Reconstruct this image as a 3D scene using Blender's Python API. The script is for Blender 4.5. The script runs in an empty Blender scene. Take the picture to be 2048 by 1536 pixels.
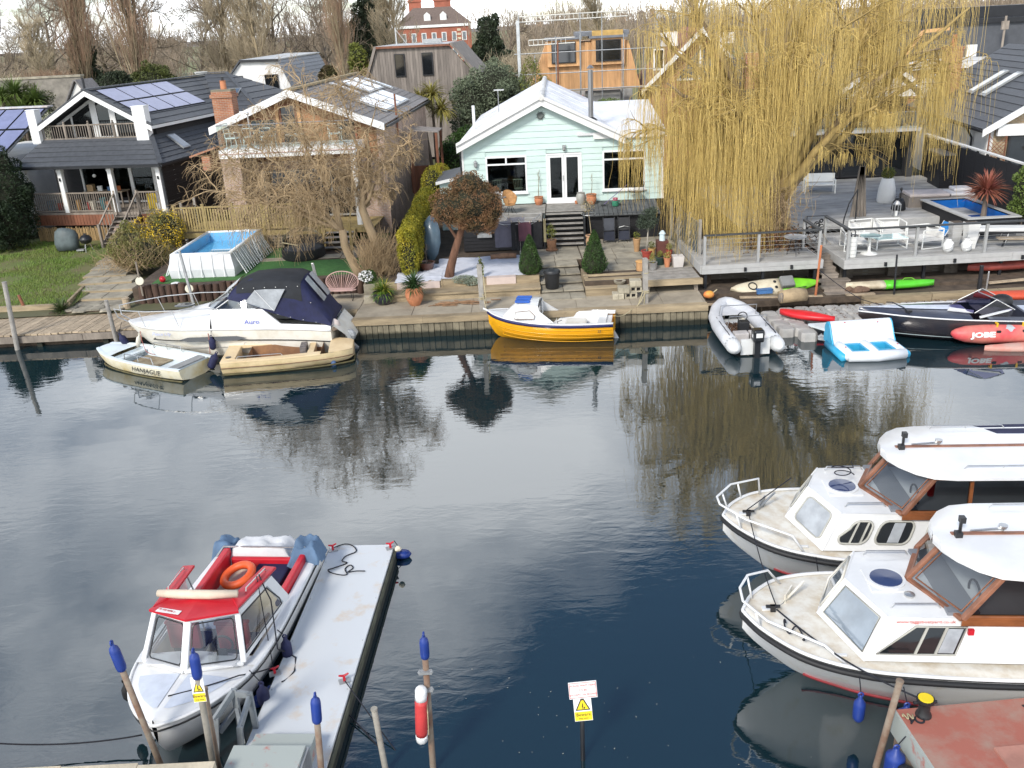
import bpy, math, random
import numpy as np
from mathutils import Vector as V, Matrix
random.seed(7); RNG = np.random.default_rng(7)
scene = bpy.context.scene
COL = scene.collection
rad = math.radians
# camera
FPX, HCAM = 1800.0, 10.0                       # focal length in pixels of a 2048 px wide frame, eye height over the water
PITCH, ROLL = math.atan(718/1800.0), rad(3.0)
cp, sp, cr, sr = math.cos(PITCH), math.sin(PITCH), math.cos(ROLL), math.sin(ROLL)
cd = bpy.data.cameras.new('camera'); cam = bpy.data.objects.new('camera', cd); COL.objects.link(cam)
cd.sensor_width = 36; cd.lens = 36*FPX/2048; cd.clip_start = .3; cd.clip_end = 6000
cam.location = (0, 0, HCAM)
cam.rotation_euler = (Matrix.Rotation(math.pi/2-PITCH, 3, 'X') @ Matrix.Rotation(-ROLL, 3, 'Z')).to_euler()
scene.camera = cam
# sky and sun
SUN_EL, SUN_AZ = rad(40), rad(-150)             # azimuth from +Y towards +X: the sun stands behind the camera to the left
w = bpy.data.worlds.new('World'); scene.world = w; w.use_nodes = True
nt = w.node_tree; nt.nodes.clear()
def wn(t, **k):
    n = nt.nodes.new(t)
    for a, b in k.items(): setattr(n, a, b)
    return n
def wmath(op, a, b=None):
    n = wn('ShaderNodeMath', operation=op)
    for i, x in enumerate((a, b)):
        if x is None: continue
        if isinstance(x, (int, float)): n.inputs[i].default_value = x
        else: nt.links.new(x, n.inputs[i])
    return n.outputs[0]
sky = wn('ShaderNodeTexSky', sky_type='NISHITA', sun_disc=False, sun_elevation=SUN_EL, sun_rotation=SUN_AZ, altitude=20, air_density=1.0, dust_density=.3, ozone_density=3.0)
tc = wn('ShaderNodeTexCoord'); sx = wn('ShaderNodeSeparateXYZ'); nt.links.new(tc.outputs['Generated'], sx.inputs[0])
zz = wmath('ADD', wmath('MAXIMUM', sx.outputs[2], 0.0), .14)
cx = wn('ShaderNodeCombineXYZ')
nt.links.new(wmath('DIVIDE', sx.outputs[0], zz), cx.inputs[0]); nt.links.new(wmath('DIVIDE', sx.outputs[1], zz), cx.inputs[1])
mp = wn('ShaderNodeMapping'); mp.inputs['Location'].default_value = (10.445, 14.668, 0); nt.links.new(cx.outputs[0], mp.inputs[0])
nz = wn('ShaderNodeTexNoise'); nz.inputs['Scale'].default_value = .95; nz.inputs['Detail'].default_value = 8; nz.inputs['Roughness'].default_value = .56
nt.links.new(mp.outputs[0], nz.inputs['Vector'])
cov = wmath('ADD', nz.outputs[0], wmath('MINIMUM', wmath('MULTIPLY', wmath('SUBTRACT', .53, sx.outputs[2]), .75), .105))   # a cloud layer closes up towards the horizon
rp = wn('ShaderNodeValToRGB'); rp.color_ramp.elements[0].position = .45; rp.color_ramp.elements[1].position = .66
nt.links.new(cov, rp.inputs[0])
mx = wn('ShaderNodeMix', data_type='RGBA'); nt.links.new(rp.outputs[0], mx.inputs[0]); nt.links.new(sky.outputs[0], mx.inputs[6])
CLOUD = mx.inputs[7]; CLOUD.default_value = (15.5, 16.0, 16.6, 1)
bg = wn('ShaderNodeBackground'); bg.inputs[1].default_value = .145; nt.links.new(mx.outputs[2], bg.inputs[0])
wo = wn('ShaderNodeOutputWorld'); nt.links.new(bg.outputs[0], wo.inputs[0])
sl = bpy.data.lights.new('sun', 'SUN'); sl.energy = 3.3; sl.angle = rad(12); sl.color = (1, .95, .87)
sun = bpy.data.objects.new('sun', sl); COL.objects.link(sun)
sdir = V((math.sin(SUN_AZ)*math.cos(SUN_EL), math.cos(SUN_AZ)*math.cos(SUN_EL), math.sin(SUN_EL)))
sun.rotation_euler = sdir.to_track_quat('Z', 'Y').to_euler(); sun.location = sdir*60
vs = scene.view_settings; vs.view_transform = 'Standard'; vs.look = 'None'; vs.gamma = 1; vs.exposure = .12; vs.use_curve_mapping = False
scene.cycles.max_bounces = 6; scene.cycles.transparent_max_bounces = 12; scene.cycles.diffuse_bounces = 2; scene.cycles.glossy_bounces = 3; scene.cycles.transmission_bounces = 4
scene.cycles.sample_clamp_indirect = 6
# where a line of sight meets a level (G), a depth (D)
def ray(u, v):
    dx, dy = u-1024., v-768.
    x = (dx*cr-dy*sr)/FPX; y = (dx*sr+dy*cr)/FPX
    return V((x, cp-y*sp, -sp-y*cp))
def G(u, v, z=0.):
    d = ray(u, v); return V((0, 0, HCAM))+d*((z-HCAM)/d.z)
def D(u, v, y):
    d = ray(u, v); return V((0, 0, HCAM))+d*(y/d.y)
# mesh builder
class K:
    def __init__(s): s.v = []; s.f = []
    def add(s, vs, fs):
        n = len(s.v); s.v += [tuple(p) for p in vs]; s.f += [tuple(i+n for i in f) for f in fs]; return s
    def box(s, x0, x1, y0, y1, z0, z1):
        return s.add([(x0,y0,z0),(x1,y0,z0),(x1,y1,z0),(x0,y1,z0),(x0,y0,z1),(x1,y0,z1),(x1,y1,z1),(x0,y1,z1)],
                     [(3,2,1,0),(4,5,6,7),(0,1,5,4),(1,2,6,5),(2,3,7,6),(3,0,4,7)])
    def beam(s, a, b, w, h, up=(0,0,1)):
        a, b = V(a), V(b); d = (b-a).normalized(); u = V(up)
        if abs(d.dot(u)) > .98: u = V((0,1,0))
        r = d.cross(u).normalized()*(w/2); t = r.cross(d).normalized()*(h/2)
        P = [q+i*r+j*t for q in (a, b) for i, j in ((-1,-1),(1,-1),(1,1),(-1,1))]
        return s.add(P, [(3,2,1,0),(4,5,6,7),(0,1,5,4),(1,2,6,5),(2,3,7,6),(3,0,4,7)])
    def tube(s, pts, r, n=6, cap=True, closed=False):
        pts = [V(p) for p in pts]; m = len(pts); vs = []; fs = []
        rs = r if isinstance(r, (list, tuple)) else [r]*m
        nrm = None
        for i in range(m):
            a = pts[i-1] if (i or closed) else pts[i]; b = pts[(i+1) % m] if (i < m-1 or closed) else pts[i]
            d = (b-a); d = d.normalized() if d.length > 1e-9 else V((0,0,1))
            if nrm is None: nrm = d.orthogonal().normalized()
            else:
                nrm = nrm-d*nrm.dot(d); nrm = nrm.normalized() if nrm.length > 1e-6 else d.orthogonal().normalized()
            bi = d.cross(nrm)
            for k in range(n):
                t = 2*math.pi*k/n; vs.append(pts[i]+(nrm*math.cos(t)+bi*math.sin(t))*rs[i])
        for i in range(m if closed else m-1):
            j = (i+1) % m
            for k in range(n):
                l = (k+1) % n; fs.append((i*n+k, i*n+l, j*n+l, j*n+k))
        if cap and not closed: fs += [tuple(range(n-1,-1,-1)), tuple((m-1)*n+k for k in range(n))]
        return s.add(vs, fs)
    def lathe(s, prof, n=16, c=(0,0,0), sx=1, sy=1):
        vs = []; fs = []; m = len(prof)
        for r, z in prof:
            for k in range(n):
                t = 2*math.pi*k/n; vs.append((c[0]+r*sx*math.cos(t), c[1]+r*sy*math.sin(t), c[2]+z))
        for i in range(m-1):
            for k in range(n):
                l = (k+1) % n; fs.append((i*n+k, i*n+l, (i+1)*n+l, (i+1)*n+k))
        fs += [tuple(range(n-1,-1,-1)), tuple((m-1)*n+k for k in range(n))]
        return s.add(vs, fs)
    def prism(s, poly, ext):
        e = V(ext); n = len(poly); P = [V(p) for p in poly]
        return s.add(P+[p+e for p in P], [tuple(range(n-1,-1,-1)), tuple(range(n,2*n))]+[(i,(i+1)%n,(i+1)%n+n,i+n) for i in range(n)])
    def loft(s, secs, closed=False, cap=False):
        n = len(secs[0]); vs = [p for q in secs for p in q]; fs = []
        for i in range(len(secs)-1):
            for k in range(n if closed else n-1):
                l = (k+1) % n; fs.append((i*n+k, i*n+l, (i+1)*n+l, (i+1)*n+k))
        if cap: fs += [tuple(range(n-1,-1,-1)), tuple((len(secs)-1)*n+k for k in range(n))]
        return s.add(vs, fs)
    def poly(s, pts): return s.add(pts, [tuple(range(len(pts)))])
    def slab(s, pts, t):                         # a sheet given thickness downwards along its normal
        P = [V(p) for p in pts]; n = (P[1]-P[0]).cross(P[2]-P[0]).normalized()
        return s.prism([p-n*t for p in P], n*t)
    def ell(s, c, rx, ry, rz, n=10, m=6):
        return s.lathe([(max(.001, math.sin(math.pi*i/m)), -math.cos(math.pi*i/m)*rz) for i in range(m+1)], n, c, rx, ry)
    def ring(s, c, R, r, n=20, m=7, ax='z'):
        pts = []
        for i in range(n):
            t = 2*math.pi*i/n; a, b = R*math.cos(t), R*math.sin(t)
            pts.append(V(c)+V((a,b,0) if ax=='z' else (a,0,b) if ax=='y' else (0,a,b)))
        return s.tube(pts, r, m, False, True)
    def noise(s, a, sc=1.):
        from mathutils import noise
        s.v = [tuple(V(p)+noise.noise_vector(V(p)*sc)*a) for p in s.v]; return s
    def xf(s, M): s.v = [tuple(M @ V(p)) for p in s.v]; return s
    def mesh(s, name, mat, smooth=False):
        me = bpy.data.meshes.new(name); me.from_pydata(s.v, [], s.f); me.materials.append(mat)
        if smooth is not False:
            me.polygons.foreach_set('use_smooth', [True]*len(me.polygons))
            if smooth is not True: me.set_sharp_from_angle(angle=rad(smooth))
        me.update(); return me
    def o(s, name, mat, parent=None, smooth=False, bevel=0, label=None, kind=None, sub=0):
        o = bpy.data.objects.new(name, s.mesh(name, mat, smooth)); COL.objects.link(o)
        if parent: o.parent = parent
        if bevel: b = o.modifiers.new('b', 'BEVEL'); b.width = bevel; b.segments = 2; b.limit_method = 'ANGLE'; b.angle_limit = rad(35)
        if sub: b = o.modifiers.new('s', 'SUBSURF'); b.levels = sub; b.render_levels = sub
        if label: o['label'] = label
        if kind: o['kind'] = kind
        return o
def box(*a): return K().box(*a)
def tag(o, label, cat, group=None):
    o['label'] = label; o['category'] = cat
    if group: o['group'] = group
    return o
def T(name, label, cat, loc=(0,0,0), rz=0., group=None):
    o = bpy.data.objects.new(name, None); COL.objects.link(o); o.empty_display_size = .3
    o.location = loc; o.rotation_euler = (0,0,rad(rz)); return tag(o, label, cat, group)
def struct(name, mb, mat, smooth=False): o = mb.o(name, mat, None, smooth); o['kind'] = 'structure'; return o
def piece(name, me, parent, loc, rot=(0,0,0), sc=(1,1,1)):
    o = bpy.data.objects.new(name, me); COL.objects.link(o); o.parent = parent; o.location = loc; o.rotation_euler = rot; o.scale = sc; return o
UB = {}
def ubox(mat, bev=.0):                            # a shared unit box per material: x,y,z in -.5...5
    if mat.name not in UB: UB[mat.name] = K().box(-.5,.5,-.5,.5,-.5,.5).mesh('block', mat)
    return UB[mat.name]
def pbox(name, mat, parent, x0, x1, y0, y1, z0, z1, rot=(0,0,0)):
    return piece(name, ubox(mat), parent, ((x0+x1)/2,(y0+y1)/2,(z0+z1)/2), rot, (x1-x0,y1-y0,z1-z0))
def copy_tree(o, loc=None, rz=None, label=None, parent=None, sc=None):
    c = o.copy(); COL.objects.link(c); c.parent = parent
    if loc is not None: c.location = loc
    if rz is not None: c.rotation_euler = (0,0,rad(rz))
    if label: c['label'] = label
    if sc: c.scale = (sc,)*3 if not isinstance(sc, tuple) else sc
    for ch in o.children: copy_tree(ch, parent=c)
    return c
def text(name, s, size, mat, parent, M, ext=.002, align='CENTER', bold=0.):
    cu = bpy.data.curves.new('t', 'FONT'); cu.body = s; cu.size = size; cu.align_x = align; cu.align_y = 'CENTER'; cu.extrude = ext; cu.offset = bold; cu.resolution_u = 2
    t = bpy.data.objects.new('t', cu); COL.objects.link(t)
    me = bpy.data.meshes.new_from_object(t.evaluated_get(bpy.context.evaluated_depsgraph_get())); bpy.data.objects.remove(t)
    me.materials.clear(); me.materials.append(mat); me.transform(M)
    o = bpy.data.objects.new(name, me); COL.objects.link(o); o.parent = parent; return o
def npmesh(name, verts, faces, mat, parent=None, kind=None, smooth=False):
    verts = np.asarray(verts, np.float32); faces = np.asarray(faces, np.int32); k = faces.shape[1]
    me = bpy.data.meshes.new(name); me.vertices.add(len(verts)); me.vertices.foreach_set('co', verts.ravel())
    me.loops.add(faces.size); me.loops.foreach_set('vertex_index', faces.ravel())
    me.polygons.add(len(faces)); me.polygons.foreach_set('loop_start', np.arange(0, faces.size, k, dtype=np.int32))
    if smooth: me.polygons.foreach_set('use_smooth', np.ones(len(faces), bool))
    me.materials.append(mat); me.update(calc_edges=True); me.validate()
    o = bpy.data.objects.new(name, me); COL.objects.link(o)
    if parent: o.parent = parent
    if kind: o['kind'] = kind
    return o
def strands(P, r):
    """P (n,m,3) polylines, r (n,m) radii -> three-sided tapering twigs"""
    n, m, _ = P.shape
    T = np.gradient(P, axis=1); T /= np.linalg.norm(T, axis=2, keepdims=True)+1e-9
    A = np.cross(T, np.array([.31,.52,.79])); A /= np.linalg.norm(A, axis=2, keepdims=True)+1e-9; B = np.cross(T, A)
    vs = np.stack([P+(A*math.cos(t)+B*math.sin(t))*r[..., None] for t in (0, 2.094, 4.189)], axis=2)   # n,m,3,3
    idx = np.arange(n*m*3).reshape(n, m, 3); f = []
    for k in range(3):
        l = (k+1) % 3; f.append(np.stack([idx[:,:-1,k], idx[:,:-1,l], idx[:,1:,l], idx[:,1:,k]], axis=-1).reshape(-1,4))
    return vs.reshape(-1,3), np.concatenate(f)
def leaves(C, size, Nrm=None, aspect=2.2, droop=0., jit=.9):
    """bent leaf blades (two triangles each) at centres C, normals jittered round Nrm"""
    n = len(C); R = RNG.normal(size=(n,3)); R /= np.linalg.norm(R, axis=1, keepdims=True)
    D_ = R if Nrm is None else Nrm*(1-jit)+R*jit
    D_ = D_+np.array([0,0,-droop]); D_ /= np.linalg.norm(D_, axis=1, keepdims=True)
    S = np.cross(D_, RNG.normal(size=(n,3))); S /= np.linalg.norm(S, axis=1, keepdims=True); U = np.cross(D_, S)
    s = (size*RNG.uniform(.6,1.35,n))[:,None]
    a = C-D_*s*.5; b = C+D_*s*.5; l = C+S*s*.5/aspect+U*s*.12; r = C-S*s*.5/aspect+U*s*.12
    vs = np.stack([a,l,b,r], axis=1).reshape(-1,3); i = np.arange(n)*4
    return vs, np.stack([i,i+1,i+2,i+3], axis=1)
# materials
MATS = {}
def mat(name, col, rough=.6, var=.18, ns=2.5, bump=.0, bs=30., metal=0., rnd=0., spec=.5, col2=None, mix=.5, st=(1,1,1), coat=0., det=4, spread=.16, local=False):
    if name in MATS: return MATS[name]
    m = bpy.data.materials.new(name); m.use_nodes = True; t = m.node_tree; n = t.nodes; L = t.links
    b = n['Principled BSDF']; b.inputs['Roughness'].default_value = rough; b.inputs['Metallic'].default_value = metal
    b.inputs['Specular IOR Level'].default_value = spec; b.inputs['Coat Weight'].default_value = coat
    g = n.new('ShaderNodeNewGeometry') if not local else n.new('ShaderNodeTexCoord')
    pos = g.outputs['Position'] if not local else g.outputs['Object']
    mpn = n.new('ShaderNodeMapping'); mpn.inputs['Scale'].default_value = st; L.new(pos, mpn.inputs[0])
    nz = n.new('ShaderNodeTexNoise'); nz.inputs['Scale'].default_value = ns; nz.inputs['Detail'].default_value = det; nz.inputs['Roughness'].default_value = .6
    L.new(mpn.outputs[0], nz.inputs['Vector'])
    rp = n.new('ShaderNodeValToRGB'); e = rp.color_ramp.elements
    c2 = col2 or tuple(c*(1-var) for c in col)
    c1 = col if col2 else tuple(min(1, c*(1+var*.6)) for c in col)
    e[0].position = mix-spread; e[1].position = mix+spread; e[0].color = (*c2,1); e[1].color = (*c1,1)
    L.new(nz.outputs[0], rp.inputs[0]); out = rp.outputs[0]
    if rnd:
        oi = n.new('ShaderNodeObjectInfo'); mr = n.new('ShaderNodeMapRange'); mr.inputs[3].default_value = 1-rnd; mr.inputs[4].default_value = 1+rnd*.7
        L.new(oi.outputs['Random'], mr.inputs[0]); vm = n.new('ShaderNodeVectorMath'); vm.operation = 'SCALE'; L.new(out, vm.inputs[0]); L.new(mr.outputs[0], vm.inputs[3]); out = vm.outputs[0]
    L.new(out, b.inputs['Base Color'])
    if bump:
        nb = n.new('ShaderNodeTexNoise'); nb.inputs['Scale'].default_value = bs; nb.inputs['Detail'].default_value = 3; L.new(mpn.outputs[0], nb.inputs['Vector'])
        bn = n.new('ShaderNodeBump'); bn.inputs['Strength'].default_value = bump; bn.inputs['Distance'].default_value = .02; L.new(nb.outputs[0], bn.inputs['Height']); L.new(bn.outputs[0], b.inputs['Normal'])
    MATS[name] = m; return m
def leafmat(name, c1, c2, rough=.6, ns=1.2, trans=.25):
    m = mat(name, c1, rough, ns=ns, col2=c2, spread=.2, spec=.3)
    return m
def glassmat(name, tint=(.8,.9,.9), refl=1.45, rough=.02, alpha=.85):
    m = bpy.data.materials.new(name); m.use_nodes = True; t = m.node_tree; t.nodes.clear()
    tr = t.nodes.new('ShaderNodeBsdfTransparent'); tr.inputs[0].default_value = (*[c*alpha for c in tint],1)
    gl = t.nodes.new('ShaderNodeBsdfGlossy'); gl.inputs['Roughness'].default_value = rough
    lw = t.nodes.new('ShaderNodeLayerWeight'); lw.inputs[0].default_value = .5; pw = t.nodes.new('ShaderNodeMath'); pw.operation = 'POWER'; pw.inputs[1].default_value = 5; t.links.new(lw.outputs['Facing'], pw.inputs[0])
    f0 = ((refl-1)/(refl+1))**2; fr = t.nodes.new('ShaderNodeMath'); fr.operation = 'MULTIPLY_ADD'; fr.inputs[1].default_value = 1-f0; fr.inputs[2].default_value = f0; t.links.new(pw.outputs[0], fr.inputs[0])
    mx = t.nodes.new('ShaderNodeMixShader'); t.links.new(fr.outputs[0], mx.inputs[0]); t.links.new(tr.outputs[0], mx.inputs[1]); t.links.new(gl.outputs[0], mx.inputs[2])
    o = t.nodes.new('ShaderNodeOutputMaterial'); t.links.new(mx.outputs[0], o.inputs[0]); MATS[name] = m; return m
def brickmat(name, c1, c2, mortar, sc=1., rough=.85):
    m = bpy.data.materials.new(name); m.use_nodes = True; t = m.node_tree; n = t.nodes; L = t.links; b = n['Principled BSDF']; b.inputs['Roughness'].default_value = rough
    tc = n.new('ShaderNodeTexCoord'); s = n.new('ShaderNodeSeparateXYZ'); L.new(tc.outputs['Object'], s.inputs[0])
    a = n.new('ShaderNodeMath'); L.new(s.outputs[0], a.inputs[0]); L.new(s.outputs[1], a.inputs[1]); c = n.new('ShaderNodeCombineXYZ'); L.new(a.outputs[0], c.inputs[0]); L.new(s.outputs[2], c.inputs[1])
    br = n.new('ShaderNodeTexBrick'); br.inputs['Scale'].default_value = sc; br.inputs['Brick Width'].default_value = .225; br.inputs['Row Height'].default_value = .075; br.inputs['Mortar Size'].default_value = .009
    br.inputs['Color1'].default_value = (*c1,1); br.inputs['Color2'].default_value = (*c2,1); br.inputs['Mortar'].default_value = (*mortar,1); L.new(c.outputs[0], br.inputs[0])
    nz = n.new('ShaderNodeTexNoise'); nz.inputs['Scale'].default_value = 1.6; nz.inputs['Detail'].default_value = 5; L.new(tc.outputs['Object'], nz.inputs['Vector'])
    mr = n.new('ShaderNodeMapRange'); mr.inputs[1].default_value = .3; mr.inputs[2].default_value = .7; mr.inputs[3].default_value = .7; mr.inputs[4].default_value = 1.15; L.new(nz.outputs[0], mr.inputs[0])
    vm = n.new('ShaderNodeVectorMath'); vm.operation = 'SCALE'; L.new(br.outputs[0], vm.inputs[0]); L.new(mr.outputs[0], vm.inputs[3]); L.new(vm.outputs[0], b.inputs['Base Color'])
    bn = n.new('ShaderNodeBump'); bn.inputs['Strength'].default_value = .5; bn.inputs['Distance'].default_value = .01; bn.invert = True; L.new(br.outputs['Fac'], bn.inputs['Height']); L.new(bn.outputs[0], b.inputs['Normal'])
    MATS[name] = m; return m
M_white = mat('white_paint', (.78,.78,.76), .5, .07, 1.5)
M_white2 = mat('white_render', (.74,.73,.70), .8, .14, .9, bump=.2)
M_upvc = mat('white_plastic', (.82,.83,.83), .3, .04)
M_black = mat('black_paint', (.012,.013,.016), .5, .3)
M_dark = mat('dark_metal', (.02,.02,.022), .4, .3)
M_roomdark = mat('dim_room', (.03,.028,.026), .9, .3)  # shade of the rooms behind glass is put into this dark colour
M_glass = glassmat('window_glass')
M_dglass = mat('dark_glass', (.012,.014,.016), .06, .2, spec=.9)
M_mint = mat('mint_board', (.56,.70,.655), .55, .06, 1.2, rnd=.035, bump=.1, bs=8, st=(1,1,3))
M_roofwhite = mat('white_roof_membrane', (.78,.79,.81), .6, .2, 1.1, bump=.25, bs=4, det=8, st=(1,.3,1))
M_slate = mat('dark_slate', (.072,.077,.085), .6, .2, 5, rnd=.16, bump=.3, bs=14)
M_slate2 = mat('grey_tile', (.20,.185,.175), .75, .25, 5, rnd=.18, bump=.3)
M_blackclad = mat('black_cladding', (.011,.011,.014), .6, .3, 3, bump=.3, st=(1,1,9))
M_oldwood = mat('weathered_wood', (.25,.21,.17), .8, .3, 4, bump=.4, bs=25, rnd=.22, st=(1,1,.35))
M_deckwood = mat('pale_plank', (.40,.315,.215), .8, .25, 5, bump=.3, rnd=.16)
M_fencewood = mat('green_pine', (.36,.27,.11), .8, .25, 4, bump=.3, rnd=.14, st=(1,1,.3))
M_log = mat('brown_log', (.085,.048,.033), .85, .35, 5, bump=.5, rnd=.25, st=(1,1,.3))
M_greywood = mat('grey_plank', (.30,.28,.25), .8, .25, 4, bump=.3, rnd=.12)
M_cedar = mat('orange_timber', (.62,.35,.16), .7, .2, 4, rnd=.12, st=(1,1,.2))
M_silver = mat('silvered_timber', (.25,.215,.185), .8, .3, 3, rnd=.2, st=(1,1,.15))
M_redwood = mat('red_brown_wood', (.22,.085,.045), .7, .3, 4, st=(1,1,.3))
M_concrete = mat('concrete', (.36,.31,.235), .9, .28, 1.3, bump=.4, bs=12, det=7)
M_stone = mat('stone_slab', (.33,.295,.225), .9, .35, 1.8, bump=.4, bs=9, rnd=.18, det=6)
M_sleeper = mat('sleeper_wood', (.34,.265,.165), .85, .3, 2.2, bump=.5, bs=16, rnd=.15, st=(.5,1,3))
M_pile = mat('sheet_pile_board', (.20,.165,.105), .85, .4, 3, bump=.4, rnd=.3, st=(1,1,.6))
M_brick = brickmat('orange_brick', (.42,.17,.08), (.34,.12,.06), (.38,.30,.23))
M_pbrick = brickmat('pink_brick', (.46,.31,.24), (.38,.25,.19), (.48,.42,.36))
M_ybrick = brickmat('yellow_brick', (.50,.38,.22), (.42,.29,.16), (.5,.45,.37))
M_dbrick = brickmat('dark_brick', (.12,.10,.075), (.09,.07,.055), (.13,.12,.1))  # same brick pattern in a much darker brown than the other walls
M_soil = mat('soil', (.09,.065,.045), .95, .4, 3, bump=.6, bs=20)
M_terra = mat('terracotta', (.50,.20,.095), .75, .2, 4, bump=.2)
M_alu = mat('bare_metal', (.55,.55,.54), .35, .15, 6, metal=.8)
M_steelgrey = mat('galvanised', (.38,.39,.39), .5, .2, 6, metal=.5)
M_rope = mat('dark_rope', (.012,.013,.02), .85, .3)
M_ropep = mat('pale_rope', (.42,.36,.22), .9, .2)
M_blue = mat('fender_blue', (.014,.042,.235), .45, .2, 5)
M_navy = mat('navy_canvas', (.010,.013,.055), .75, .3, 4, bump=.15, bs=60)
M_red = mat('red_paint', (.52,.012,.025), .4, .12)
# ================================================================== water, ground, banks
def water_mat():
    m = bpy.data.materials.new('river_water'); m.use_nodes = True; t = m.node_tree; n = t.nodes; L = t.links; b = n['Principled BSDF']
    b.inputs['Base Color'].default_value = (.006,.020,.026,1); b.inputs['Roughness'].default_value = .012; b.inputs['IOR'].default_value = 2.2
    g = n.new('ShaderNodeNewGeometry')
    def layer(sc, st, det, dist):
        mp = n.new('ShaderNodeMapping'); mp.inputs['Scale'].default_value = st; mp.inputs['Rotation'].default_value = (0,0,.25); L.new(g.outputs['Position'], mp.inputs[0])
        z = n.new('ShaderNodeTexNoise'); z.inputs['Scale'].default_value = sc; z.inputs['Detail'].default_value = det; z.inputs['Distortion'].default_value = dist; L.new(mp.outputs[0], z.inputs['Vector']); return z.outputs[0]
    a = layer(3.6, (.55,1.3,1), 3, .5); c = layer(.42, (.7,1.2,1), 2, .3)
    patch = layer(.11, (1,1,1), 2, 0)                # calmer and rougher patches of surface
    mr = n.new('ShaderNodeMapRange'); mr.inputs[1].default_value = .38; mr.inputs[2].default_value = .62; mr.inputs[3].default_value = .08; mr.inputs[4].default_value = 1.9; L.new(patch, mr.inputs[0])
    mu = n.new('ShaderNodeMath'); mu.operation = 'MULTIPLY'; L.new(a, mu.inputs[0]); L.new(mr.outputs[0], mu.inputs[1])
    b1 = n.new('ShaderNodeBump'); b1.inputs['Strength'].default_value = 1.; b1.inputs['Distance'].default_value = .0026; L.new(mu.outputs[0], b1.inputs['Height'])
    b2 = n.new('ShaderNodeBump'); b2.inputs['Strength'].default_value = 1.; b2.inputs['Distance'].default_value = .008; L.new(c, b2.inputs['Height']); L.new(b1.outputs[0], b2.inputs['Normal']); L.new(b2.outputs[0], b.inputs['Normal'])
    return m
struct('water', K().poly([(-400,-60,0),(400,-60,0),(400,34,0),(-400,34,0)]), water_mat())
M_ground = mat('rough_ground', (.13,.115,.06), .95, ns=.25, col2=(.075,.085,.035), det=8, bump=.4, bs=2)
M_park = mat('park_grass', (.16,.20,.055), .95, ns=.02, col2=(.15,.13,.07), det=6)
struct('ground', K().poly([(-400,33.2,.55),(400,33.2,.55),(400,42,.55),(-400,42,.55)]).poly([(-400,42,.55),(400,42,.55),(400,75,.85),(-400,75,.85)]).poly([(-400,75,.85),(400,75,.85),(400,95,1.0),(-400,95,1.0)]), M_ground)
struct('park_terrain', K().poly([(-2500,94,1.1),(2500,94,1.1),(2500,420,2.2),(-2500,420,2.2)]).poly([(-2500,420,2.2),(2500,420,2.2),(2500,1500,4),(-2500,1500,4)]), M_park)
def ridge():
    N = 160; top = []; bot = []
    from mathutils import noise
    for i in range(N+1):
        x = -1300+2600*i/N; h = 8+3*noise.noise(V((x*.004,3,0)))+3*noise.noise(V((x*.03,7,0)))
        bot.append((x,1180,2)); top.append((x,1300,h))
    return K().loft([bot, top, [(p[0],1500,p[2]-6) for p in top]])
struct('hills', ridge(), mat('hazy_woods', (.17,.15,.13), 1, .35, .03, det=6))  # colour lightened to paint distance haze onto the hills
# quay in front of the brick and the mint house
quay = struct('quay', K().box(-5.45,6.9,.30,3.6,-.6,.70).box(-10.5,-5.45,1.4,3.6,-.6,.7), M_concrete); quay.location = (0,29.83,0); quay.rotation_euler.z = rad(-1.43)
for k in range(5):
    pbox('edge_beam', M_sleeper, quay, -5.45+2.47*k, -2.985+2.47*k, -.02, .30, .52+.004*(k%2), .735)
def pile_mat():
    m = mat('quay_pile_board', (.215,.185,.125), .85, .35, 3, bump=.4, rnd=.3, st=(1,1,.6)); t = m.node_tree; n = t.nodes; L = t.links
    b = n['Principled BSDF']; src = b.inputs['Base Color'].links[0].from_socket
    g = n.new('ShaderNodeNewGeometry'); s = n.new('ShaderNodeSeparateXYZ'); L.new(g.outputs['Position'], s.inputs[0])
    nz = n.new('ShaderNodeTexNoise'); nz.inputs['Scale'].default_value = 5; L.new(g.outputs['Position'], nz.inputs['Vector'])
    a = n.new('ShaderNodeMath'); a.operation = 'MULTIPLY_ADD'; L.new(nz.outputs[0], a.inputs[0]); a.inputs[1].default_value = -.12; L.new(s.outputs[2], a.inputs[2])
    mr = n.new('ShaderNodeMapRange'); mr.inputs[1].default_value = .10; mr.inputs[2].default_value = .20; L.new(a.outputs[0], mr.inputs[0])
    mx = n.new('ShaderNodeMix'); mx.data_type = 'RGBA'; L.new(mr.outputs[0], mx.inputs[0]); mx.inputs[6].default_value = (.018,.020,.012,1); L.new(src, mx.inputs[7]); L.new(mx.outputs[2], b.inputs['Base Color'])
    return m
M_qpile = pile_mat()
pbox('edge_beam', M_sleeper, quay, -10.5, -5.46, 1.2, 1.4, .52, .735)
xx = -5.45
while xx < 6.85:
    wd = random.uniform(.19,.26); e = random.uniform(0,.05)
    pbox('pile_board', M_qpile, quay, xx, xx+wd-.018, .03+e, .29, -.6, .517); xx += wd
M_slabq = mat('walkway_concrete', (.39,.335,.25), .92, .3, 1.0, bump=.35, bs=10, rnd=.12, det=8)
xs = [-5.4,-3.4,-1.3,.6,2.4,4.3,5.4,6.8]
for a, b in zip(xs, xs[1:]): pbox('walkway_slab', M_slabq, quay, a+.012, b-.012, .31, 3.0, .6, .722)
for a, b in ((-10.4,-8.7),(-8.7,-7.0),(-7.0,-5.42)): pbox('walkway_slab', M_slabq, quay, a+.012, b-.012, 1.41, 3.3, .6, .722)
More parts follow.
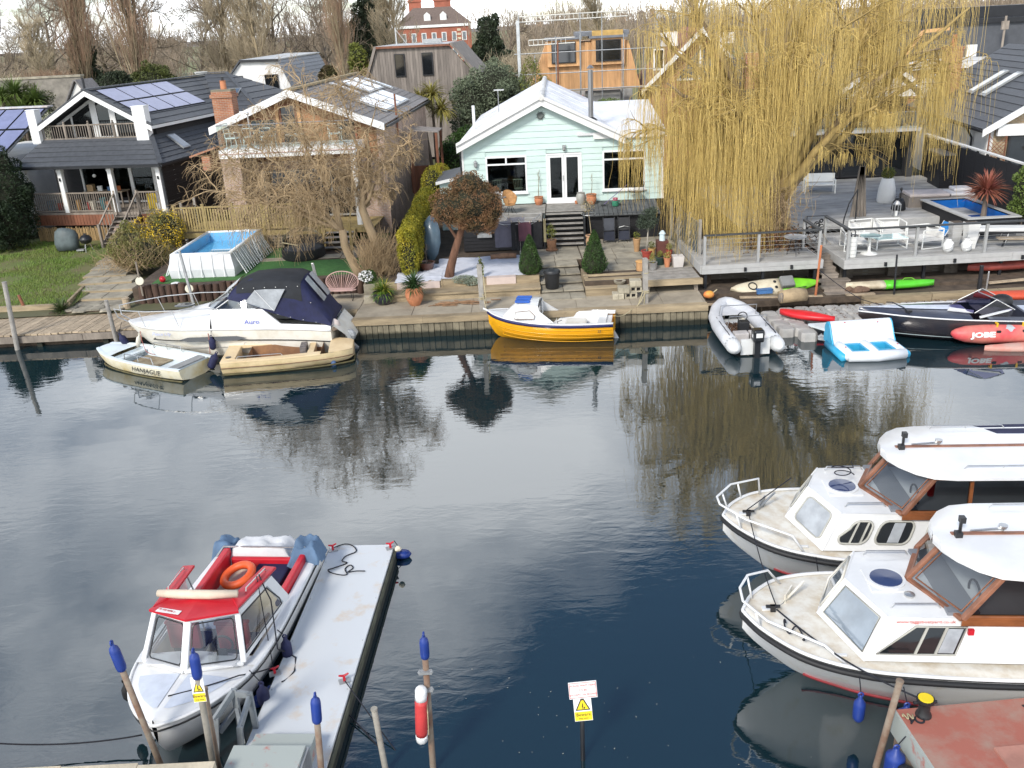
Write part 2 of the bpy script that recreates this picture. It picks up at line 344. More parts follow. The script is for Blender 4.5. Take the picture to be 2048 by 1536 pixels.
# boardwalk at the left
bw = struct('boardwalk', box(-25,-10.45,31.3,34.2,-.3,.42), M_soil)
th = rad(14)
for i in range(59):
    x = -24.9+.245*i
    wd = .225; piece('plank', ubox(M_deckwood), bw, (x+.1, 32.55+random.uniform(-.03,.03), .47+random.uniform(-.004,.006)), (0,0,-th*.4), (wd, 2.9, .06))
for k in range(3): pbox('fascia_board', M_oldwood, bw, -25+4.83*k, -20.19+4.83*k, 31.02, 31.08, .2, .44)
for x in (-24,-21.6,-19.3,-17,-14.6,-12.2,-10.7): pbox('support_pile', M_qpile, bw, x-.09, x+.09, 31.12, 31.3, -1, .42)
pbox('edge_beam', M_sleeper, bw, -25, -17.05, 34.05, 34.25, .45, .74)
# lawn
def lawn_h(x, y): return .68+.32*min(1, max(0, (y-34)/8))+.03*math.sin(x*1.3)*math.cos(y*.9)
lm = K(); NX, NY = 24, 26
for j in range(NY):
    for i in range(NX):
        y = 34.1+12*j/(NY-1); xr = -16.95 if y < 37 else -16.95-.28*(y-37); x = -30+(xr+30)*i/(NX-1); lm.v.append((x, y, lawn_h(x, y)))
for j in range(NY-1):
    for i in range(NX-1): a = j*NX+i; lm.f.append((a,a+1,a+NX+1,a+NX))
struct('lawn', lm, mat('lawn_turf', (.10,.15,.028), .95, ns=.8, col2=(.17,.13,.07), det=9, mix=.48), True)
n = 52000; gx = RNG.uniform(-27.5,-17,n); gy = RNG.uniform(34.2,45.5,n); keep = gx < np.where(gy < 37, -16.9, -16.95-.28*(gy-37))-.05
thin = np.sin(gx*1.7+gy*.6)+np.sin(gy*2.1-gx*.9)+RNG.normal(0,.6,n) > -.75; keep &= thin; gx, gy = gx[keep], gy[keep]; n = len(gx)
gz = .68+.32*np.clip((gy-34)/8,0,1)+.03*np.sin(gx*1.3)*np.cos(gy*.9); h = RNG.uniform(.05,.14,n); a = RNG.uniform(0,6.28,n); l = RNG.uniform(.2,.9,n)
B0 = np.stack([gx,gy,gz-.01],1); sd = np.stack([np.cos(a),np.sin(a),a*0],1)*.011; tip = B0+np.stack([np.cos(a+1.3)*l*h,np.sin(a+1.3)*l*h,h],1)
M_grass = leafmat('grass_blade', (.14,.25,.03), (.18,.21,.05), ns=.9)
go = npmesh('grass', np.stack([B0-sd,B0+sd,tip],1).reshape(-1,3), np.arange(n*3).reshape(-1,3), M_grass); go['kind'] = 'stuff'; go['label'] = 'short uneven green grass on the lawn beside the stepped path'; go['category'] = 'grass'
# stepped garden path (stone treads)
pth = struct('garden_path', box(-17.6,-14.75,33.4,34.0,.3,.60), M_soil)
st = [(34.0,.62,-17.05,-15.0),(34.85,.71,-17.2,-15.1),(35.75,.80,-17.5,-15.2),(36.7,.88,-17.8,-15.6),(37.7,.94,-18.0,-16.2),(38.7,.98,-18.1,-16.5),(39.9,1.02,-18.3,-16.8)]
for k, (y, z, xa, xb) in enumerate(st):
    yb = st[k+1][0] if k+1 < len(st) else 42.5; xm = xa+(xb-xa)*random.uniform(.4,.65)
    pbox('tread', M_stone, pth, xa, xm-.015, y, yb+.06, z-.35, z); pbox('tread', M_stone, pth, xm+.015, xb, y+random.uniform(-.03,.04), yb+.06, z-.35, z-.006)
    pbox('riser_board', M_sleeper, pth, xa-.03, xb+.03, y-.07, y-.005, z-.3, z-.03)
for k in range(12):
    x, y = random.uniform(-16.9,-14.9), random.uniform(33.3,34.0); s = random.uniform(.2,.4)
    mbx = K().lathe([(s,0),(s*.95,.05),(s*.6,.075)], 7, (0,0,0)).noise(.06,3); o = mbx.o('loose_stone', M_stone, pth); o.location = (x,y,.59)
pbox('edging_board', M_sleeper, pth, -17.34,-17.24, 34.1,36.4, .5,.86, (0,0,rad(9)))
# artificial turf garden with the round-log retaining wall
struct('pool_garden_ground', box(-14.6,-5.2,34.25,45,.4,1.17), M_soil)
struct('artificial_turf', box(-14.0,-5.35,34.75,44,1.0,1.195), mat('plastic_turf', (.05,.15,.035), .9, .2, 8, bump=.4, bs=60))
gp = struct('garden_paving', box(-8.9,-5.5,37.3,41,1.0,1.2), M_soil)
for i, (x0,x1,y0,y1) in enumerate([(-8.3,-7.0,37.5,38.2),(-6.95,-5.6,37.4,38.2),(-7.1,-6.2,38.25,39.6),(-6.15,-5.5,38.25,39.6),(-8.9,-8.35,37.3,38.1),(-11.2,-8.95,37.5,38.0)]): pbox('paving_slab', M_stone, gp, x0,x1,y0,y1,1.1,1.22)
pal = T('log_retaining_wall', 'wall of upright brown round logs below the white pool', 'retaining wall', (0,0,0))
x = -14.4
while x < -5.5:
    r = random.uniform(.115,.155); h = random.uniform(1.14,1.3); t = (x+14.4)/8.9
    y = 34.28-.25*t-(.55*max(0,(x+6.6)))
    mbx = K().tube([(0,0,.3),(random.uniform(-.02,.02),0,.8),(random.uniform(-.03,.03),.02,h)], [r*1.03,r,r*.97], 10); o = mbx.o('log', M_log, pal, 40); o.location = (x+r,y,0); x += 2*r+.006
# garden of the mint house
struct('mint_garden_ground', K().box(-5.1,1.26,32.95,46,.3,1.17).box(1.26,3.0,35.1,46,.3,1.17).box(3.0,7.6,32.4,46,.3,1.17).box(2.85,5.0,31.75,32.5,.3,1.17), M_soil)
wl = T('timber_retaining_wall', 'two tiered sleeper wall of the bed left of the central stone steps', 'retaining wall', (0,0,0))
for (x0,x1,y,z0,z1,d) in [(-5.0,-1.6,32.0,.70,.93,1.1),(-1.59,1.22,32.0,.70,.93,1.1),(-5.0,-1.1,31.93,.935,1.0,1.1),(-1.09,1.24,31.93,.932,1.0,1.1),(-4.9,-2.4,32.75,1.0,1.24,.22),(-2.39,-.2,32.75,1.0,1.235,.22),(-.19,1.23,32.75,1.0,1.24,.22)]:
    pbox('sleeper', M_sleeper, wl, x0,x1,y,y+d,z0,z1)
pbox('sleeper', M_sleeper, wl, 1.06,1.25,32.99,35.1,.8,1.24)
wl2 = T('sleeper_planter', 'low timber planter under the cone bush right of the stone steps', 'planter', (0,0,0))
for (x0,x1,y,z0,z1,d) in [(2.85,4.4,31.45,.70,.97,.5),(2.83,4.5,31.42,.973,1.02,.55),(2.86,5.0,31.9,1.02,1.22,.2),(2.83,5.0,32.35,1.2,1.27,.1)]: pbox('sleeper', M_sleeper, wl2, x0,x1,y,y+d,z0,z1)
pbox('sleeper', M_sleeper, wl2, 2.84,3.0,32.12,33.4,.9,1.26); struct('planter_soil', box(3.02,4.95,32.12,32.9,1.0,1.19), M_soil)
stp = struct('stone_steps', box(1.27,2.83,31.5,35.2,.3,.70), M_soil)
for (y0,y1,z) in [(31.15,32.0,.755),(31.95,32.75,.86),(32.7,33.5,.97),(33.45,34.3,1.08),(34.25,35.2,1.19)]:
    xm = random.uniform(1.8,2.3); pbox('tread', M_stone, stp, 1.27,xm-.012,y0,y1,z-.06,z); pbox('tread', M_stone, stp, xm+.012,2.83,y0,y1,z-.06,z-.005); pbox('riser', M_dbrick, stp, 1.3,2.8,y0+.05,y1,z-.3,z-.065)
ter = struct('garden_terrace', box(1.27,7.5,35.15,39.2,.9,1.165), M_soil)
def slabs(par, x0, x1, y0, y1, z, nx, ny, m):
    for j in range(ny):
        ya = y0+(y1-y0)*j/ny; yb = y0+(y1-y0)*(j+1)/ny; off = random.uniform(-.25,.25)
        cut = [x0]+[x0+(x1-x0)*(i+1)/nx+off+random.uniform(-.12,.12) for i in range(nx-1)]+[x1]
        for a, b in zip(cut, cut[1:]): pbox('paving_slab', m, par, a+.012, b-.012, ya+.012, yb-.012, z-.06, z+random.uniform(-.004,.008))
slabs(ter, 1.3,3.05,35.2,37.75,1.195,2,3,M_stone); slabs(ter, 3.08,7.4,33.1,38.4,1.195,4,6,M_stone)
pf = T('timber_platform', 'low grey timber platform with pale front beam, left of the willow', 'platform', (0,0,0))
for i in range(14): y = 31.5+.19*i; pbox('board', M_greywood, pf, 5.0, 7.0, y, y+.18, 1.15, 1.19)
pbox('front_beam', M_sleeper, pf, 4.95, 7.05, 31.3, 31.49, 1.0, 1.2)
for x, y in ((5.1,31.6),(6.85,31.55),(5.1,33.8),(6.85,33.8)): pbox('leg', M_oldwood, pf, x-.07,x+.07,y-.07,y+.07,.55,1.15)
struct('bank_earth', K().box(4.9,9.0,31.0,33.3,.2,.69).box(6.9,30,31.2,34.5,.2,.62).box(6.9,30,30.5,31.3,.1,.5), M_soil)
struct('neighbour_ground', box(7.6,40,33.6,48,.5,1.1), M_soil)
# grey modular decking of the willow garden
M_comp = mat('grey_composite', (.40,.39,.37), .75, .25, 3, bump=.2, rnd=.2, st=(.4,1,1))
M_compl = mat('pale_grey_composite', (.42,.415,.40), .7, .1, 3, bump=.15, rnd=.06)
dk = T('grey_deck', 'wide grey composite deck with cable railing around the yellow willow', 'deck', (0,0,0))
def boards(par, m, x0, x1, y0, y1, z, w=.15):
    y = y0
    while y < y1-.01:
        e = min(y+w, y1); xs = [x0, random.uniform(x0+1, x1-1) if x1-x0 > 4 else None, x1]; xs = [q for q in xs if q is not None]
        for a, b in zip(xs, xs[1:]): pbox('deck_board', m, par, a, b-.004, y, e-.016, z-.03, z+random.uniform(-.004,.004))
        y += w
boards(dk, M_comp, 7.1, 11.45, 31.75, 36.0, 1.55, .3)
boards(dk, M_comp, 12.2, 24, 31.45, 35.9, 1.55, .3)
boards(dk, M_comp, 9.6, 22, 36.25, 46, 1.9, .33)
boards(dk, M_comp, 10.6, 14.6, 35.9, 36.25, 1.72, .3)
for x0,x1,y in ((7.1,11.5,31.7),(12.15,18.2,31.4),(18.21,24,31.4)):
    pbox('fascia_board', M_compl, dk, x0,x1,y,y+.045,1.40,1.556); pbox('fascia_board', M_compl, dk, x0,x1,y+.004,y+.045,1.24,1.393)
pbox('fascia_board', M_compl, dk, 12.15,12.195,31.45,35.9,1.24,1.556); pbox('fascia_board', M_compl, dk, 11.455,11.5,31.75,35.9,1.24,1.556); pbox('fascia_board', M_compl, dk, 7.05,7.095,31.75,36,1.24,1.55)
pbox('riser_board', M_compl, dk, 9.6,22,36.2,36.245,1.55,1.87)
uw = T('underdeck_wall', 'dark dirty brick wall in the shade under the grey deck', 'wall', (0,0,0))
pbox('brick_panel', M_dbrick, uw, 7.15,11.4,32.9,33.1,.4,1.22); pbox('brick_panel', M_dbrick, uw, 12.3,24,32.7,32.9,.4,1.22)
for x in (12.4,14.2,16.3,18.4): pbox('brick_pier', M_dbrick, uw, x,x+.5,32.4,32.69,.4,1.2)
for x in (7.2,9.3,11.2,12.3,15.2,18.0): pbox('support_post', M_black, dk, x,x+.1,31.78,31.88,.4,1.24)
gs = T('timber_garden_steps', 'weathered timber steps climbing between the two halves of the grey deck', 'steps', (0,0,0))
for k in range(7):
    y = 30.75+.34*k; z = .52+.155*k
    pbox('tread', M_oldwood, gs, 11.35-.02*k if k<3 else 11.52,12.45 if k<3 else 12.13,y,y+.36,z-.05,z); pbox('riser', M_oldwood, gs, 11.4 if k<3 else 11.53,12.4 if k<3 else 12.12,y+.02,y+.05,z-.2,z-.055)
lw = T('low_timber_wall', 'long low timber wall along the water behind the floating dock', 'wall', (0,0,0))
for k in range(5): pbox('beam', M_sleeper, lw, 12.5+2.41*k, 14.88+2.41*k, 30.2+.01*(k%2), 30.45, .12, .52)
for k in range(5): pbox('beam', M_sleeper, lw, 6.7+1.2*k, 7.88+1.2*k, 30.55+.02*(k%2), 30.75, .1, .45)
for k in range(20): pbox('pile_board', M_qpile, lw, 6.6+.3*k, 6.88+.3*k, 30.5, 30.54, -.5, .28)
# ================================================================== houses
def window(par, x0, x1, z0, z1, y, fw=.06, cols=1, transom=None, mat_f=None, pane=None, sill=True, name='window', dep=.06):
    """frame proud of the wall plane y (towards -y), panes set back in it"""
    mf = mat_f or M_upvc; mp = pane or M_glass; b = K(); ya, yb = y-dep*.5, y+dep
    b.box(x0,x0+fw,ya,yb,z0,z1); b.box(x1-fw,x1,ya,yb,z0,z1); b.box(x0+fw,x1-fw,ya,yb,z0,z0+fw); b.box(x0+fw,x1-fw,ya,yb,z1-fw,z1)
    W = (x1-x0-2*fw); cells = []
    zt = transom if transom else z1-fw
    if transom: b.box(x0+fw,x1-fw,ya+.004,yb,transom,transom+fw)
    for i in range(1, cols): xm = x0+fw+W*i/cols; b.box(xm-fw/2,xm+fw/2,ya+.003,yb,(transom+fw if transom else z0+fw),z1-fw)
    if transom:
        cells.append((x0+fw,x1-fw,z0+fw,transom))
        for i in range(cols): cells.append((x0+fw+W*i/cols,x0+fw+W*(i+1)/cols,transom+fw,z1-fw))
    else:
        for i in range(cols): cells.append((x0+fw+W*i/cols,x0+fw+W*(i+1)/cols,z0+fw,z1-fw))
    o = b.o(name, mf, par)
    for c in cells: K().box(c[0]-.004,c[1]+.004,y+.02,y+.03,c[2]-.004,c[3]+.004).o('pane', mp, o)
    if sill: K().box(x0-.05,x1+.05,y-.12,y,z0-.05,z0-.003).o('sill', mf, o)
    return o
def subtract(iv, holes):
    out = [iv]
    for a, b in holes:
        nx = []
        for c, d in out:
            if b <= c or a >= d: nx.append((c, d)); continue
            if a > c: nx.append((c, a))
            if b < d: nx.append((b, d))
        out = nx
    return out
def lap_boards(par, m, x0, x1, z0, pitch, ztop, y, holes, name='clapboard', th=.035):
    """lapped boards with their lower edge proud; ztop(x) bounds the wall, holes are (x0,x1,z0,z1)"""
    zmax = max(ztop(x0+(x1-x0)*i/60) for i in range(61)); r = 0
    while z0+r*pitch < zmax-.02:
        za, zb = z0+r*pitch, min(z0+(r+1)*pitch, zmax); r += 1
        xs = [x0+(x1-x0)*i/120 for i in range(121) if ztop(x0+(x1-x0)*i/120) > za+.03]
        if not xs: continue
        hs = [(h[0],h[1]) for h in holes if h[2] < zb-.01 and h[3] > za+.01]
        for a, b in subtract((min(xs), max(xs)), hs):
            if b-a < .03: continue
            ta, tb = min(zb, ztop(a)), min(zb, ztop(b)); top = [(a,ta),(b,tb)]
            if abs(ta-tb) > .001 or (ta < zb-.001 and tb < zb-.001):
                ks = [a+(b-a)*i/24 for i in range(25)]; top = [(k, min(zb, ztop(k))) for k in ks]
            P = [(a,za)]+[(b,za)]+[(k,t) for k, t in reversed(top)]
            pr = [(x, y-th*(1-.75*(z-za)/pitch), z) for x, z in P]; n = len(pr)
            mb = K().add(pr+[(x, y+.02, z) for x, _, z in pr], [tuple(range(n)), tuple(range(2*n-1,n-1,-1))]+[(i+n,(i+1)%n+n,(i+1)%n,i) for i in range(n)])
            mb.o(name, m, par)
def courses(par, m, A, B, C, D_, n, th=.03, name='tile_course'):
    """eave A-B, ridge D-C: n lapped courses of tiles"""
    A, B, C, D_ = map(V, (A, B, C, D_)); nr = (B-A).cross(D_-A).normalized()
    if nr.z < 0: nr = -nr
    for i in range(n):
        t0, t1 = i/n, min(1, (i+1.12)/n)
        a, b, c, d = A.lerp(D_, t0), B.lerp(C, t0), B.lerp(C, t1), A.lerp(D_, t1)
        lo = [a, b, c, d]; hi = [a+nr*th*1.6, b+nr*th*1.6, c+nr*th*.5, d+nr*th*.5]
        K().add(lo+hi, [(3,2,1,0),(4,5,6,7),(0,1,5,4),(1,2,6,5),(2,3,7,6),(3,0,4,7)]).o(name, m, par)
def planks_on(par, m, A, B, C, D_, n, name='plank', th=.025, gap=.08):
    """A-B bottom edge, D-C top edge; n upright planks side by side"""
    A, B, C, D_ = map(V, (A, B, C, D_)); nr = (B-A).cross(D_-A).normalized()
    for i in range(n):
        t0, t1 = (i+gap/2)/n, (i+1-gap/2)/n
        q = [A.lerp(B,t0), A.lerp(B,t1), D_.lerp(C,t1), D_.lerp(C,t0)]; e = nr*(th*(1+.2*(i%2)))
        K().add(q+[p+e for p in q], [(3,2,1,0),(4,5,6,7),(0,1,5,4),(1,2,6,5),(2,3,7,6),(3,0,4,7)]).o(name, m, par)
def balusters(par, m, a, b, h, n, name='balustrade', rail=.06, bal=.028, posts=2, post_h=None, ball=False, sub=True):
    a, b = V(a), V(b); u = V((0,0,1))
    o = K().beam(a+u*h, b+u*h, rail*1.3, rail).beam(a+u*.08, b+u*.08, rail, rail).o(name, m, par)
    for i in range(n): p = a.lerp(b, (i+.5)/n); K().beam(p+u*.11, p+u*(h-.03), bal, bal, (0,1,0)).o('baluster', m, o)
    for i in range(posts):
        p = a.lerp(b, i/(posts-1)); q = K().beam(p, p+u*(post_h or h+.12), .09, .09, (0,1,0))
        if ball: q.ell(p+u*((post_h or h+.12)+.05), .05,.05,.05,8,5)
        q.o('newel_post', m, o)
    return o
def skylight(par, A, B, C, D_, m=None, lift=.07):
    P = [V(p) for p in (A,B,C,D_)]; nr = (P[1]-P[0]).cross(P[3]-P[0]).normalized(); nr = nr if nr.z > 0 else -nr
    o = K().add(P+[p+nr*lift for p in P], [(0,1,5,4),(1,2,6,5),(2,3,7,6),(3,0,4,7),(4,5,6,7)]).o('skylight', M_steelgrey, par); c = sum(P, V())/4
    K().slab([c+(p-c)*.86+nr*(lift+.012) for p in P], .008).o('pane', m or M_skyglass, o); return o
M_skyglass = mat('sky_pane', (.10,.13,.17), .04, .1, spec=1., coat=.6)
# the mint house
mh = T('mint_house', 'pale mint clapboard bungalow with white gable roof and white double doors', 'house', (-1.76,41.06,2.45), -3.7)
RX, RZ, SL = 3.68, 4.47, .487
WIN = [(1.1,2.93,.5,2.13),(3.80,5.38,-.02,2.18),(6.3,8.18,.45,2.18)]
mint_top = lambda x: max(min(RZ-.03-SL*abs(x-RX), 9) if x < 7.25 else 0, 2.82 if x > 5.6 else 0) if x > .1 else RZ-SL*(RX-.1)
lap_boards(mh, M_mint, .12, 8.96, 0, .262, mint_top, 0, WIN)
fw_ = K()
for a, b, c, d in [(.1,1.1,0,2.8),(1.1,2.93,0,.5),(1.1,2.93,2.13,2.8),(2.93,3.8,0,2.8),(3.8,5.38,2.18,2.8),(5.38,6.3,0,2.8),(6.3,8.18,0,.45),(6.3,8.18,2.18,2.8),(8.18,8.95,0,2.8)]: fw_.box(a,b,.021,.18,c,d)
fw_.prism([(.15,.021,2.801),(7.2,.021,2.801),(RX,.021,RZ-.06)], (0,.15,0))
fw_.box(.1,.28,.18,13.5,0,2.75); fw_.box(8.75,8.95,.18,8,0,2.8); fw_.box(7.0,7.2,8.01,13.5,0,2.75); fw_.box(.1,7.2,13.5,13.7,0,2.75); fw_.box(7.2,8.95,8.0,8.2,0,3.3)
fw_.o('wall', M_mint, mh)
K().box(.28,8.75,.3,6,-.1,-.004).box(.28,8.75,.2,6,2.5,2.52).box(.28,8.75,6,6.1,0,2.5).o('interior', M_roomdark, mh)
def zroof(x): return RZ+.1-SL*abs(x-RX)
for s, xe in ((-1,-.12),(1,7.28)):
    A = (xe,-.38,zroof(xe)); B = (RX,-.38,zroof(RX)); C = (RX,13.8,zroof(RX)); D2 = (xe,13.8,zroof(xe))
    q = [A,B,C,D2] if s < 0 else [B,A,D2,C]
    r_ = K().slab(q if (V(q[1])-V(q[0])).cross(V(q[2])-V(q[0])).z > 0 else q[::-1], .12).o('roof_slope', M_roofwhite, mh)
    for yy in (2.2,5.0,7.9,10.8):
        K().beam((xe,yy,zroof(xe)+.006),(RX,yy,zroof(RX)+.006),.05,.014).o('seam', M_roofwhite, r_)
    K().prism([(xe,-.43,zroof(xe)+.05),(RX,-.43,zroof(RX)+.05),(RX,-.43,zroof(RX)-.33),(xe,-.43,zroof(xe)-.33)], (0,.045,0)).o('bargeboard', M_white, mh)
    K().prism([(xe,-.52,zroof(xe)+.10),(RX,-.52,zroof(RX)+.10),(RX,-.52,zroof(RX)-.02),(xe,-.52,zroof(xe)-.02)], (0,.14,0)).o('barge_trim', M_white, mh)
K().tube([(RX,-.53,zroof(RX)+.02),(RX,13.85,zroof(RX)+.02)], .13, 10).o('ridge_cap', mat('pale_lead', (.62,.61,.58), .6, .25, 2), mh, 40)
K().slab([(5.2,-.12,2.98),(9.08,-.12,2.98),(9.08,8.2,3.62),(5.2,8.2,3.62)], .1).o('wing_roof', M_roofwhite, mh)
K().box(5.9,9.1,-.17,-.12,2.72,3.0).box(9.081,9.12,-.12,8.2,2.76,2.95).o('wing_fascia', M_white, mh)
K().box(8.9,9.0,-.05,.05,0,2.72).o('corner_board', M_white, mh); K().box(.04,.13,-.05,.05,0,2.75).o('corner_board', M_white, mh)
K().tube([(.0,-.08,2.5),(.0,-.08,0)],.035,8).o('downpipe', M_black, mh)
window(mh, *WIN[0], 0, .07, 2, 1.74); window(mh, *WIN[2], 0, .07, 2, 1.76)
dr = K().box(3.8,3.87,-.05,.06,0,2.16).box(5.31,5.38,-.05,.06,0,2.16).box(3.87,5.31,-.05,.06,2.09,2.16).o('door_frame', M_upvc, mh)
for k in (0,1):
    a = 3.875+.72*k; b = a+.71
    d_ = K().box(a,a+.1,-.03,.03,.02,2.08).box(b-.1,b,-.03,.03,.02,2.08).box(a+.1,b-.1,-.03,.03,.02,.2).box(a+.1,b-.1,-.03,.03,1.98,2.08).o('door', M_upvc, mh)
    K().box(a+.09,b-.09,-.005,.005,.19,1.99).o('pane', M_glass, d_)
    if k == 0: K().tube([(b-.05,-.05,.95),(b-.05,-.07,1.2)],.015,6).o('handle', M_alu, d_)
K().box(3.75,5.43,-.1,.0,-.03,.018).o('door_sill', M_upvc, mh)
sn = K().lathe([(.13,-.02),(.15,0),(.11,.03)],16)
for k in range(16):
    a = k*math.pi/8; R2 = .25 if k%2 else .21; sn.add([(.13*math.cos(a-.13),.13*math.sin(a-.13),0),(.13*math.cos(a+.13),.13*math.sin(a+.13),0),(R2*math.cos(a),R2*math.sin(a),.012),(.13*math.cos(a),.13*math.sin(a),.03)],[(0,1,2),(0,3,2),(3,1,2)])
sn.xf(Matrix.Translation((3.62,-.06,3.80)) @ Matrix.Rotation(math.pi/2,4,'X')); tag(sn.o('sun_ornament', mat('verdigris_grey', (.13,.15,.14), .6, .3)), 'grey metal sun face ornament high on the mint gable', 'ornament').matrix_basis = Matrix.Translation((-1.76,41.06,2.45)) @ Matrix.Rotation(rad(-3.7),4,'Z')
K().box(4.53,4.69,-.1,-.03,2.42,2.52).lathe([(.03,0),(.07,.06),(.07,.16),(.03,.2)],8,(4.61,-.14,2.26)).o('wall_lamp', M_steelgrey, mh)
K().box(.62,.7,-.06,-.03,1.7,1.95).lathe([(.03,-.1),(.08,-.04),(.08,.1),(.1,.12),(.02,.22)],8,(.66,-.14,1.8)).o('wall_lantern', M_steelgrey, mh)
fl = K().tube([(5.85,.9,3.35),(5.85,.9,5.55)],.11,14).lathe([(.14,0),(.15,.03),(.06,.14)],12,(5.85,.9,5.6)).o('flue', mat('dull_steel', (.28,.28,.28), .4, .15, metal=.7), mh, 40)
K().lathe([(.3,0),(.22,.07),(.12,.13)],14,(5.85,.9,3.42)).o('flue_flashing', M_black, fl)
K().tube([(.35,3.8,2.8),(.35,3.8,4.05)],.07,8).o('soil_vent', M_upvc, mh)
K().tube([(1.4,6.5,3.2),(1.4,6.5,4.55)],.02,5).box(1.2,1.7,6.45,6.55,4.5,4.56).o('aerial', M_alu, mh)
def spindle_chair(loc, rz, label):
    t = T('dining_chair', label, 'chair', loc, rz, 'chairs inside the mint house'); m = mat('pale_beech', (.42,.36,.27), .6, .15)
    K().lathe([(.2,.42),(.22,.44),(.2,.46)],12).o('seat', m, t)
    for a in (.7,2.4,3.9,5.5): K().tube([(.15*math.cos(a),.15*math.sin(a),.42),(.21*math.cos(a),.21*math.sin(a),0)],.015,6).o('leg', m, t)
    for k in range(6): x = -.17+.068*k; K().tube([(x,.17,.45),(x*1.15,.24,.88)],.009,5).o('spindle', m, t)
    K().tube([(-.22,.245,.88),(0,.26,.9),(.22,.245,.88)],.02,6).o('top_rail', m, t)
def mhp(x, y, z): return Matrix.Translation((-1.76,41.06,2.45)) @ Matrix.Rotation(rad(-3.7),4,'Z') @ V((x,y,z))
spindle_chair(mhp(1.45,.75,.12), 195, 'pale spindle back chair behind the left pane of the mint house window')
spindle_chair(mhp(2.5,.8,.12), 170, 'pale spindle back chair behind the right end of the mint house window')
dt = T('dining_table', 'dark dining table inside the mint house window', 'table', mhp(2.0,1.7,0), -3.7)
K().box(-.7,.7,-.45,.45,.72,.76).o('tabletop', M_roomdark, dt)
for a in (-1,1):
    for b in (-1,1): K().box(a*.6-.03,a*.6+.03,b*.38-.03,b*.38+.03,0,.72).o('leg', M_roomdark, dt)
md = T('mint_house_deck', 'grey plank deck and wide stairs in front of the mint house doors', 'deck', (-1.76,41.06,2.45), -3.7)
for k in range(14):
    y = -.09-.142*(k+1); pbox('deck_board', M_greywood, md, .15,3.72,y-.001,y+.136,-.06,-.025+.003*(k%2)); pbox('deck_board', M_greywood, md, 3.76,5.5,y-.001,y+.136,-.06,-.03) if k < 13 else None
for k in range(14,26): y = -.09-.142*(k+1); pbox('deck_board', M_greywood, md, .15,3.6,y-.001,y+.136,-.06,-.025+.003*(k%2))
for k in range(7):
    z = -.07-.172*k; y = -2.05-.205*k; t_ = pbox('tread', M_greywood, md, 3.74,5.32,y-.24,y,z-.04,z); pbox('riser', M_black, md, 3.74,5.32,y-.035,y-.005,z-.165,z-.045)
K().box(3.64,3.72,-3.75,-2.0,-1.25,-.06).o('stringer', M_black, md)
K().box(5.33,5.4,-3.5,-2.0,-1.25,-.06).o('stringer', M_black, md)
sb = T('black_storage_front', 'black boarded store under the left side of the mint deck', 'store', (-1.76,41.06,2.45), -3.7)
for k in range(4): pbox('slat', M_blackclad, sb, .3,1.75,-3.82,-3.78,-1.2+.14*k,-1.07+.14*k)
for k in range(7): pbox('slat', M_blackclad, sb, 1.8,3.6,-3.78,-3.74,-1.2+.15*k,-1.06+.15*k)
K().box(.3,3.6,-3.7,-3.6,-1.25,-.1).o('back_panel', M_black, sb); K().box(.9,1.5,-3.95,-3.7,-.62,-.45).o('lid_box', M_steelgrey, sb)
rs = T('black_lean_to_store', 'black boarded store with grey ribbed roof right of the mint deck stairs', 'store', (-1.76,41.06,2.45), -3.7)
for k in range(8): pbox('board', M_blackclad, rs, 5.5,8.6,-2.12,-2.08,-1.25+.135*k,-1.12+.135*k)
K().box(5.5,8.6,-2.07,-.1,-1.25,-.2).o('body', M_black, rs)
for k in range(16): x = 5.45+.2*k; K().slab([(x,-2.35,-.2),(x+.18,-2.35,-.2),(x+.18,-.06,.0),(x,-.06,.0)],.03).o('roof_batten', M_slate2 if 0 else mat('grey_felt', (.10,.105,.105), .85, .25, rnd=.15), rs)
K().slab([(5.44,-2.34,-.235),(8.65,-2.34,-.235),(8.65,-.06,-.035),(5.44,-.06,-.035)],.02).o('roof_deck', M_black, rs)
sg = T('mint_shed', 'small mint shed with grey felt roof left of the mint house', 'shed', (-2.85,41.9,2.1), -3.7)
K().box(0,1.0,0,2,-.9,1.35).o('wall', M_mint, sg); K().slab([(-.15,-.15,1.38),(1.1,-.15,1.62),(1.1,2.1,1.75),(-.15,2.1,1.5)],.05).o('roof', M_slate, sg); K().prism([(-.15,-.19,1.24),(1.1,-.19,1.48),(1.1,-.19,1.62),(-.15,-.19,1.38)],(0,.03,0)).o('fascia', M_white, sg)
# dark roofed veranda house at the left
h1 = T('veranda_house', 'dark slate roofed house with white posts, veranda and solar panels', 'house', (-23.6,45.5,2.4), -11)
K().box(.1,7.55,2.3,2.5,0,.3).box(.1,1.6,2.3,2.5,.3,2.2).box(6.9,7.55,2.3,2.5,.3,2.2).box(7.35,7.55,2.5,16,-1.4,2.3).box(.1,.3,2.5,16,-1.4,2.3).box(.1,7.55,15.8,16,-1.4,3).o('wall', M_blackclad, h1)
for k in range(16): K().box(7.551,7.575,.0,16,-1.4+.23*k,-1.18+.23*k).o('side_board', M_blackclad, h1)
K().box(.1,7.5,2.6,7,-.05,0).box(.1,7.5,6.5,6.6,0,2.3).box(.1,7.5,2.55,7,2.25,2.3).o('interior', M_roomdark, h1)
vf = K().box(.1,7.6,-.05,2.3,-.14,0).o('veranda_floor', M_oldwood, h1)
planks_on(h1, M_redwood, (.15,-.06,-.62),(4.6,-.06,-.62),(4.6,-.06,-.1),(.15,-.06,-.1), 26, 'skirt_plank'); planks_on(h1, M_redwood, (6.1,-.06,-.62),(7.6,-.06,-.62),(7.6,-.06,-.1),(6.1,-.06,-.1), 9, 'skirt_plank')
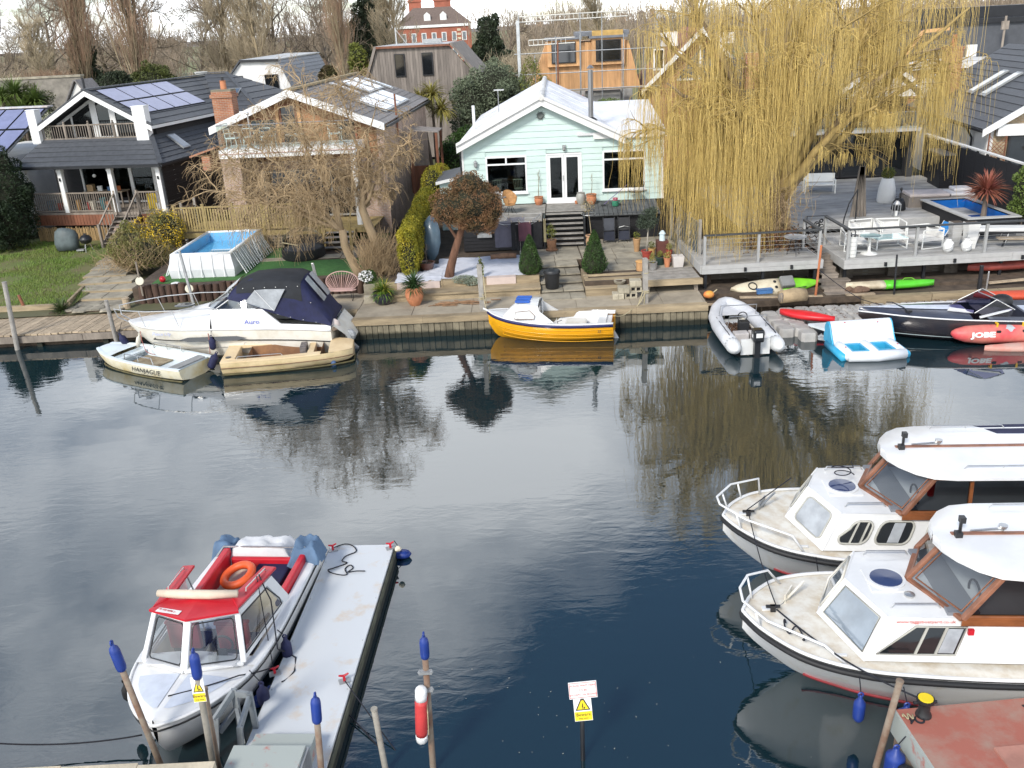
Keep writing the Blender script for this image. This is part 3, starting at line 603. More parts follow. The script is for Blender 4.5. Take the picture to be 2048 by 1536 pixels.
for x in (.15,2.08,4.78,7.33): K().box(x-.11,x+.11,-.05,.17,0,2.12).box(x-.13,x+.13,-.07,.19,1.98,2.1).o('veranda_post', M_white, h1, bevel=.01)
K().box(.0,7.5,-.06,.18,2.12,2.26).o('veranda_beam', M_white, h1)
for i, (a, b, n_) in enumerate(((.25,1.97,15),(2.2,4.67,21),(6.05,7.2,9))): balusters(h1, M_oldwood, (a,.0,0),(b,.0,0),.95,n_, posts=2, post_h=1.0)
for a, b in ((1.6,3.2),(3.2,4.4),(4.4,5.7),(5.7,6.9)): window(h1, a, b, .06, 2.15, 2.3, .09, 1, None, M_white, M_glass, False, 'glass_door')
for k in range(6): pbox('stair_tread', M_oldwood, h1, 4.85,5.95,-.35-.27*k,-.06-.27*k,-.2-.2*k,-.15-.2*k)
for x in (4.8,6.0):
    s_ = K().beam((x,0,.95),(x,-1.75,-.35),.07,.05).beam((x,0,-.1),(x,-1.75,-1.35),.05,.25).beam((x,-1.75,-1.4),(x,-1.75,-.25),.1,.1,(0,1,0)).beam((x,-.02,0),(x,-.02,1.05),.1,.1,(0,1,0)).o('stair_rail', M_oldwood, h1)
    for k in range(7): t_ = (k+.5)/7; K().beam((x,-1.75*t_,-.05-1.25*t_),(x,-1.75*t_,.93-1.28*t_),.03,.03,(0,1,0)).o('baluster', M_oldwood, s_)
K().box(4.3,7.4,-.1,2.2,-1.5,-.62).o('pink_base', M_pbrick, h1)
E0, E1, ZE, ZT = -.1, 7.75, 2.27, 3.4
courses(h1, M_slate, (E0,-.35,ZE),(E1,-.35,ZE),(6.35,1.65,ZT),(.5,1.65,ZT), 6)
courses(h1, M_slate, (E1,-.35,ZE),(E1,14,ZE),(6.35,14,ZT),(6.35,1.65,ZT), 6)
K().beam((E1+.03,-.38,ZE+.06),(6.35,1.65,ZT+.07),.22,.06).o('hip_ridge', M_slate, h1)
K().beam((E0,-.4,ZE-.05),(E1,-.4,ZE-.05),.1,.1).beam((E1+.05,-.4,ZE-.05),(E1+.05,14,ZE-.05),.1,.1).o('gutter', M_black, h1)
K().box(6.2,6.34,2.2,14,3.2,4.0).box(.5,.64,2.2,14,3.2,4.0).o('upper_wall', M_blackclad, h1)
AX, AZ, AS = 3.42, 5.62, .54
gt = lambda x: AZ-AS*abs(x-AX)
for s, xe in ((-1,.2),(1,6.65)):
    courses(h1, M_slate, *( [(xe,14,gt(xe)),(xe,1.35,gt(xe)),(AX,1.35,AZ),(AX,14,AZ)] if s < 0 else [(xe,1.35,gt(xe)),(xe,14,gt(xe)),(AX,14,AZ),(AX,1.35,AZ)]), 8)
    K().prism([(xe,1.30,gt(xe)),(AX,1.30,AZ),(AX,1.30,AZ-.24),(xe,1.30,gt(xe)-.24)],(0,.04,0)).o('bargeboard', M_white, h1)
    K().prism([(xe,1.33,gt(xe)+.03),(AX,1.33,AZ+.03),(AX,1.33,AZ+.11),(xe,1.33,gt(xe)+.11)],(0,.14,0)).o('verge', M_slate, h1)
K().box(6.6,6.66,1.35,14,3.74,3.88).o('fascia', M_white, h1)
K().beam((AX,1.3,AZ+.07),(AX,14.1,AZ+.07),.25,.06).o('ridge_tile', M_slate, h1)
gw = 2.5
K().prism([(.75,gw,3.3),(2.2,gw,3.3),(2.2,gw,3.35),(.75,gw,3.35)],(0,.05,0)).prism([(.7,gw,3.85),(2.9,gw,5.05),(2.9,gw,5.2),(.7,gw,4.02)],(0,.06,0)).prism([(6.1,gw,3.85),(3.9,gw,5.05),(3.9,gw,5.2),(6.1,gw,4.02)],(0,.06,0)).box(2.75,3.0,gw-.02,gw+.08,3.3,5.1).box(3.82,4.07,gw-.02,gw+.08,3.3,5.1).box(1.55,1.65,gw,gw+.06,3.3,4.35).box(5.15,5.25,gw,gw+.06,3.3,4.35).prism([(2.75,gw-.03,5.0),(4.07,gw-.03,5.0),(AX,gw-.03,5.45)],(0,.08,0)).o('gable_frame', M_white, h1)
K().box(3.0,3.82,gw,gw+.06,3.3,3.36).box(3.0,3.08,gw,gw+.06,3.36,5.0).box(3.74,3.82,gw,gw+.06,3.36,5.0).o('balcony_door', M_white, h1)
K().prism([(.75,gw+.03,3.3),(6.05,gw+.03,3.3),(6.05,gw+.03,3.9),(AX,gw+.03,5.3),(.75,gw+.03,3.9)],(0,.01,0)).o('gable_glass', M_dglass, h1)
K().prism([(.6,gw-.01,3.3),(1.55,gw-.01,3.3),(1.55,gw-.01,4.3),(.6,gw-.01,3.8)],(0,.02,0)).prism([(5.25,gw-.01,3.3),(6.2,gw-.01,3.3),(6.2,gw-.01,3.8),(5.25,gw-.01,4.3)],(0,.02,0)).o('gable_cheek', M_blackclad, h1)
K().box(.4,6.3,1.5,gw,3.22,3.3).o('balcony_floor', M_oldwood, h1)
balusters(h1, M_oldwood, (.45,1.55,3.3),(5.8,1.55,3.3),.72,40,'balcony_rail', posts=5, post_h=.82, ball=True)
for x0, x1 in ((.05,.5),(5.78,6.42)):
    hn = K().box(x0,x1,1.3,1.75,3.2,4.8).o('wing_wall', M_white, h1)
    for k in range(9): K().box(x0-.006,x1+.006,1.285,1.31,3.24+.17*k,3.395+.17*k).o('weatherboard', M_white, hn)
    K().box(x0-.03,x1+.03,1.27,1.78,4.8,4.84).o('cap', M_white, hn)
M_solar = mat('solar_cell', (.20,.22,.36), .3, .12, 3, spec=.35)
def on_r(y, x, l=.09): return V((x, y, gt(x)+l))
for r in range(2):
    for c in range(4):
        x0 = 3.62+1.12*r; y0 = 2.0+1.68*c
        pn = K().slab([on_r(y0,x0),on_r(y0,x0+1.05),on_r(y0+1.62,x0+1.05),on_r(y0+1.62,x0)],.04).o('solar_panel', M_black, h1)
        K().slab([on_r(y0+.025,x0+.025,.098),on_r(y0+.025,x0+1.025,.098),on_r(y0+1.595,x0+1.025,.098),on_r(y0+1.595,x0+.025,.098)],.006).o('cell_sheet', M_solar, pn)
WX, WY = 8.9, 9.6
courses(h1, M_slate, (6.4,8.6,3.85),(WX,8.6,3.85),(5.4,12.4,5.75),(4,12.4,5.75), 8); courses(h1, M_slate, (WX,8.6,3.85),(WX,16.5,3.85),(5.4,12.4,5.75),(5.39,12.41,5.75), 7)
K().beam((WX,8.6,3.93),(5.4,12.4,5.82),.2,.05).beam((3.5,12.4,5.82),(5.4,12.4,5.82),.2,.05).o('hip_ridge', M_slate, h1)
K().box(6.34,8.7,8.9,9.0,2.2,3.85).box(8.6,8.7,9.01,16,2.2,3.85).o('wing_wall_black', M_blackclad, h1); K().box(6.66,WX+.02,8.52,8.58,3.72,3.86).box(WX,WX+.05,8.58,16.5,3.72,3.86).o('fascia', M_white, h1)
def on_w(x, y, l=.08): return V((x, y, 3.85+(y-8.6)*.5+l))
skylight(h1, on_w(6.3,9.7),on_w(7.1,9.7),on_w(7.1,10.6),on_w(6.3,10.6));
def on_s(y, x, l=.07): return V((x, y, ZE+(E1-x)/(E1-6.35)*(ZT-ZE)+l))
skylight(h1, on_s(2.6,7.4),on_s(3.3,7.4),on_s(3.3,6.6),on_s(2.6,6.6)); skylight(h1, on_s(8.2,7.2),on_s(9.0,7.2),on_s(9.0,6.6),on_s(8.2,6.6))
K().tube([(1.0,5,4.5),(1.0,5,6.1)],.06,8).o('stove_pipe', M_black, h1)
for x in (2.08,7.33): K().box(x-.03,x+.03,-.12,-.05,1.55,1.7).o('post_lamp', M_black, h1)
def h1p(x, y, z): return Matrix.Translation((-23.6,45.5,2.4)) @ Matrix.Rotation(rad(-11),4,'Z') @ V((x,y,z))
clut = [('storage_jar','tall ochre jar on the veranda of the dark roofed house','jar',(.36,.2,.06),2.5,.13,.55),('watering_can','red can beside the second veranda post','can',(.35,.03,.03),2.9,.1,.4),('paint_tub','cream tub at the middle of the veranda railing','tub',(.55,.5,.4),3.3,.16,.5),('garden_bucket','teal bucket leaning at the veranda railing','bucket',(.04,.2,.22),3.75,.15,.6),('flower_pot','orange clay pot behind the veranda railing','flowerpot',(.55,.22,.1),4.05,.12,.45),('plant_tub','dark green tub near the veranda stairs','tub',(.03,.1,.05),4.4,.15,.7),('storage_tub','blue grey tub behind the leftmost railing bay','tub',(.18,.25,.3),.9,.22,.5),('paint_can','red pot at the end of the leftmost railing bay','pot',(.4,.04,.03),1.4,.14,.4),('yellow_crate','bright yellow crate right of the veranda stairs','crate',(.7,.5,.03),6.4,.2,.75),('white_bucket','white bucket in the right railing bay','bucket',(.7,.7,.68),6.85,.13,.35)]
for nm, lb, ct, c, x, r, h in clut:
    t = T(nm, lb, ct, h1p(x,.45+.1*math.sin(x*7),0), random.uniform(0,40)); m = mat('clutter_'+nm, c, .5, .2)
    if 'crate' in nm:
        K().box(-r,r,-r,r,0,.04).box(-r,-r+.03,-r,r,.04,h).box(r-.03,r,-r,r,.04,h).box(-r+.03,r-.03,-r,-r+.03,.04,h).box(-r+.03,r-.03,r-.03,r,.04,h).o('body', m, t)
    else: K().lathe([(r*.75,0),(r*.95,h*.5),(r,h*.93),(r*1.08,h*.94),(r*1.08,h),(r*.9,h),(r*.85,h*.3)],12).o('body', m, t, 50)
    K().ring((0,0,h*.97),r,.012,12,5).o('rim', m, t)
tb = T('work_table', 'cluttered wooden table behind the veranda glass doors', 'table', h1p(3.3,1.6,0), -11)
K().box(-1.1,1.1,-.35,.35,.74,.79).o('tabletop', M_deckwood, tb)
for a in (-1,1):
    for b in (-1,1): K().box(a*1.0-.03,a*1.0+.03,b*.28-.03,b*.28+.03,0,.74).o('leg', M_oldwood, tb)
for i, (x, c, s_) in enumerate(((-.8,(.45,.3,.15),.3),(-.3,(.7,.7,.66),.22),(.2,(.1,.2,.35),.18),(.7,(.5,.15,.05),.2))):
    nm = ('cardboard_box','white_tin','blue_tin','red_tin')[i]; o = K().box(-s_/2,s_/2,-s_/2,s_/2,0,s_).box(-s_/2-.006,s_/2+.006,-s_/2-.006,s_/2+.006,s_,s_+.02).o(nm, mat('tbl_'+nm, c, .6)); tag(o, ('brown cardboard box','white tin','small blue tin','rust red tin')[i]+' on the table behind the veranda glass', 'box' if i == 0 else 'tin'); o.location = h1p(3.3+x,1.6,.79); o.rotation_euler.z = .2*i
lp = T('pendant_lamp', 'small white pendant lamp hanging in the veranda', 'lamp', h1p(3.1,1.2,1.6)); K().tube([(0,0,.1),(0,0,.6)],.008,5).o('cord', M_black, lp); K().ell((0,0,0),.1,.1,.09).o('shade', M_white, lp, True)
rf_ = T('reed_screen', 'golden reed screen along the foot of the veranda', 'screen', (-23.6,45.5,2.4), -11)
M_reed = mat('reed', (.42,.28,.13), .8, .3, 5, rnd=.25, st=(1,1,.2))
for k in range(70):
    x = .25+.058*k; K().tube([(x,-.1,-1.5),(x+random.uniform(-.02,.02),-.12,-.72+random.uniform(-.06,.05))],.026,5).o('reed', M_reed, rf_)
# brick house with glass balcony
h2 = T('brick_house', 'brick house with glass balcony, white bargeboards and roof lights behind the bare willow', 'house', (-12.0,42.5,1.2), -4)
QX, QZ, QS = 2.85, 6.55, .385
qt = lambda x: QZ-QS*abs(x-QX)
K().box(-.55,-.25,0,13.5,0,qt(-.5)-.1).box(6.5,6.8,0,13.5,0,qt(6.6)-.1).box(-.25,6.5,13.3,13.5,0,5).box(-.25,1.0,0,.3,0,3.1).box(5.6,6.5,0,.3,0,3.1).box(-.25,6.5,0,.3,3.101,3.5).o('wall', M_pbrick, h2)
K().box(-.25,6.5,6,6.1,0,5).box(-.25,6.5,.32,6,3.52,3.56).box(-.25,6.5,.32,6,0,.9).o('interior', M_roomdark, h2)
for a, b in ((1.0,2.5),(2.5,4.1),(4.1,5.6)): window(h2, a, b, .9, 3.08, .08, .08, 1, None, mat('grey_frame', (.3,.3,.28), .5), M_dglass, False, 'glass_door')
K().prism([(-.3,.12,3.5),(6.5,.12,3.5),(6.5,.12,qt(6.5)-.15),(QX,.12,QZ-.15),(-.3,.12,qt(-.3)-.15)],(0,.1,0)).o('gable_wall', mat('gable_timber', (.34,.17,.08), .7, .25, 3, st=(1,1,.3)), h2)
for a, b in ((.7,2.0),(2.15,2.95),(4.6,5.6)): window(h2, a, b, 3.6, min(qt(a),qt(b))-.3, .06, .08, 1, None, M_redwood, M_dglass, False)
for x in (2.05,3.05): K().box(x-.07,x+.07,.0,.1,3.5,qt(x)-.2).o('mullion_post', M_cedar, h2)
for s, xe in ((-1,-.95),(1,7.0)):
    courses(h2, M_slate2, *([(xe,13.9,qt(xe)),(xe,-.55,qt(xe)),(QX,-.55,QZ),(QX,13.9,QZ)] if s < 0 else [(xe,-.55,qt(xe)),(xe,13.9,qt(xe)),(QX,13.9,QZ),(QX,-.55,QZ)]), 12, .022)
    K().prism([(xe,-.62,qt(xe)+.08),(QX,-.62,QZ+.08),(QX,-.62,QZ-.24),(xe,-.62,qt(xe)-.24)],(0,.06,0)).o('bargeboard', M_white, h2)
K().box(7.0,7.12,-.5,13.9,4.78,4.9).o('gutter', M_black, h2)
K().beam((QX,-.6,QZ+.06),(QX,14,QZ+.06),.3,.09).o('ridge_tile', mat('mossy_ridge', (.30,.24,.14), .9, .3), h2)
def on_q(y, x, l=.06): return V((x, y, qt(x)+l))
for y0, y1, x0, x1 in ((7.4,9.2,3.3,4.9),(9.5,11.3,3.3,4.9),(3.0,5.2,5.0,6.5),(5.3,7.5,5.0,6.5),(7.6,9.8,5.0,6.5),(5.6,5.95,3.2,4.7),(12.2,12.6,3.6,5.2)): skylight(h2, on_q(y0,x1),on_q(y1,x1),on_q(y1,x0),on_q(y0,x0), mat('wide_pane', (.30,.37,.48), .1, .25, 2, spec=.6))
ch = K().box(-1.0,-.08,.5,1.25,0,6.35).box(-1.06,-.02,.44,1.31,6.35,6.5).box(-1.0,-.08,.5,1.25,6.5,6.62).o('chimney', M_brick, h2)
K().box(-1.0,-.08,.52,1.23,6.62,6.7).o('chimney_cap', mat('mossy_mortar', (.2,.18,.13), .9), ch); K().lathe([(.14,0),(.13,.35),(.15,.38)],12,(-.5,.87,6.7)).o('chimney_pot', M_terra, ch); K().lathe([(.07,0),(.07,.16)],8,(-.5,.87,7.08)).o('cowl', M_dark, ch)
K().box(-.15,5.9,-2.0,.0,4.0-.05,4.32).o('balcony_slab', M_white, h2); K().box(-.15,5.9,-2.03,-2.001,4.12,4.15).o('slab_line', mat('pink_line', (.5,.3,.27), .6), h2)
M_bglass = glassmat('balcony_glass', (.93,.97,.95), 1.45, .02, .97)
for a, b in ((-.1,1.4),(1.43,2.9),(2.93,4.4),(4.43,5.88)): K().box(a,b,-1.95,-1.935,4.4,5.32).o('glass_panel', M_bglass, h2)
K().box(-.1,-.085,-1.9,-.1,4.4,5.32).o('glass_panel', M_bglass, h2)
K().tube([(-.1,-1.94,5.34),(5.88,-1.94,5.34)],.025,6).tube([(-.1,-1.94,5.34),(-.1,0,5.34)],.025,6).o('handrail', M_alu, h2)
K().tube([(1.35,-1.85,4.3),(1.35,-1.85,5.75)],.035,8).ell((1.35,-1.85,5.8),.07,.07,.08).o('balcony_lamp_post', M_alu, h2)
for x in (-.05,5.6): K().box(x,x+.22,-1.8,-1.58,.7,3.95).o('white_column', M_white2, h2)
K().box(-.15,.7,-1.9,.0,.7,3.9).o('brick_pier', M_pbrick, h2)
K().box(-.9,-.55,-2.1,.2,3.5,4.1).slab([(-1.4,-2.2,4.15),(-.2,-2.2,4.5),(-.2,.0,4.5),(-1.4,.0,4.15)],.08).o('side_parapet', M_brick, h2)
K().tube([(6.9,3.2,4.0),(6.9,3.2,6.0)],.05,8).o('flue_pipe', M_redwood, h2)
M_wchair = mat('white_metal', (.75,.78,.76), .45, .08)
def bchair(x, y, rz, label):
    p = Matrix.Translation((-12,42.5,1.2)) @ Matrix.Rotation(rad(-4),4,'Z') @ V((x,y,4.33)); t = T('balcony_chair', label, 'chair', p, rz, 'white chairs on the glass balcony')
    K().box(-.24,.24,-.24,.24,.4,.44).o('seat', M_wchair, t); K().tube([(-.24,.24,.42),(-.25,.28,.8),(.25,.28,.8),(.24,.24,.42)],.018,6).o('backrest', M_wchair, t)
    for a in (-1,1):
        K().tube([(a*.26,-.22,.42),(a*.27,-.2,.62),(a*.26,.27,.64)],.015,5).o('armrest', M_wchair, t)
        for b in (-1,1): K().tube([(a*.22,b*.22,.41),(a*.24,b*.24,0)],.016,5).o('leg', M_wchair, t)
bchair(.35,-1.3,80,'white chair nearest the left end of the glass balcony'); bchair(1.0,-1.1,190,'white chair second from the left on the glass balcony'); bchair(1.9,-1.2,170,'white chair beside the lamp post on the glass balcony'); bchair(4.9,-1.2,20,'white chair near the right end of the glass balcony')
bt = T('balcony_table', 'small white table in the middle of the glass balcony', 'table', Matrix.Translation((-12,42.5,1.2)) @ Matrix.Rotation(rad(-4),4,'Z') @ V((3.1,-1.2,4.33)))
K().lathe([(.4,.42),(.42,.44),(.4,.46)],16).o('tabletop', M_wchair, bt); K().tube([(0,0,0),(0,0,.42)],.03,8).lathe([(.22,0),(.2,.03)],12).o('pedestal', M_wchair, bt)
pp = T('side_porch', 'small open porch with grey slatted roof right of the brick house', 'porch', (-12.0,42.5,1.2), -4)
for k in range(6): K().slab([(7.25,4.2+.32*k,4.2),(8.7,4.2+.32*k,4.05),(8.7,4.5+.32*k,4.05),(7.25,4.5+.32*k,4.2)],.04).o('roof_slat', M_silver, pp)
for x, y in ((7.3,4.3),(8.6,4.3),(8.6,6.0)): K().box(x-.06,x+.06,y-.06,y+.06,.8,4.05).o('post', M_redwood, pp)
K().box(6.9,8.6,5.9,6.0,.8,2.2).o('side_panel', M_redwood, pp)
rd = T('raised_timber_deck', 'raised pine deck with picket rail behind the white pool', 'deck', (-14.6,40.3,1.2), -4)
for k in range(18): pbox('deck_board', M_fencewood, rd, .1,8.9,.1+.15*k,.24+.15*k,.76,.8)
K().beam((0,0,1.95),(6.6,0,1.95),.08,.07).beam((0,0,.95),(6.6,0,.95),.06,.1).beam((0,0,.7),(8.9,0,.7),.06,.22).o('rail', M_fencewood, rd)
for k in range(54): x = .1+.12*k; pbox('picket', M_fencewood, rd, x-.035,x+.035,-.05,-.02,.9,1.8+.12*abs(math.sin((x+.3)*1.18)))
for k in range(6): x = 1.32*k; K().box(x-.055,x+.055,-.06,.05,0,2.06).box(x-.075,x+.075,-.08,.07,2.06,2.09).o('post', M_fencewood, rd)
lt = K()
for k in range(15): x = 2.6+.16*k; lt.box(x-.014,x+.014,-.045,-.03,.05,.62)
for k in range(5): z = .08+.13*k; lt.box(2.55,4.9,-.03,-.016,z-.014,z+.014)
o = lt.o('lattice', M_deckwood, rd); o['kind'] = 'stuff'
K().box(2.5,6.4,.05,.08,.0,.6).o('skirt_board', M_silver, rd)
for k in range(4): pbox('stair_tread', M_greywood, rd, 6.75,8.0,-.2-.26*k,.06-.26*k,.62-.17*k,.66-.17*k)
for x in (6.7,8.05): K().beam((x,0,.7),(x,-1.05,.05),.05,.2).box(x-.05,x+.05,-1.1,-1.0,0,1.3).beam((x,-1.05,1.25),(x,0,1.9),.06,.05).o('stair_rail', M_fencewood, rd)
fh = T('wattle_fence', 'dark woven wattle fence with grey posts beside the raised pine deck', 'fence', (-15.2,41.2,1.1), 80)
for k in range(12): K().tube([(.25*i, .025*(1 if (i+k)%2 else -1), .15+.13*k) for i in range(11)],.03,5).o('withy', mat('withy', (.14,.10,.06), .9, .3), fh)
for x in (0,1.2,2.5): K().box(x-.05,x+.05,-.06,.06,0,1.95).o('post', M_greywood, fh)
# houses further back and at the right
fl_ = T('solar_roofed_house', 'low house with blue solar roof at the left edge of the picture', 'house', (-29.5,47.5,1.0), -11)
K().box(0,4.6,0,8,0,4.0).o('wall', M_white2, fl_)
courses(fl_, M_slate, (-.2,-.3,4.0),(4.9,-.3,4.0),(4.9,4.2,6.1),(-.2,4.2,6.1), 7)
for i in range(4):
    for j in range(2):
        x0, y0 = .1+1.18*i, .2+1.9*j; f = lambda x, y, l=.1: V((x, y, 4.0+(y+.3)*.467+l))
        pn = K().slab([f(x0,y0),f(x0+1.12,y0),f(x0+1.12,y0+1.8),f(x0,y0+1.8)],.04).o('solar_panel', M_black, fl_); K().slab([f(x0+.03,y0+.03,.11),f(x0+1.09,y0+.03,.11),f(x0+1.09,y0+1.77,.11),f(x0+.03,y0+1.77,.11)],.006).o('cell_sheet', M_solar, pn)
K().beam((-.2,4.2,6.15),(4.9,4.2,6.15),.5,.08).o('ridge', mat('rusty_sheet', (.45,.36,.32), .7, ns=2, col2=(.55,.58,.6)), fl_); K().box(-.3,5,-.4,-.32,3.8,4.02).o('fascia', M_white, fl_)
wm = T('white_mansard_house', 'white rendered house with grey mansard roof behind the brick chimney', 'house', (-18.9,64,1), -4)
P = [(.2,0,0),(5.3,0,0),(5.3,0,5.6),(4.5,0,7.5),(2.05,0,7.6),(.2,0,5.7)]
K().prism(P, (0,.3,0)).o('gable_wall', M_white2, wm)
K().box(.2,5.3,.301,11,0,5.6).o('wall', M_white2, wm)
courses(wm, mat('blue_slate', (.13,.15,.18), .55, .2, rnd=.15), (5.5,-.2,5.4),(5.5,11,5.4),(4.5,11,7.62),(4.5,-.2,7.62), 9)
K().slab([(2.0,-.2,7.7),(4.6,-.2,7.65),(4.6,11,7.75),(2.0,11,7.8)],.08).o('flat_roof', M_steelgrey, wm); K().slab([(.0,11,5.5),(.0,-.2,5.5),(2.0,-.2,7.72),(2.0,11,7.72)],.08).o('roof_slope', M_slate, wm)
K().prism([(2.0,-.24,7.7),(4.6,-.24,7.65),(4.6,-.24,7.5),(2.0,-.24,7.55)],(0,.05,0)).o('fascia', M_dark, wm)
window(wm, 1.05,2.0,5.65,6.7,-.06,.05,2,None,M_dark,M_dglass); window(wm, 3.5,4.4,5.75,6.7,-.06,.05,2,None,M_dark,M_dglass)
for z in range(8): K().box(1.1,1.95,-.05,-.045,5.72+.12*z,5.79+.12*z).o('blind_slat', M_white, wm)
K().tube([(.4,-.05,5.9),(.0,-.25,5.9),(-.3,-.3,6.1)],.02,4).tube([(-.3,-.3,5.9),(-.3,-.3,6.3)],.015,4).o('aerial', M_dark, wm)
tm = T('timber_mansard_house', 'silvered timber house with sloping sides and two tall windows', 'house', (-9.6,70,1), -4)
P = [(-.3,0,4.5),(9.2,0,4.5),(6.3,0,7.85),(1.1,0,7.9)]
K().prism(P, (0,.2,0)).box(0,8.6,.01,9,0,4.5).o('wall', M_silver, tm)
nP = 46
for i in range(nP):
    a, b = -.2+9.3*i/nP, -.2+9.3*(i+1)/nP-.02
    zt_ = lambda x: min(7.86, 4.5+(x+.3)*2.4 if x < 1.1 else 9, 4.5+(9.2-x)*1.155)
    zc = min(zt_(a), zt_(b))
    if zc > 4.6: K().prism([(a,-.03,4.5),(b,-.03,4.5),(b,-.03,zt_(b)),(a,-.03,zt_(a))],(0,.028,0)).o('board', M_silver, tm)
for a, b in ((2.3,3.05),(4.3,5.1)): window(tm, a,b,5.85,7.42,-.10,.06,1,None,M_dark,M_dglass,False)
K().slab([(1.0,-.25,8.0),(6.4,-.25,7.95),(6.4,9,7.95),(1.0,9,8.0)],.12).o('flat_roof', M_steelgrey, tm)
K().prism([(6.35,-.25,8.0),(6.55,-.25,8.0),(9.5,-.25,4.5),(9.25,-.25,4.5)],(0,9,0)).o('roof_edge', M_silver, tm); K().prism([(1.1,-.25,8.0),(.9,-.25,8.0),(-.5,-.25,4.5),(-.3,-.25,4.5)],(0,9,0)).o('roof_edge', M_silver, tm)
K().prism([(1.05,-.28,7.98),(6.4,-.28,7.95),(6.4,-.28,7.8),(1.05,-.28,7.82)],(0,.03,0)).o('copper_trim', M_redwood, tm)
K().tube([(2.2,2,8),(2.2,2,9.2)],.06,6).tube([(2.2,2,9.1),(3.0,2,8.0)],.02,4).o('flue', M_alu, tm); K().box(4.0,5.4,3,4,8,8.3).o('roof_hatch', M_steelgrey, tm)
ob = T('orange_timber_house', 'new house clad in orange timber with two dormer windows behind scaffolding', 'house', (2.2,60,1), -3)
K().box(.3,6.4,0.02,8,0,5.2).o('lower_wall', mat('grey_plaster', (.42,.41,.39), .9, .2), ob)
ot = lambda x: min(7.75, 5.0+(x+.1)*2.5, 5.0+(6.9-x)*3.6)
for i in range(50):
    a, b = -.05+6.9*i/50, -.05+6.9*(i+1)/50-.012
    K().prism([(a,-.03,5.0),(b,-.03,5.0),(b,-.03,max(5.02,ot(b))),(a,-.03,max(5.02,ot(a)))],(0,.03,0)).o('board', M_cedar, ob)
K().prism([(-.1,0,5.0),(6.9,0,5.0),(6.15,0,7.75),(1.0,0,7.75)],(0,7,0)).o('mansard', M_cedar, ob)
for a, b in ((1.35,2.85),(4.1,5.65)):
    K().box(a-.25,b+.25,-.3,1,6.4,7.95).o('dormer', M_cedar, ob); window(ob, a,b,6.6,7.85,-.36,.06,1,None,M_dark,M_dglass,False)
    K().box(a-.4,b+.4,-.45,2,7.96,8.1).o('dormer_roof', mat('lead_grey', (.17,.18,.20), .6, .2), ob)
K().box(2.9,6.2,.2,5,8.1,8.35).o('flat_roof', MATS['lead_grey'], ob); K().box(3.9,5.8,-.2,.19,8.1,8.4).o('parapet', mat('yellow_board', (.6,.38,.12), .7, .2), ob)
K().box(3.4,5.6,-.5,.0,3.0,4.9).o('plaster_panel', mat('pale_plaster', (.55,.53,.5), .9, .25, 1), ob); K().box(2.2,3.3,-.2,.0,3.3,4.6).o('debris_netting', mat('red_netting', (.5,.12,.13), .8, .3), ob)
sc_ = T('scaffolding', 'galvanised scaffolding with tall poles and ladder beams around the orange house', 'scaffolding', (1.5,58.4,1), -3)
for x in (0,.9,2.2,3.7,5.0,6.3,7.6,8.3):
    for y in (0,1.1):
        if y and x in (.9,5.0): continue
        K().tube([(x,y,0),(x+.03,y,random.choice((8.2,9.3,9.5,7.2)))],.03,5).o('pole', M_steelgrey, sc_)
for z in (5.1,6.1,7.3): K().tube([(-.3,-.05,z),(8.5,-.05,z)],.03,5).o('ledger', M_steelgrey, sc_)
for z, y in ((5.0,.2),(5.0,.5),(5.0,.8)): K().box(-.2,8.4,y,y+.22,z,z+.04).o('scaffold_board', M_deckwood, sc_)
for z0, x0, x1 in ((9.1,.0,6.6),(7.75,.6,3.4)):
    lb_ = K().tube([(x0,.3,z0),(x1,.3,z0+.05)],.035,5).tube([(x0,.3,z0+.3),(x1,.3,z0+.35)],.035,5)
    for k in range(int((x1-x0)/.28)): x = x0+.28*k; lb_.tube([(x,.3,z0),(x,.3,z0+.32)],.02,4)
    lb_.o('ladder_beam', mat('pale_alloy', (.62,.60,.54), .5), sc_)
K().box(-.12,.06,-.1,.1,4.5,9.2).o('white_hoist_mast', mat('mast_grey', (.5,.52,.52), .5, .2), sc_); K().tube([(2.3,-.1,4.6),(2.35,-.1,7.9)],.05,6).o('standpipe', M_redwood, sc_)
mn = T('brick_mansion', 'large red brick mansion with tall chimneys far behind the bare trees', 'house', (-24,240,2), 4)
M_mbrick = mat('mansion_brick', (.36,.12,.075), .9, .2, .6); M_mroof = mat('mansion_roof', (.16,.12,.10), .9, .2)
K().box(0,18.5,0,14,0,8.3).o('wall', M_mbrick, mn); K().box(-.3,18.8,-.3,14.3,8.3,8.9).o('cornice', M_white, mn)
K().add([(-.3,-.3,8.9),(18.8,-.3,8.9),(18.8,14.3,8.9),(-.3,14.3,8.9),(4.5,5,13),(14,5,13),(14,9,13),(4.5,9,13)],[(0,1,5,4),(1,2,6,5),(2,3,7,6),(3,0,4,7),(4,5,6,7)]).o('roof', M_mroof, mn)
for x in (3.4,9.8): K().box(x,x+4.2 if x > 5 else x+3.2,5.5,7.5,9,15.2).box(x-.2,x+(4.4 if x > 5 else 3.4),5.3,7.7,14.4,14.8).o('chimney', M_mbrick, mn); [K().lathe([(.22,0),(.18,.9)],6,(x+.5+.75*k,6.5,15.2)).o('chimney_pot', mat('pale_pot', (.6,.5,.42), .8), mn) for k in range(4)]
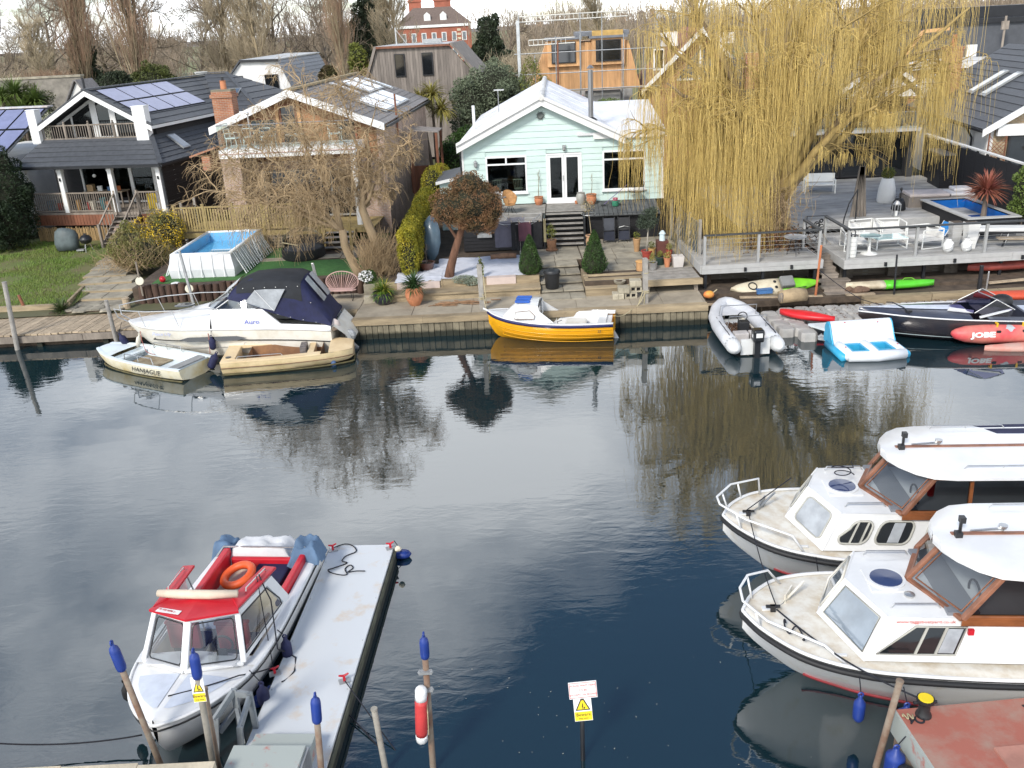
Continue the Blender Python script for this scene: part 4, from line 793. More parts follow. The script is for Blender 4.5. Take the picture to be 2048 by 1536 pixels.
for z in (1.2,5.0):
    for k in range(7): K().box(1.1+2.5*k,2.3+2.5*k,-.06,.0,z,z+2.1).o('window', M_white, mn); [K().box(1.18+2.5*k+.36*i,1.44+2.5*k+.36*i,-.1,-.061,z+.1+.66*j,z+.66+.66*j).o('pane', M_dglass, mn.children[-1]) if 0 else None for i in range(0) for j in range(0)]; K().box(1.3+2.5*k,2.1+2.5*k,-.09,-.061,z+.15,z+1.95).o('pane', mat('mansion_pane', (.2,.22,.24), .2), mn)
for k in range(8): K().box(15.0,15.9,-.12,-.0,.2+1.0*k,.75+1.0*k).o('quoin', mat('pale_stone', (.6,.5,.36), .9), mn)
for x in (7.0,11.0): K().prism([(x,1.0,9.6),(x+1.6,1.0,9.6),(x+1.6,1.0,11.2),(x+.8,1.0,11.9),(x,1.0,11.2)],(0,3,0)).o('dormer', M_white, mn)
af = T('gabled_brick_house', 'red brick house with white bargeboards and glazed gable behind the willow', 'house', (9.2,58,1), -4)
K().box(.2,6.4,.3,9,0,5).prism([(.2,.3,5.0),(6.4,.3,5.0),(3.3,.3,8.0)],(0,.2,0)).o('wall', M_brick, af)
for s in (-1,1):
    K().slab([(3.3,-.2,8.3),(3.3+s*3.6,-.2,4.85),(3.3+s*3.6,9,4.85),(3.3,9,8.3)] if s > 0 else [(3.3+s*3.6,-.2,4.85),(3.3,-.2,8.3),(3.3,9,8.3),(3.3+s*3.6,9,4.85)],.1).o('roof_slope', mat('red_tile', (.26,.12,.08), .9, .3), af)
    K().prism([(3.3,-.28,8.35),(3.3+s*3.6,-.28,4.9),(3.3+s*3.6,-.28,4.6),(3.3,-.28,8.0)],(0,.06,0)).o('bargeboard', M_white, af)
K().prism([(1.9,.24,5.4),(4.7,.24,5.4),(3.3,.24,7.3)],(0,.04,0)).o('gable_glazing', M_skyglass, af); K().box(3.22,3.38,.2,.25,5.4,7.3).box(1.9,4.7,.2,.25,5.3,5.42).o('gable_frame', M_white, af)
window(af, .45,1.1,6.0,7.2,.24,.08,1,None,M_white,M_dglass); K().box(1.0,2.0,1,2.2,7.3,8.1).o('dormer', M_white, af); K().box(4.4,5.4,1,2,7.3,7.9).o('dormer', M_white, af)
wh = T('willow_house', 'dark house with glass balcony and white edged gable hidden behind the willow strands', 'house', (12.2,46.4,1.2), -5)
K().box(0,.3,0,9,0,3.0).box(8.2,8.5,0,9,0,3.0).box(.3,8.2,8.7,9,0,5).box(.3,8.2,.9,1.1,3.2,5.2).o('wall', mat('dark_render', (.055,.055,.055), .8), wh); K().box(.3,8.2,.0,.9,3.0,3.2).box(.3,8.2,4,4.1,0,3).o('balcony_slab', M_dark, wh)
for k in range(5): window(wh, .35+1.57*k,1.88+1.57*k,.72,2.95,.3,.07,1,None,M_dark,M_dglass,False,'glass_door')
for k in range(5): K().box(.3+1.6*k,1.85+1.6*k,-.9,-.885,3.2,3.95).o('glass_panel', M_bglass, wh)
K().box(.2,8.4,-.95,.0,3.05,3.2).o('balcony_edge', M_compl, wh); K().tube([(.3,-.9,3.97),(8.3,-.9,3.97)],.025,6).o('handrail', M_alu, wh)
courses(wh, M_slate, (-.3,.5,4.6),(8.8,.5,4.6),(8.8,4.5,6.5),(-.3,4.5,6.5), 8); K().slab([(8.8,4.5,6.5),(8.8,9.3,4.4),(-.3,9.3,4.4),(-.3,4.5,6.5)][::-1],.08).o('rear_slope', M_slate, wh)
for s in (-1,1): K().prism([(6.6,-.3,6.5),(6.6+s*1.9,-.3,5.1),(6.6+s*1.9,-.3,4.85),(6.6,-.3,6.25)],(0,.06,0)).o('bargeboard', M_white, wh); K().slab([(6.6,-.25,6.5),(6.6+1.9*s,-.25,5.1),(6.6+1.9*s,4,5.1),(6.6,4,6.5)][::s],.06).o('gable_roof', M_slate, wh)
K().prism([(4.8,.1,4.6),(8.4,.1,4.6),(6.6,.1,6.2)],(0,.1,0)).o('gable_wall', M_white2, wh); K().tube([(6.6,-.3,6.4),(6.6,-.3,7.1)],.03,5).o('finial', M_white, wh)
K().box(.3,1.2,1.5,2.3,4.5,6.9).o('chimney', M_brick, wh)
for x in (2.6,4.0): skylight(wh, (x,1.2,5.0),(x+.5,1.2,5.0),(x+.5,2.6,5.67),(x,2.6,5.67))
rh = T('slate_roofed_brick_house', 'white and yellow brick house with dark tiled roof at the right edge', 'house', (22.43,42.0,1.2), -8)
rt = lambda x: 3.45+.61*(x+.1)
K().box(.0,.25,.3,12,0,3.3).box(.25,9,11.8,12,0,5).o('side_wall', M_white2, rh)
K().box(.25,9,.3,.55,0,3.3).prism([(.25,.3,3.3),(9,.3,3.3),(4.8,.3,6.2)],(0,.25,0)).o('front_wall', M_ybrick, rh)
courses(rh, M_slate, (-.35,-.1,rt(-.35)),(-.35,12.3,rt(-.35)),(4.8,12.3,rt(4.8)),(4.8,-.1,rt(4.8)), 13); K().slab([(9.9,12.3,rt(-.35)),(9.9,-.1,rt(-.35)),(4.8,-.1,rt(4.8)),(4.8,12.3,rt(4.8))][::-1],.08).o('far_slope', M_slate, rh)
K().prism([(-.4,-.18,rt(-.4)+.04),(4.8,-.18,rt(4.8)+.04),(4.8,-.18,rt(4.8)-.28),(-.4,-.18,rt(-.4)-.28)],(0,.07,0)).o('bargeboard', M_white, rh)
K().box(.3,4,-.05,.2,3.0,3.5).o('white_beam', M_white, rh); window(rh, .9,3.4,1.2,3.0,.23,.1,2,None,M_dark,M_dglass); K().box(-.45,-.35,-.1,12,rt(-.35)-.12,rt(-.35)-.02).o('gutter', M_black, rh)
K().tube([(-.4,2.0,rt(-.35)-.1),(-.1,2.0,2.7),(-.1,2.0,.4)],.05,8).o('downpipe', M_black, rh)
K().box(-.03,.0,6,6.9,1.9,2.6).o('small_window', M_dglass, rh)
lt = K()
for k in range(14): lt.beam((.0,-.02+.0*k,.3+.18*k),(.7,-.02,1.0+.18*k),.02,.02) if k < 12 else None; lt.beam((.7,-.0,.3+.18*k),(.0,-.0,1.0+.18*k),.02,.02) if k < 12 else None
lt.box(-.05,.0,-.03,.02,.2,3.2).box(.7,.75,-.03,.02,.2,3.2); o = lt.o('lattice', M_redwood, rh); o['kind'] = 'stuff'
for y in (4.8,6.6): skylight(rh, V((1.2,y,rt(1.2)+.07)),V((1.2,y+.7,rt(1.2)+.07)),V((2.9,y+.7,rt(2.9)+.07)),V((2.9,y,rt(2.9)+.07)), mat('pale_pane', (.5,.52,.5), .15, .1))
K().box(.6,1.4,9.2,10.1,3.6,6.4).box(.55,1.45,9.15,10.15,6.4,6.55).o('chimney', M_brick, rh); K().lathe([(.15,0),(.12,.6)],10,(1.0,9.6,6.55)).o('chimney_pot', M_terra, rh); K().box(1.6,2.1,9.3,9.5,6.0,6.6).o('vent_box', M_white, rh)
K().box(2.2,6.5,-1.4,-.1,2.1,2.25).o('canopy', M_white2, rh)
dm = T('dark_modern_house', 'dark grey box shaped house behind the right hand roofs', 'house', (28.0,62,1), -6)
K().box(0,9,0,8,0,7.6).o('wall', mat('anthracite_wall', (.075,.08,.09), .7, .15), dm); K().box(-.2,9.2,-.2,8.2,7.6,7.9).o('parapet', M_black, dm); K().box(-3,5,-6,-.3,5.3,5.6).o('flat_roof', M_white2, dm); K().box(-2.6,4.8,-5.6,-.3,3,5.29).o('extension', M_brick, dm); K().beam((-2.4,-.5,4.4),(-.4,-.5,7.3),.2,.2).beam((-.4,-.5,7.3),(1.2,-.5,7.4),.2,.2).o('timber_truss', M_cedar, dm); K().box(1,8,2,6,7.9,8.6).o('roof_box', M_black, dm)
K().tube([(4.4,-1,4.5),(4.4,-1,8.0)],.07,6).box(4.2,4.6,-1.1,-.9,7.2,7.7).o('service_pole', M_oldwood, dm)
gr = T('long_stone_wall', 'long grey stone garden wall in front of the bare park trees', 'wall', (-60,96,1), -4)
K().box(0,19,0,.6,0,6.3).o('stonework', mat('grey_rubble', (.22,.20,.17), .95, .35, 1.4, bump=.5), gr); K().box(-.1,19.1,-.1,.7,6.3,6.5).o('coping', M_stone, gr)
gr2 = T('park_boundary_wall', 'low red brown brick wall behind the dark slate roofs', 'wall', (-33,100,1), -3); K().box(0,14,0,.5,0,4.9).o('brickwork', M_brick, gr2); K().box(-.1,14.1,-.1,.6,4.9,5.1).o('coping', M_stone, gr2); K().lathe([(.5,0),(.2,.3),(.6,.7),(.7,.9)],10,(2.2,.25,5.1)).o('urn', M_white, gr2)
tg = T('white_gable_house', 'steep white gable end peeking above the dark slate roof', 'house', (-28.7,62,.3), -8)
K().prism([(0,0,0),(3.2,0,0),(3.2,0,5.4),(1.6,0,7.6),(0,0,5.2)],(0,.3,0)).o('gable_wall', M_white2, tg); K().slab([(-.2,-.2,5.0),(1.6,-.2,7.72),(1.6,1.8,7.72),(-.2,1.8,5.0)][::-1],.08).slab([(1.6,-.2,7.72),(3.4,-.2,5.2),(3.4,1.8,5.2),(1.6,1.8,7.72)][::-1],.1).o('roof', M_slate2, tg); K().tube([(2.2,-.4,4.4),(2.2,-.4,6.9)],.09,6).o('flue', M_black, tg)
for i, (x, y, wd, h, c) in enumerate([(-404,1090,12,6,0),(-391,1095,8,8,1),(-382,1090,10,5.5,0),(-371,1100,7,7,1),(70,1100,8.4,7.44,0),(86,1105,6,9.3,1),(100,1100,9.6,6.82,0),(120,1110,7.2,9.92,0),(140,1100,10.8,7.44,1),(165,1100,8.4,8.68,0),(180,1105,5.4,10.54,1),(30,1120,7.2,8.06,0),(50,1115,5.4,6.82,1)]):
    t = T('town_building', 'tiny '+('cream','terracotta')[c]+' town building on the skyline, '+('far left group','middle group')[i > 3]+' '+str(('first','second','third','fourth','fifth','sixth','seventh','eighth','ninth')[i if i < 4 else i-4])+' from the left', 'building', (x,y,6), 0, 'town on the skyline')
    K().box(0,wd,0,10,0,h).o('wall', mat('town_'+str(c), ((.72,.62,.45),(.6,.36,.22))[c], .9, .25, .1), t); K().prism([(-.5,-.5,h),(wd+.5,-.5,h),(wd/2,-.5,h+3)],(0,11,0)).o('roof', M_mroof, t)
    for k in range(int(wd/3)): K().box(1+3*k,2.4+3*k,-.2,0,h*.5,h*.5+2).o('window', M_dglass, t)
bf = T('black_fence', 'tall black panel fence behind the red cordyline at the right', 'fence', (21.3,46.0,1.6), -94)
for k in range(13): pbox('panel', M_blackclad, bf, .0+1.0*k,.985+1.0*k,-.03,.0,.0,2.2+.02*(k%2))
for k in range(14): pbox('post', M_black, bf, -.05+1.0*k,.03+1.0*k,.001,.09,.0,2.3)
K().box(0,13,-.06,.1,2.3,2.36).o('cap_rail', M_white2, bf)
bs_ = T('black_shed', 'black boarded shed by the pool next to the black fence', 'shed', (20.45,42.2,1.9), -8)
K().box(0,1.5,0,1.8,0,1.5).o('body', M_black, bs_); [pbox('board', M_blackclad, bs_, 0,1.5,-.03,-.001,.01+.2*k,.2+.2*k) for k in range(7)]; K().box(-.1,1.6,-.15,1.9,1.5,1.58).o('roof', M_slate, bs_)
# ================================================================== trees and plants
def unit(a): return a/(np.linalg.norm(a, axis=-1, keepdims=True)+1e-9)
def grow(S, Dr, Ln, m, curl=.25, lift=0., R=RNG):
    """n polylines of m points from starts S along directions Dr; lift bends them up (+) or down (-)"""
    n = len(S); P = np.zeros((n,m,3)); P[:,0] = S; d = unit(Dr); st = (Ln/(m-1))[:,None]
    for i in range(1, m):
        d = unit(d+R.normal(0,curl,(n,3))+np.array([0,0,lift])/(m-1)*3); P[:,i] = P[:,i-1]+d*st
    return P
def kids(P, k, lo, hi, ang, ratio, m, curl, lift, R=RNG):
    """k children on each polyline between fractions lo..hi"""
    n, mm, _ = P.shape; t = R.uniform(lo,hi,(n,k)); f = t*(mm-1); i = np.minimum(f.astype(int), mm-2); w = (f-i)[...,None]
    idx = np.arange(n)[:,None]; S = P[idx,i]*(1-w)+P[idx,i+1]*w; T = unit(P[idx,i+1]-P[idx,i])
    L = np.linalg.norm(P[:,-1]-P[:,0],axis=1)[:,None]*ratio*(1.15-.6*t)*R.uniform(.7,1.3,(n,k))
    X = unit(np.cross(T, R.normal(size=(n,k,3)))); a = R.normal(ang,.18,(n,k))[...,None]; Dr = T*np.cos(a)+X*np.sin(a)
    return grow(S.reshape(-1,3), Dr.reshape(-1,3), L.reshape(-1), m, curl, lift, R)
def taper(P, r0, r1): n, m, _ = P.shape; return np.repeat(np.linspace(r0,r1,m)[None],n,0)
def cat_mesh(parts):
    vs, fs, o = [], [], 0
    for v, f in parts: vs.append(v); fs.append(f+o); o += len(v)
    return np.concatenate(vs), np.concatenate(fs)
M_bark = mat('grey_bark', (.19,.15,.115), .95, .3, 1.5); M_twig = mat('brown_twig', (.36,.285,.21), .95, .3, .3); M_twig2 = mat('pale_twig', (.50,.41,.28), .95, .3, .3)
M_bark2 = mat('pale_bark', (.30,.24,.15), .95, .3, 1.5); M_twig3 = mat('red_brown_twig', (.38,.25,.165), .95, .3, .3)
def bare_tree(seed, h, kind, bark, twig, label, loc, rz=0):
    R = np.random.default_rng(seed); t = T('bare_tree', label, 'tree', loc, rz, 'leafless trees in the park'); z = np.zeros((1,3)); up = np.array([[0,0,1.]])
    if kind == 'oak':
        tr = grow(z, up, np.array([h*.62]), 9, .10, .1, R); l1 = kids(tr, 15, .3,1., .85, .75, 8, .22, .25, R); l2 = kids(l1, 8, .2,1., .7, .55, 6, .25, .12, R); l3 = kids(l2, 8, .15,1., .7, .55, 5, .25, .1, R); l4 = kids(l3, 5, .1,1., .7, .6, 4, .25, .1, R)
        rr = (h*.024,.06,.028,.017,.012)
    elif kind == 'round':
        tr = grow(z, up, np.array([h*.95]), 9, .05, .2, R); l1 = kids(tr, 30, .16,.98, .72, .42, 7, .10, .35, R); l2 = kids(l1, 9, .1,1., .5, .5, 5, .12, .25, R); l3 = kids(l2, 8, .1,1., .5, .55, 4, .15, .2, R); l4 = kids(l3, 4, .1,1., .5, .6, 3, .15, .1, R)
        rr = (h*.016,.045,.022,.015,.011)
    else:                                            # poplar: upswept
        tr = grow(z, up, np.array([h]), 9, .03, .2, R); l1 = kids(tr, 46, .06,.95, .38, .42, 7, .04, .5, R); l2 = kids(l1, 8, .1,1., .3, .5, 5, .06, .4, R); l3 = kids(l2, 7, .1,1., .3, .5, 4, .08, .3, R); l4 = kids(l3, 2, .1,1., .35, .6, 3, .1, .2, R)
        rr = (h*.017,.045,.02,.013,.010)
    v, f = cat_mesh([strands(tr, taper(tr, rr[0], rr[0]*.3)), strands(l1, taper(l1, rr[1]*2.2, rr[1]*.5)), strands(l2, taper(l2, rr[2]*1.6, rr[2]*.6))]); npmesh('trunk', v, f, bark, t)
    v, f = cat_mesh([strands(l3, taper(l3, rr[3]*1.3, rr[3]*.6)), strands(l4, taper(l4, rr[4], rr[4]*.5))]); npmesh('crown', v, f, twig, t); return t
oak = bare_tree(11, 22, 'oak', M_bark, M_twig, 'dark bare oak left of the leftmost poplar', (-62,135,1))
rnd = bare_tree(12, 15, 'round', M_bark2, M_twig2, 'pale bare tree above the white mansard house', (-32.5,115,1.2))
pop = bare_tree(13, 19, 'poplar', M_bark2, M_twig3, 'leftmost reddish bare poplar above the grey wall', (-45.7,106,1.2))
copy_tree(oak, (-53,132,1), 130, 'dark bare oak between the two left poplars', sc=1.05); copy_tree(oak, (-43.5,140,1), 250, 'bare oak right of the second poplar', sc=.85)
copy_tree(pop, (-39.6,104,1.2), 75, 'second bare poplar from the left, above the solar panels', sc=1.0); copy_tree(pop, (-17.0,108,1.2), 160, 'narrow bare poplar left of the dark evergreen', sc=(.8,.8,.95))
copy_tree(rnd, (-27.2,112,1.2), 70, 'pale bare tree behind the roof of the white mansard house', sc=1.05); copy_tree(oak, (-24.0,138,1), 20, 'tall grey bare tree behind the timber house', sc=.95); copy_tree(oak, (-20.8,128,1), 200, 'slim grey bare tree beside the narrow poplar', sc=(.6,.6,.95))
copy_tree(rnd, (-12.6,122,1.2), 200, 'bare tree crossing in front of the left end of the brick mansion', sc=.95); copy_tree(oak, (1.5,125,1), 300, 'twisted bare tree left of the scaffold mast', sc=(.5,.5,.62)); copy_tree(rnd, (-56,118,1.2), 40, 'pale bare tree at the left edge behind the grey wall', sc=.75)
copy_tree(oak, (-66,128,1), 170, 'bare oak behind the grey stone wall', sc=.95); copy_tree(oak, (-48.5,128,1), 330, 'bare oak just right of the leftmost poplar', sc=1.0); copy_tree(oak, (-36,134,1), 80, 'bare oak behind the pale tree of the white mansard house', sc=1.0); copy_tree(oak, (-30,130,1), 190, 'bare oak between the two pale trees', sc=.95); copy_tree(oak, (-72,138,1), 60, 'bare oak at the far left edge of the skyline', sc=.8); copy_tree(rnd, (40,120,1.2), 10, 'bare tree above the dark modern house', sc=1.1); copy_tree(oak, (48,130,1), 90, 'bare oak at the top right corner', sc=.8); copy_tree(rnd, (14,125,1.2), 100, 'bare tree behind the scaffold top', sc=.85); copy_tree(rnd, (27,128,1.2), 150, 'bare tree behind the top of the willow', sc=.95)
R = np.random.default_rng(3); n = 21000; nc = 130; cxy = np.stack([R.uniform(-150,150,nc),R.uniform(150,270,nc)],1); ch_ = R.uniform(2.5,10,nc); cxy = cxy[np.abs(cxy[:,0]/cxy[:,1]*240+15) > 13]; nc = len(cxy); ch_ = ch_[:nc]; ci = R.integers(0,nc,n); S = np.stack([cxy[ci,0]+R.normal(0,2.6,n),cxy[ci,1]+R.normal(0,2,n),1.5+R.uniform(0,1,n)**.7*ch_[ci]],1)
P = grow(S, np.stack([R.normal(0,.35,n),R.normal(0,.35,n),np.ones(n)],1), R.uniform(2.5,6,n), 4, .2, .1, R); v, f = strands(P, taper(P,.07,.03))
o = npmesh('far_woodland', v, f, M_twig, None, 'stuff'); o['label'] = 'grey brown belt of far leafless woodland'; o['category'] = 'woodland'
def in_ell(n, E, shell=.55, R=RNG):
    """points in a union of ellipsoids, weighted to the outside, with outward normals"""
    w = np.array([e[3]*e[4]*e[5] for e in E])**.67; c = R.choice(len(E), n, p=w/w.sum()); E = np.array(E, float)
    d = unit(R.normal(size=(n,3))); r = R.uniform(shell,1.02,n)[:,None]**.7
    return E[c,:3]+d*r*E[c,3:], unit(d/E[c,3:])
def shrub(name, label, cat, loc, E, n, size, m, stem=M_bark, core=None, jit=.8, aspect=2.2, seed=1, stems=4, group=None, lumps=0, lump_r=.3, droop=0.):
    R = np.random.default_rng(seed); t = T(name, label, cat, loc, 0, group); E2 = list(E)
    if lumps:
        p, _ = in_ell(lumps, E, .75, R); E2 = E2+[(q[0],q[1],q[2],lump_r*R.uniform(.6,1.3),lump_r*R.uniform(.6,1.3),lump_r*R.uniform(.6,1.2)) for q in p]
    C, N = in_ell(n, E2, .6, R); C = C[C[:,2] > .02] if len(C) else C; N = N[:len(C)]
    v, f = leaves(C, size, N, aspect, droop, jit); npmesh('crown', v, f, m, t)
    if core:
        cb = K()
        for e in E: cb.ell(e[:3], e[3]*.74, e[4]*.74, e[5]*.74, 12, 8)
        o = cb.o('shade_core', core, t); o['kind'] = 'stuff'  # solid dark core, painted shade deep inside the foliage
    for k in range(stems):
        e = E[k % len(E)]; a = R.uniform(0,6.28); b0 = V((R.normal(0,.08),R.normal(0,.08),0))
        K().tube([b0, b0.lerp(V(e[:3]),.5)+V((R.normal(0,.06),R.normal(0,.06),0)), V(e[:3])+V((math.cos(a)*e[3]*.5,math.sin(a)*e[4]*.5,e[5]*.4))], [.05,.035,.012], 6).o('stem', stem, t)
    return t
def rosette(loc, n, L, m, t, up=.6, w=.03, droop=.9, seed=1, name='leaf_blades'):
    R = np.random.default_rng(seed); a = R.uniform(0,6.28,n); e = R.uniform(-.3,1.35,n)*1.0; Dr = np.stack([np.cos(a)*np.cos(e),np.sin(a)*np.cos(e),np.sin(e)*1.0+up*.3],1)
    S = np.repeat(np.array([loc],float),n,0); P = grow(S, Dr, L*R.uniform(.75,1.1,n), 6, .03, -droop*.35, R); m6 = 6
    sd = unit(np.cross(P[:,1]-P[:,0], np.array([0,0,1.]))) ; wd = np.array([.5,1,1,.85,.55,.06])*w
    Lf = P+sd[:,None]*wd[None,:,None]; Rt = P-sd[:,None]*wd[None,:,None]+0; Md = P-np.array([0,0,1.])*wd[None,:,None]*.5
    V_ = np.stack([Lf,Md,Rt],2).reshape(-1,3); I = np.arange(n*18).reshape(n,6,3); F = []
    for k in (0,1): F.append(np.stack([I[:,:-1,k],I[:,:-1,k+1],I[:,1:,k+1],I[:,1:,k]],-1).reshape(-1,4))
    return npmesh(name, V_, np.concatenate(F), m, t)
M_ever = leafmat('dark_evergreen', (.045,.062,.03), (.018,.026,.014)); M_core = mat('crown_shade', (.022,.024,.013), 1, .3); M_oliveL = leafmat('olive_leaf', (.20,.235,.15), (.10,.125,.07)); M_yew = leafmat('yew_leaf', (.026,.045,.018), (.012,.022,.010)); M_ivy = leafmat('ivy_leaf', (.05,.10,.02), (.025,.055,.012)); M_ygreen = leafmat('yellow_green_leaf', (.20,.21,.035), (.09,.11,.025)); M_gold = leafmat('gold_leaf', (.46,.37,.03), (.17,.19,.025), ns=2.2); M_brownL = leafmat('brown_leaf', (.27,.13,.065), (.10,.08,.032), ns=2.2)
M_cone = leafmat('box_leaf', (.055,.105,.022), (.025,.055,.014), ns=3); M_tan = mat('tan_twig', (.43,.31,.175), .95, .3, .8); M_grnblade = leafmat('spiky_leaf', (.15,.21,.045), (.07,.11,.03)); M_yelblade = leafmat('yellow_spiky_leaf', (.34,.28,.07), (.16,.17,.05))
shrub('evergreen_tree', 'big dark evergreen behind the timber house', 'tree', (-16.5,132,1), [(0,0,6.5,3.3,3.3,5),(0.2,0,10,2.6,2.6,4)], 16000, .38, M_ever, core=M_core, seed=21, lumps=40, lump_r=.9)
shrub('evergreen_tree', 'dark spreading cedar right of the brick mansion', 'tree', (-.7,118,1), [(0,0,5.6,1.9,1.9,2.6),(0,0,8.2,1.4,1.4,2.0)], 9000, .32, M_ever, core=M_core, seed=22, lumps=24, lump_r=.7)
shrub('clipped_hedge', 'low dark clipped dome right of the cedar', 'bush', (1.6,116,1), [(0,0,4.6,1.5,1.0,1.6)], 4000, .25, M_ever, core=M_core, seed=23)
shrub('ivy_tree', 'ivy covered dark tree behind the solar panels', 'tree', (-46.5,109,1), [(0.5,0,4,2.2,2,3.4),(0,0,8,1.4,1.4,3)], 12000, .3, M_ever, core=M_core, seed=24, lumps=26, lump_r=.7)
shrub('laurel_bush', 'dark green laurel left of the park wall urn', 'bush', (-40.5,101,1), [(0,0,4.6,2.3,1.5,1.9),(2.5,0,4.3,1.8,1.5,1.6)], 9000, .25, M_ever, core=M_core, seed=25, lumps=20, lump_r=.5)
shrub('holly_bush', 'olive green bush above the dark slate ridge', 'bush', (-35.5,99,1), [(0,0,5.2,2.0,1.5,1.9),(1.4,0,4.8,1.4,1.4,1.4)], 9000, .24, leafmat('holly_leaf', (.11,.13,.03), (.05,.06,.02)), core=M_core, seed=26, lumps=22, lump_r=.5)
for i, (x, y, sx_, sz_, s) in enumerate(((-56,104,5,3.6,31),(-50,107,4,3.2,32),(-30.5,104,3,2.2,33),(-22,110,4,2.4,34),(5,112,5,2.6,35),(-13.5,112,3,2.2,36))):
    R = np.random.default_rng(s); t = T('bare_scrub', ('golden brown scrub at the left edge','brown scrub below the leftmost poplar','brown scrub above the cross wing ridge','brown scrub behind the white mansard roof','brown scrub behind the orange house','brown scrub under the dark evergreen')[i], 'bush', (x,y,1), 0, 'leafless scrub behind the houses')
    n = 2600; S = np.stack([R.normal(0,sx_*.45,n),R.normal(0,1.2,n),R.uniform(0,sz_,n)+2.2],1); P = grow(S, np.stack([R.normal(0,.5,n),R.normal(0,.5,n),np.ones(n)],1), R.uniform(.8,2.2,n), 4, .2, .1, R)
    v, f = strands(P, taper(P,.028,.012)); npmesh('crown', v, f, (M_twig2,M_twig3)[i%2], t); K().tube([(0,0,0),(.2,0,2),(.1,.1,4)],[.15,.1,.03],6).o('trunk', M_bark, t)
shrub('shrub', 'yellow green shrub standing left of the timber house', 'bush', (-10.4,73,1), [(0,0,7.0,.75,.7,1.3),(.1,0,5.6,.9,.8,1.2)], 5500, .2, M_ygreen, core=M_core, seed=41, lumps=14, lump_r=.35)
shrub('shrub', 'dark photinia bush right of the white mansard house', 'bush', (-11.7,67,1), [(0,0,6.0,.8,.7,1.0)], 3600, .18, leafmat('photinia_leaf', (.09,.09,.03), (.06,.035,.02)), core=M_core, seed=42)
shrub('olive_tree', 'large silvery olive tree behind the mint house', 'tree', (-.6,58,1), [(-1.0,0,4.8,1.2,1.1,1.5),(.5,0,5.6,1.4,1.3,1.5),(1.7,.3,4.9,1.2,1.1,1.2),(-.2,0,3.4,2.2,1.2,1.3)], 22000, .15, M_oliveL, core=M_core, seed=43, lumps=46, lump_r=.42, aspect=3.2)
shrub('ivy_bush', 'glossy green climber between the porch and the mint house', 'bush', (-2.0,49.5,1), [(-.3,0,2.4,1.0,1.6,1.4),(.3,0,3.4,.7,1,.8)], 9000, .13, M_ivy, core=M_core, seed=44, lumps=16, lump_r=.35)
shrub('young_tree', 'thin yellow green tree in front of the orange house', 'tree', (2.1,57,1), [(0,0,5.8,.7,.6,1.4),(.8,0,5.2,.5,.5,.9)], 1500, .13, M_ygreen, seed=45)
shrub('palm_shrub', 'green fan shrub behind the white wing roof', 'bush', (6.1,51.5,1), [(0,0,4.3,1.0,.7,.7)], 1500, .3, M_grnblade, seed=46, aspect=6)
shrub('ivy_wall_shrub', 'greenish grey climber beside the white gable house', 'bush', (-28.5,57,1), [(0,0,4,2.2,1.5,2.4),(.8,0,5.4,1.2,1,1.4)], 14000, .14, leafmat('greygreen_leaf', (.17,.17,.09), (.10,.095,.055)), core=M_core, seed=47, lumps=24, lump_r=.5)
shrub('blossom_shrub', 'pale flowering shrub below the white gable', 'bush', (-26.0,55,1), [(0,0,4.4,.9,.8,1.2)], 3000, .10, leafmat('blossom', (.62,.60,.46), (.28,.30,.18)), core=M_core, seed=48)
def cordyline(label, loc, heads, L, m, trunk_h, seed, n=150, w=.035, droop=.9):
    t = T('cordyline', label, 'plant', loc)
    for i, (x, y, z) in enumerate(heads):
        rosette((x,y,z), n, L, m, t, .6, w, droop, seed+i); K().tube([(x*.3,y*.3,0),(x*.7,y*.7,z*.6),(x,y,z)],[.12,.09,.07],8).o('trunk', M_bark, t)
    return t
cordyline('green cabbage palm behind the left solar roof', (-28.3,56,1), [(0,0,6.6),(1.0,.2,6.1),(-.9,.1,6.4),(.4,-.4,5.6)], 1.25, M_grnblade, 3, 61, 190)
cordyline('yellowing cabbage palm right of the brick house roof', (-3.9,56.5,1), [(0,0,5.3),(.5,0,4.4),(-.7,.1,4.9)], 1.2, M_yelblade, 3, 65, 170, droop=1.3)
cordyline('red cordyline beside the plunge pool and the black fence', (19.2,35.6,1.9), [(0,0,1.05)], .95, leafmat('red_blade', (.22,.045,.045), (.34,.15,.08)), 1, 68, 210, .028, .75)
shrub('bamboo_bush', 'bright green shrub against the black fence at the right edge', 'bush', (20.6,35.2,1.6), [(0,0,1.4,.5,.45,1.2),(.3,-.2,.8,.5,.5,.8)], 5200, .11, leafmat('fresh_leaf', (.17,.24,.05), (.08,.12,.03)), core=M_core, seed=71, lumps=10, lump_r=.25)
yw = shrub('yew_tree', 'dense dark yew at the left edge beside the veranda', 'tree', (-24.2,43.8,.95), [(0,0,1.5,1.7,1.5,1.6),(-.6,0,3.2,1.4,1.3,1.8),(.5,0,2.8,1.2,1.2,1.5),(-.9,0,4.4,.8,.8,1.2),(.75,0,3.9,.35,.35,.9),(.2,.1,4.2,.35,.35,1.0)], 30000, .16, M_yew, core=M_core, seed=81, lumps=60, lump_r=.32, aspect=3.5, jit=.6)
bsh = shrub('flowering_bush', 'yellow flowering bush between the lawn path and the white pool', 'bush', (-15.6,39.3,1.0), [(-.7,-.2,.8,1.0,1.3,.8),(.6,.6,1.35,.9,.9,.8),(-.1,-.6,.6,1.3,1.3,.75),(-.9,.5,.9,.8,.8,.8)], 24000, .08, leafmat('olive_green', (.17,.18,.045), (.24,.19,.09)), core=M_core, seed=91, lumps=30, lump_r=.28)
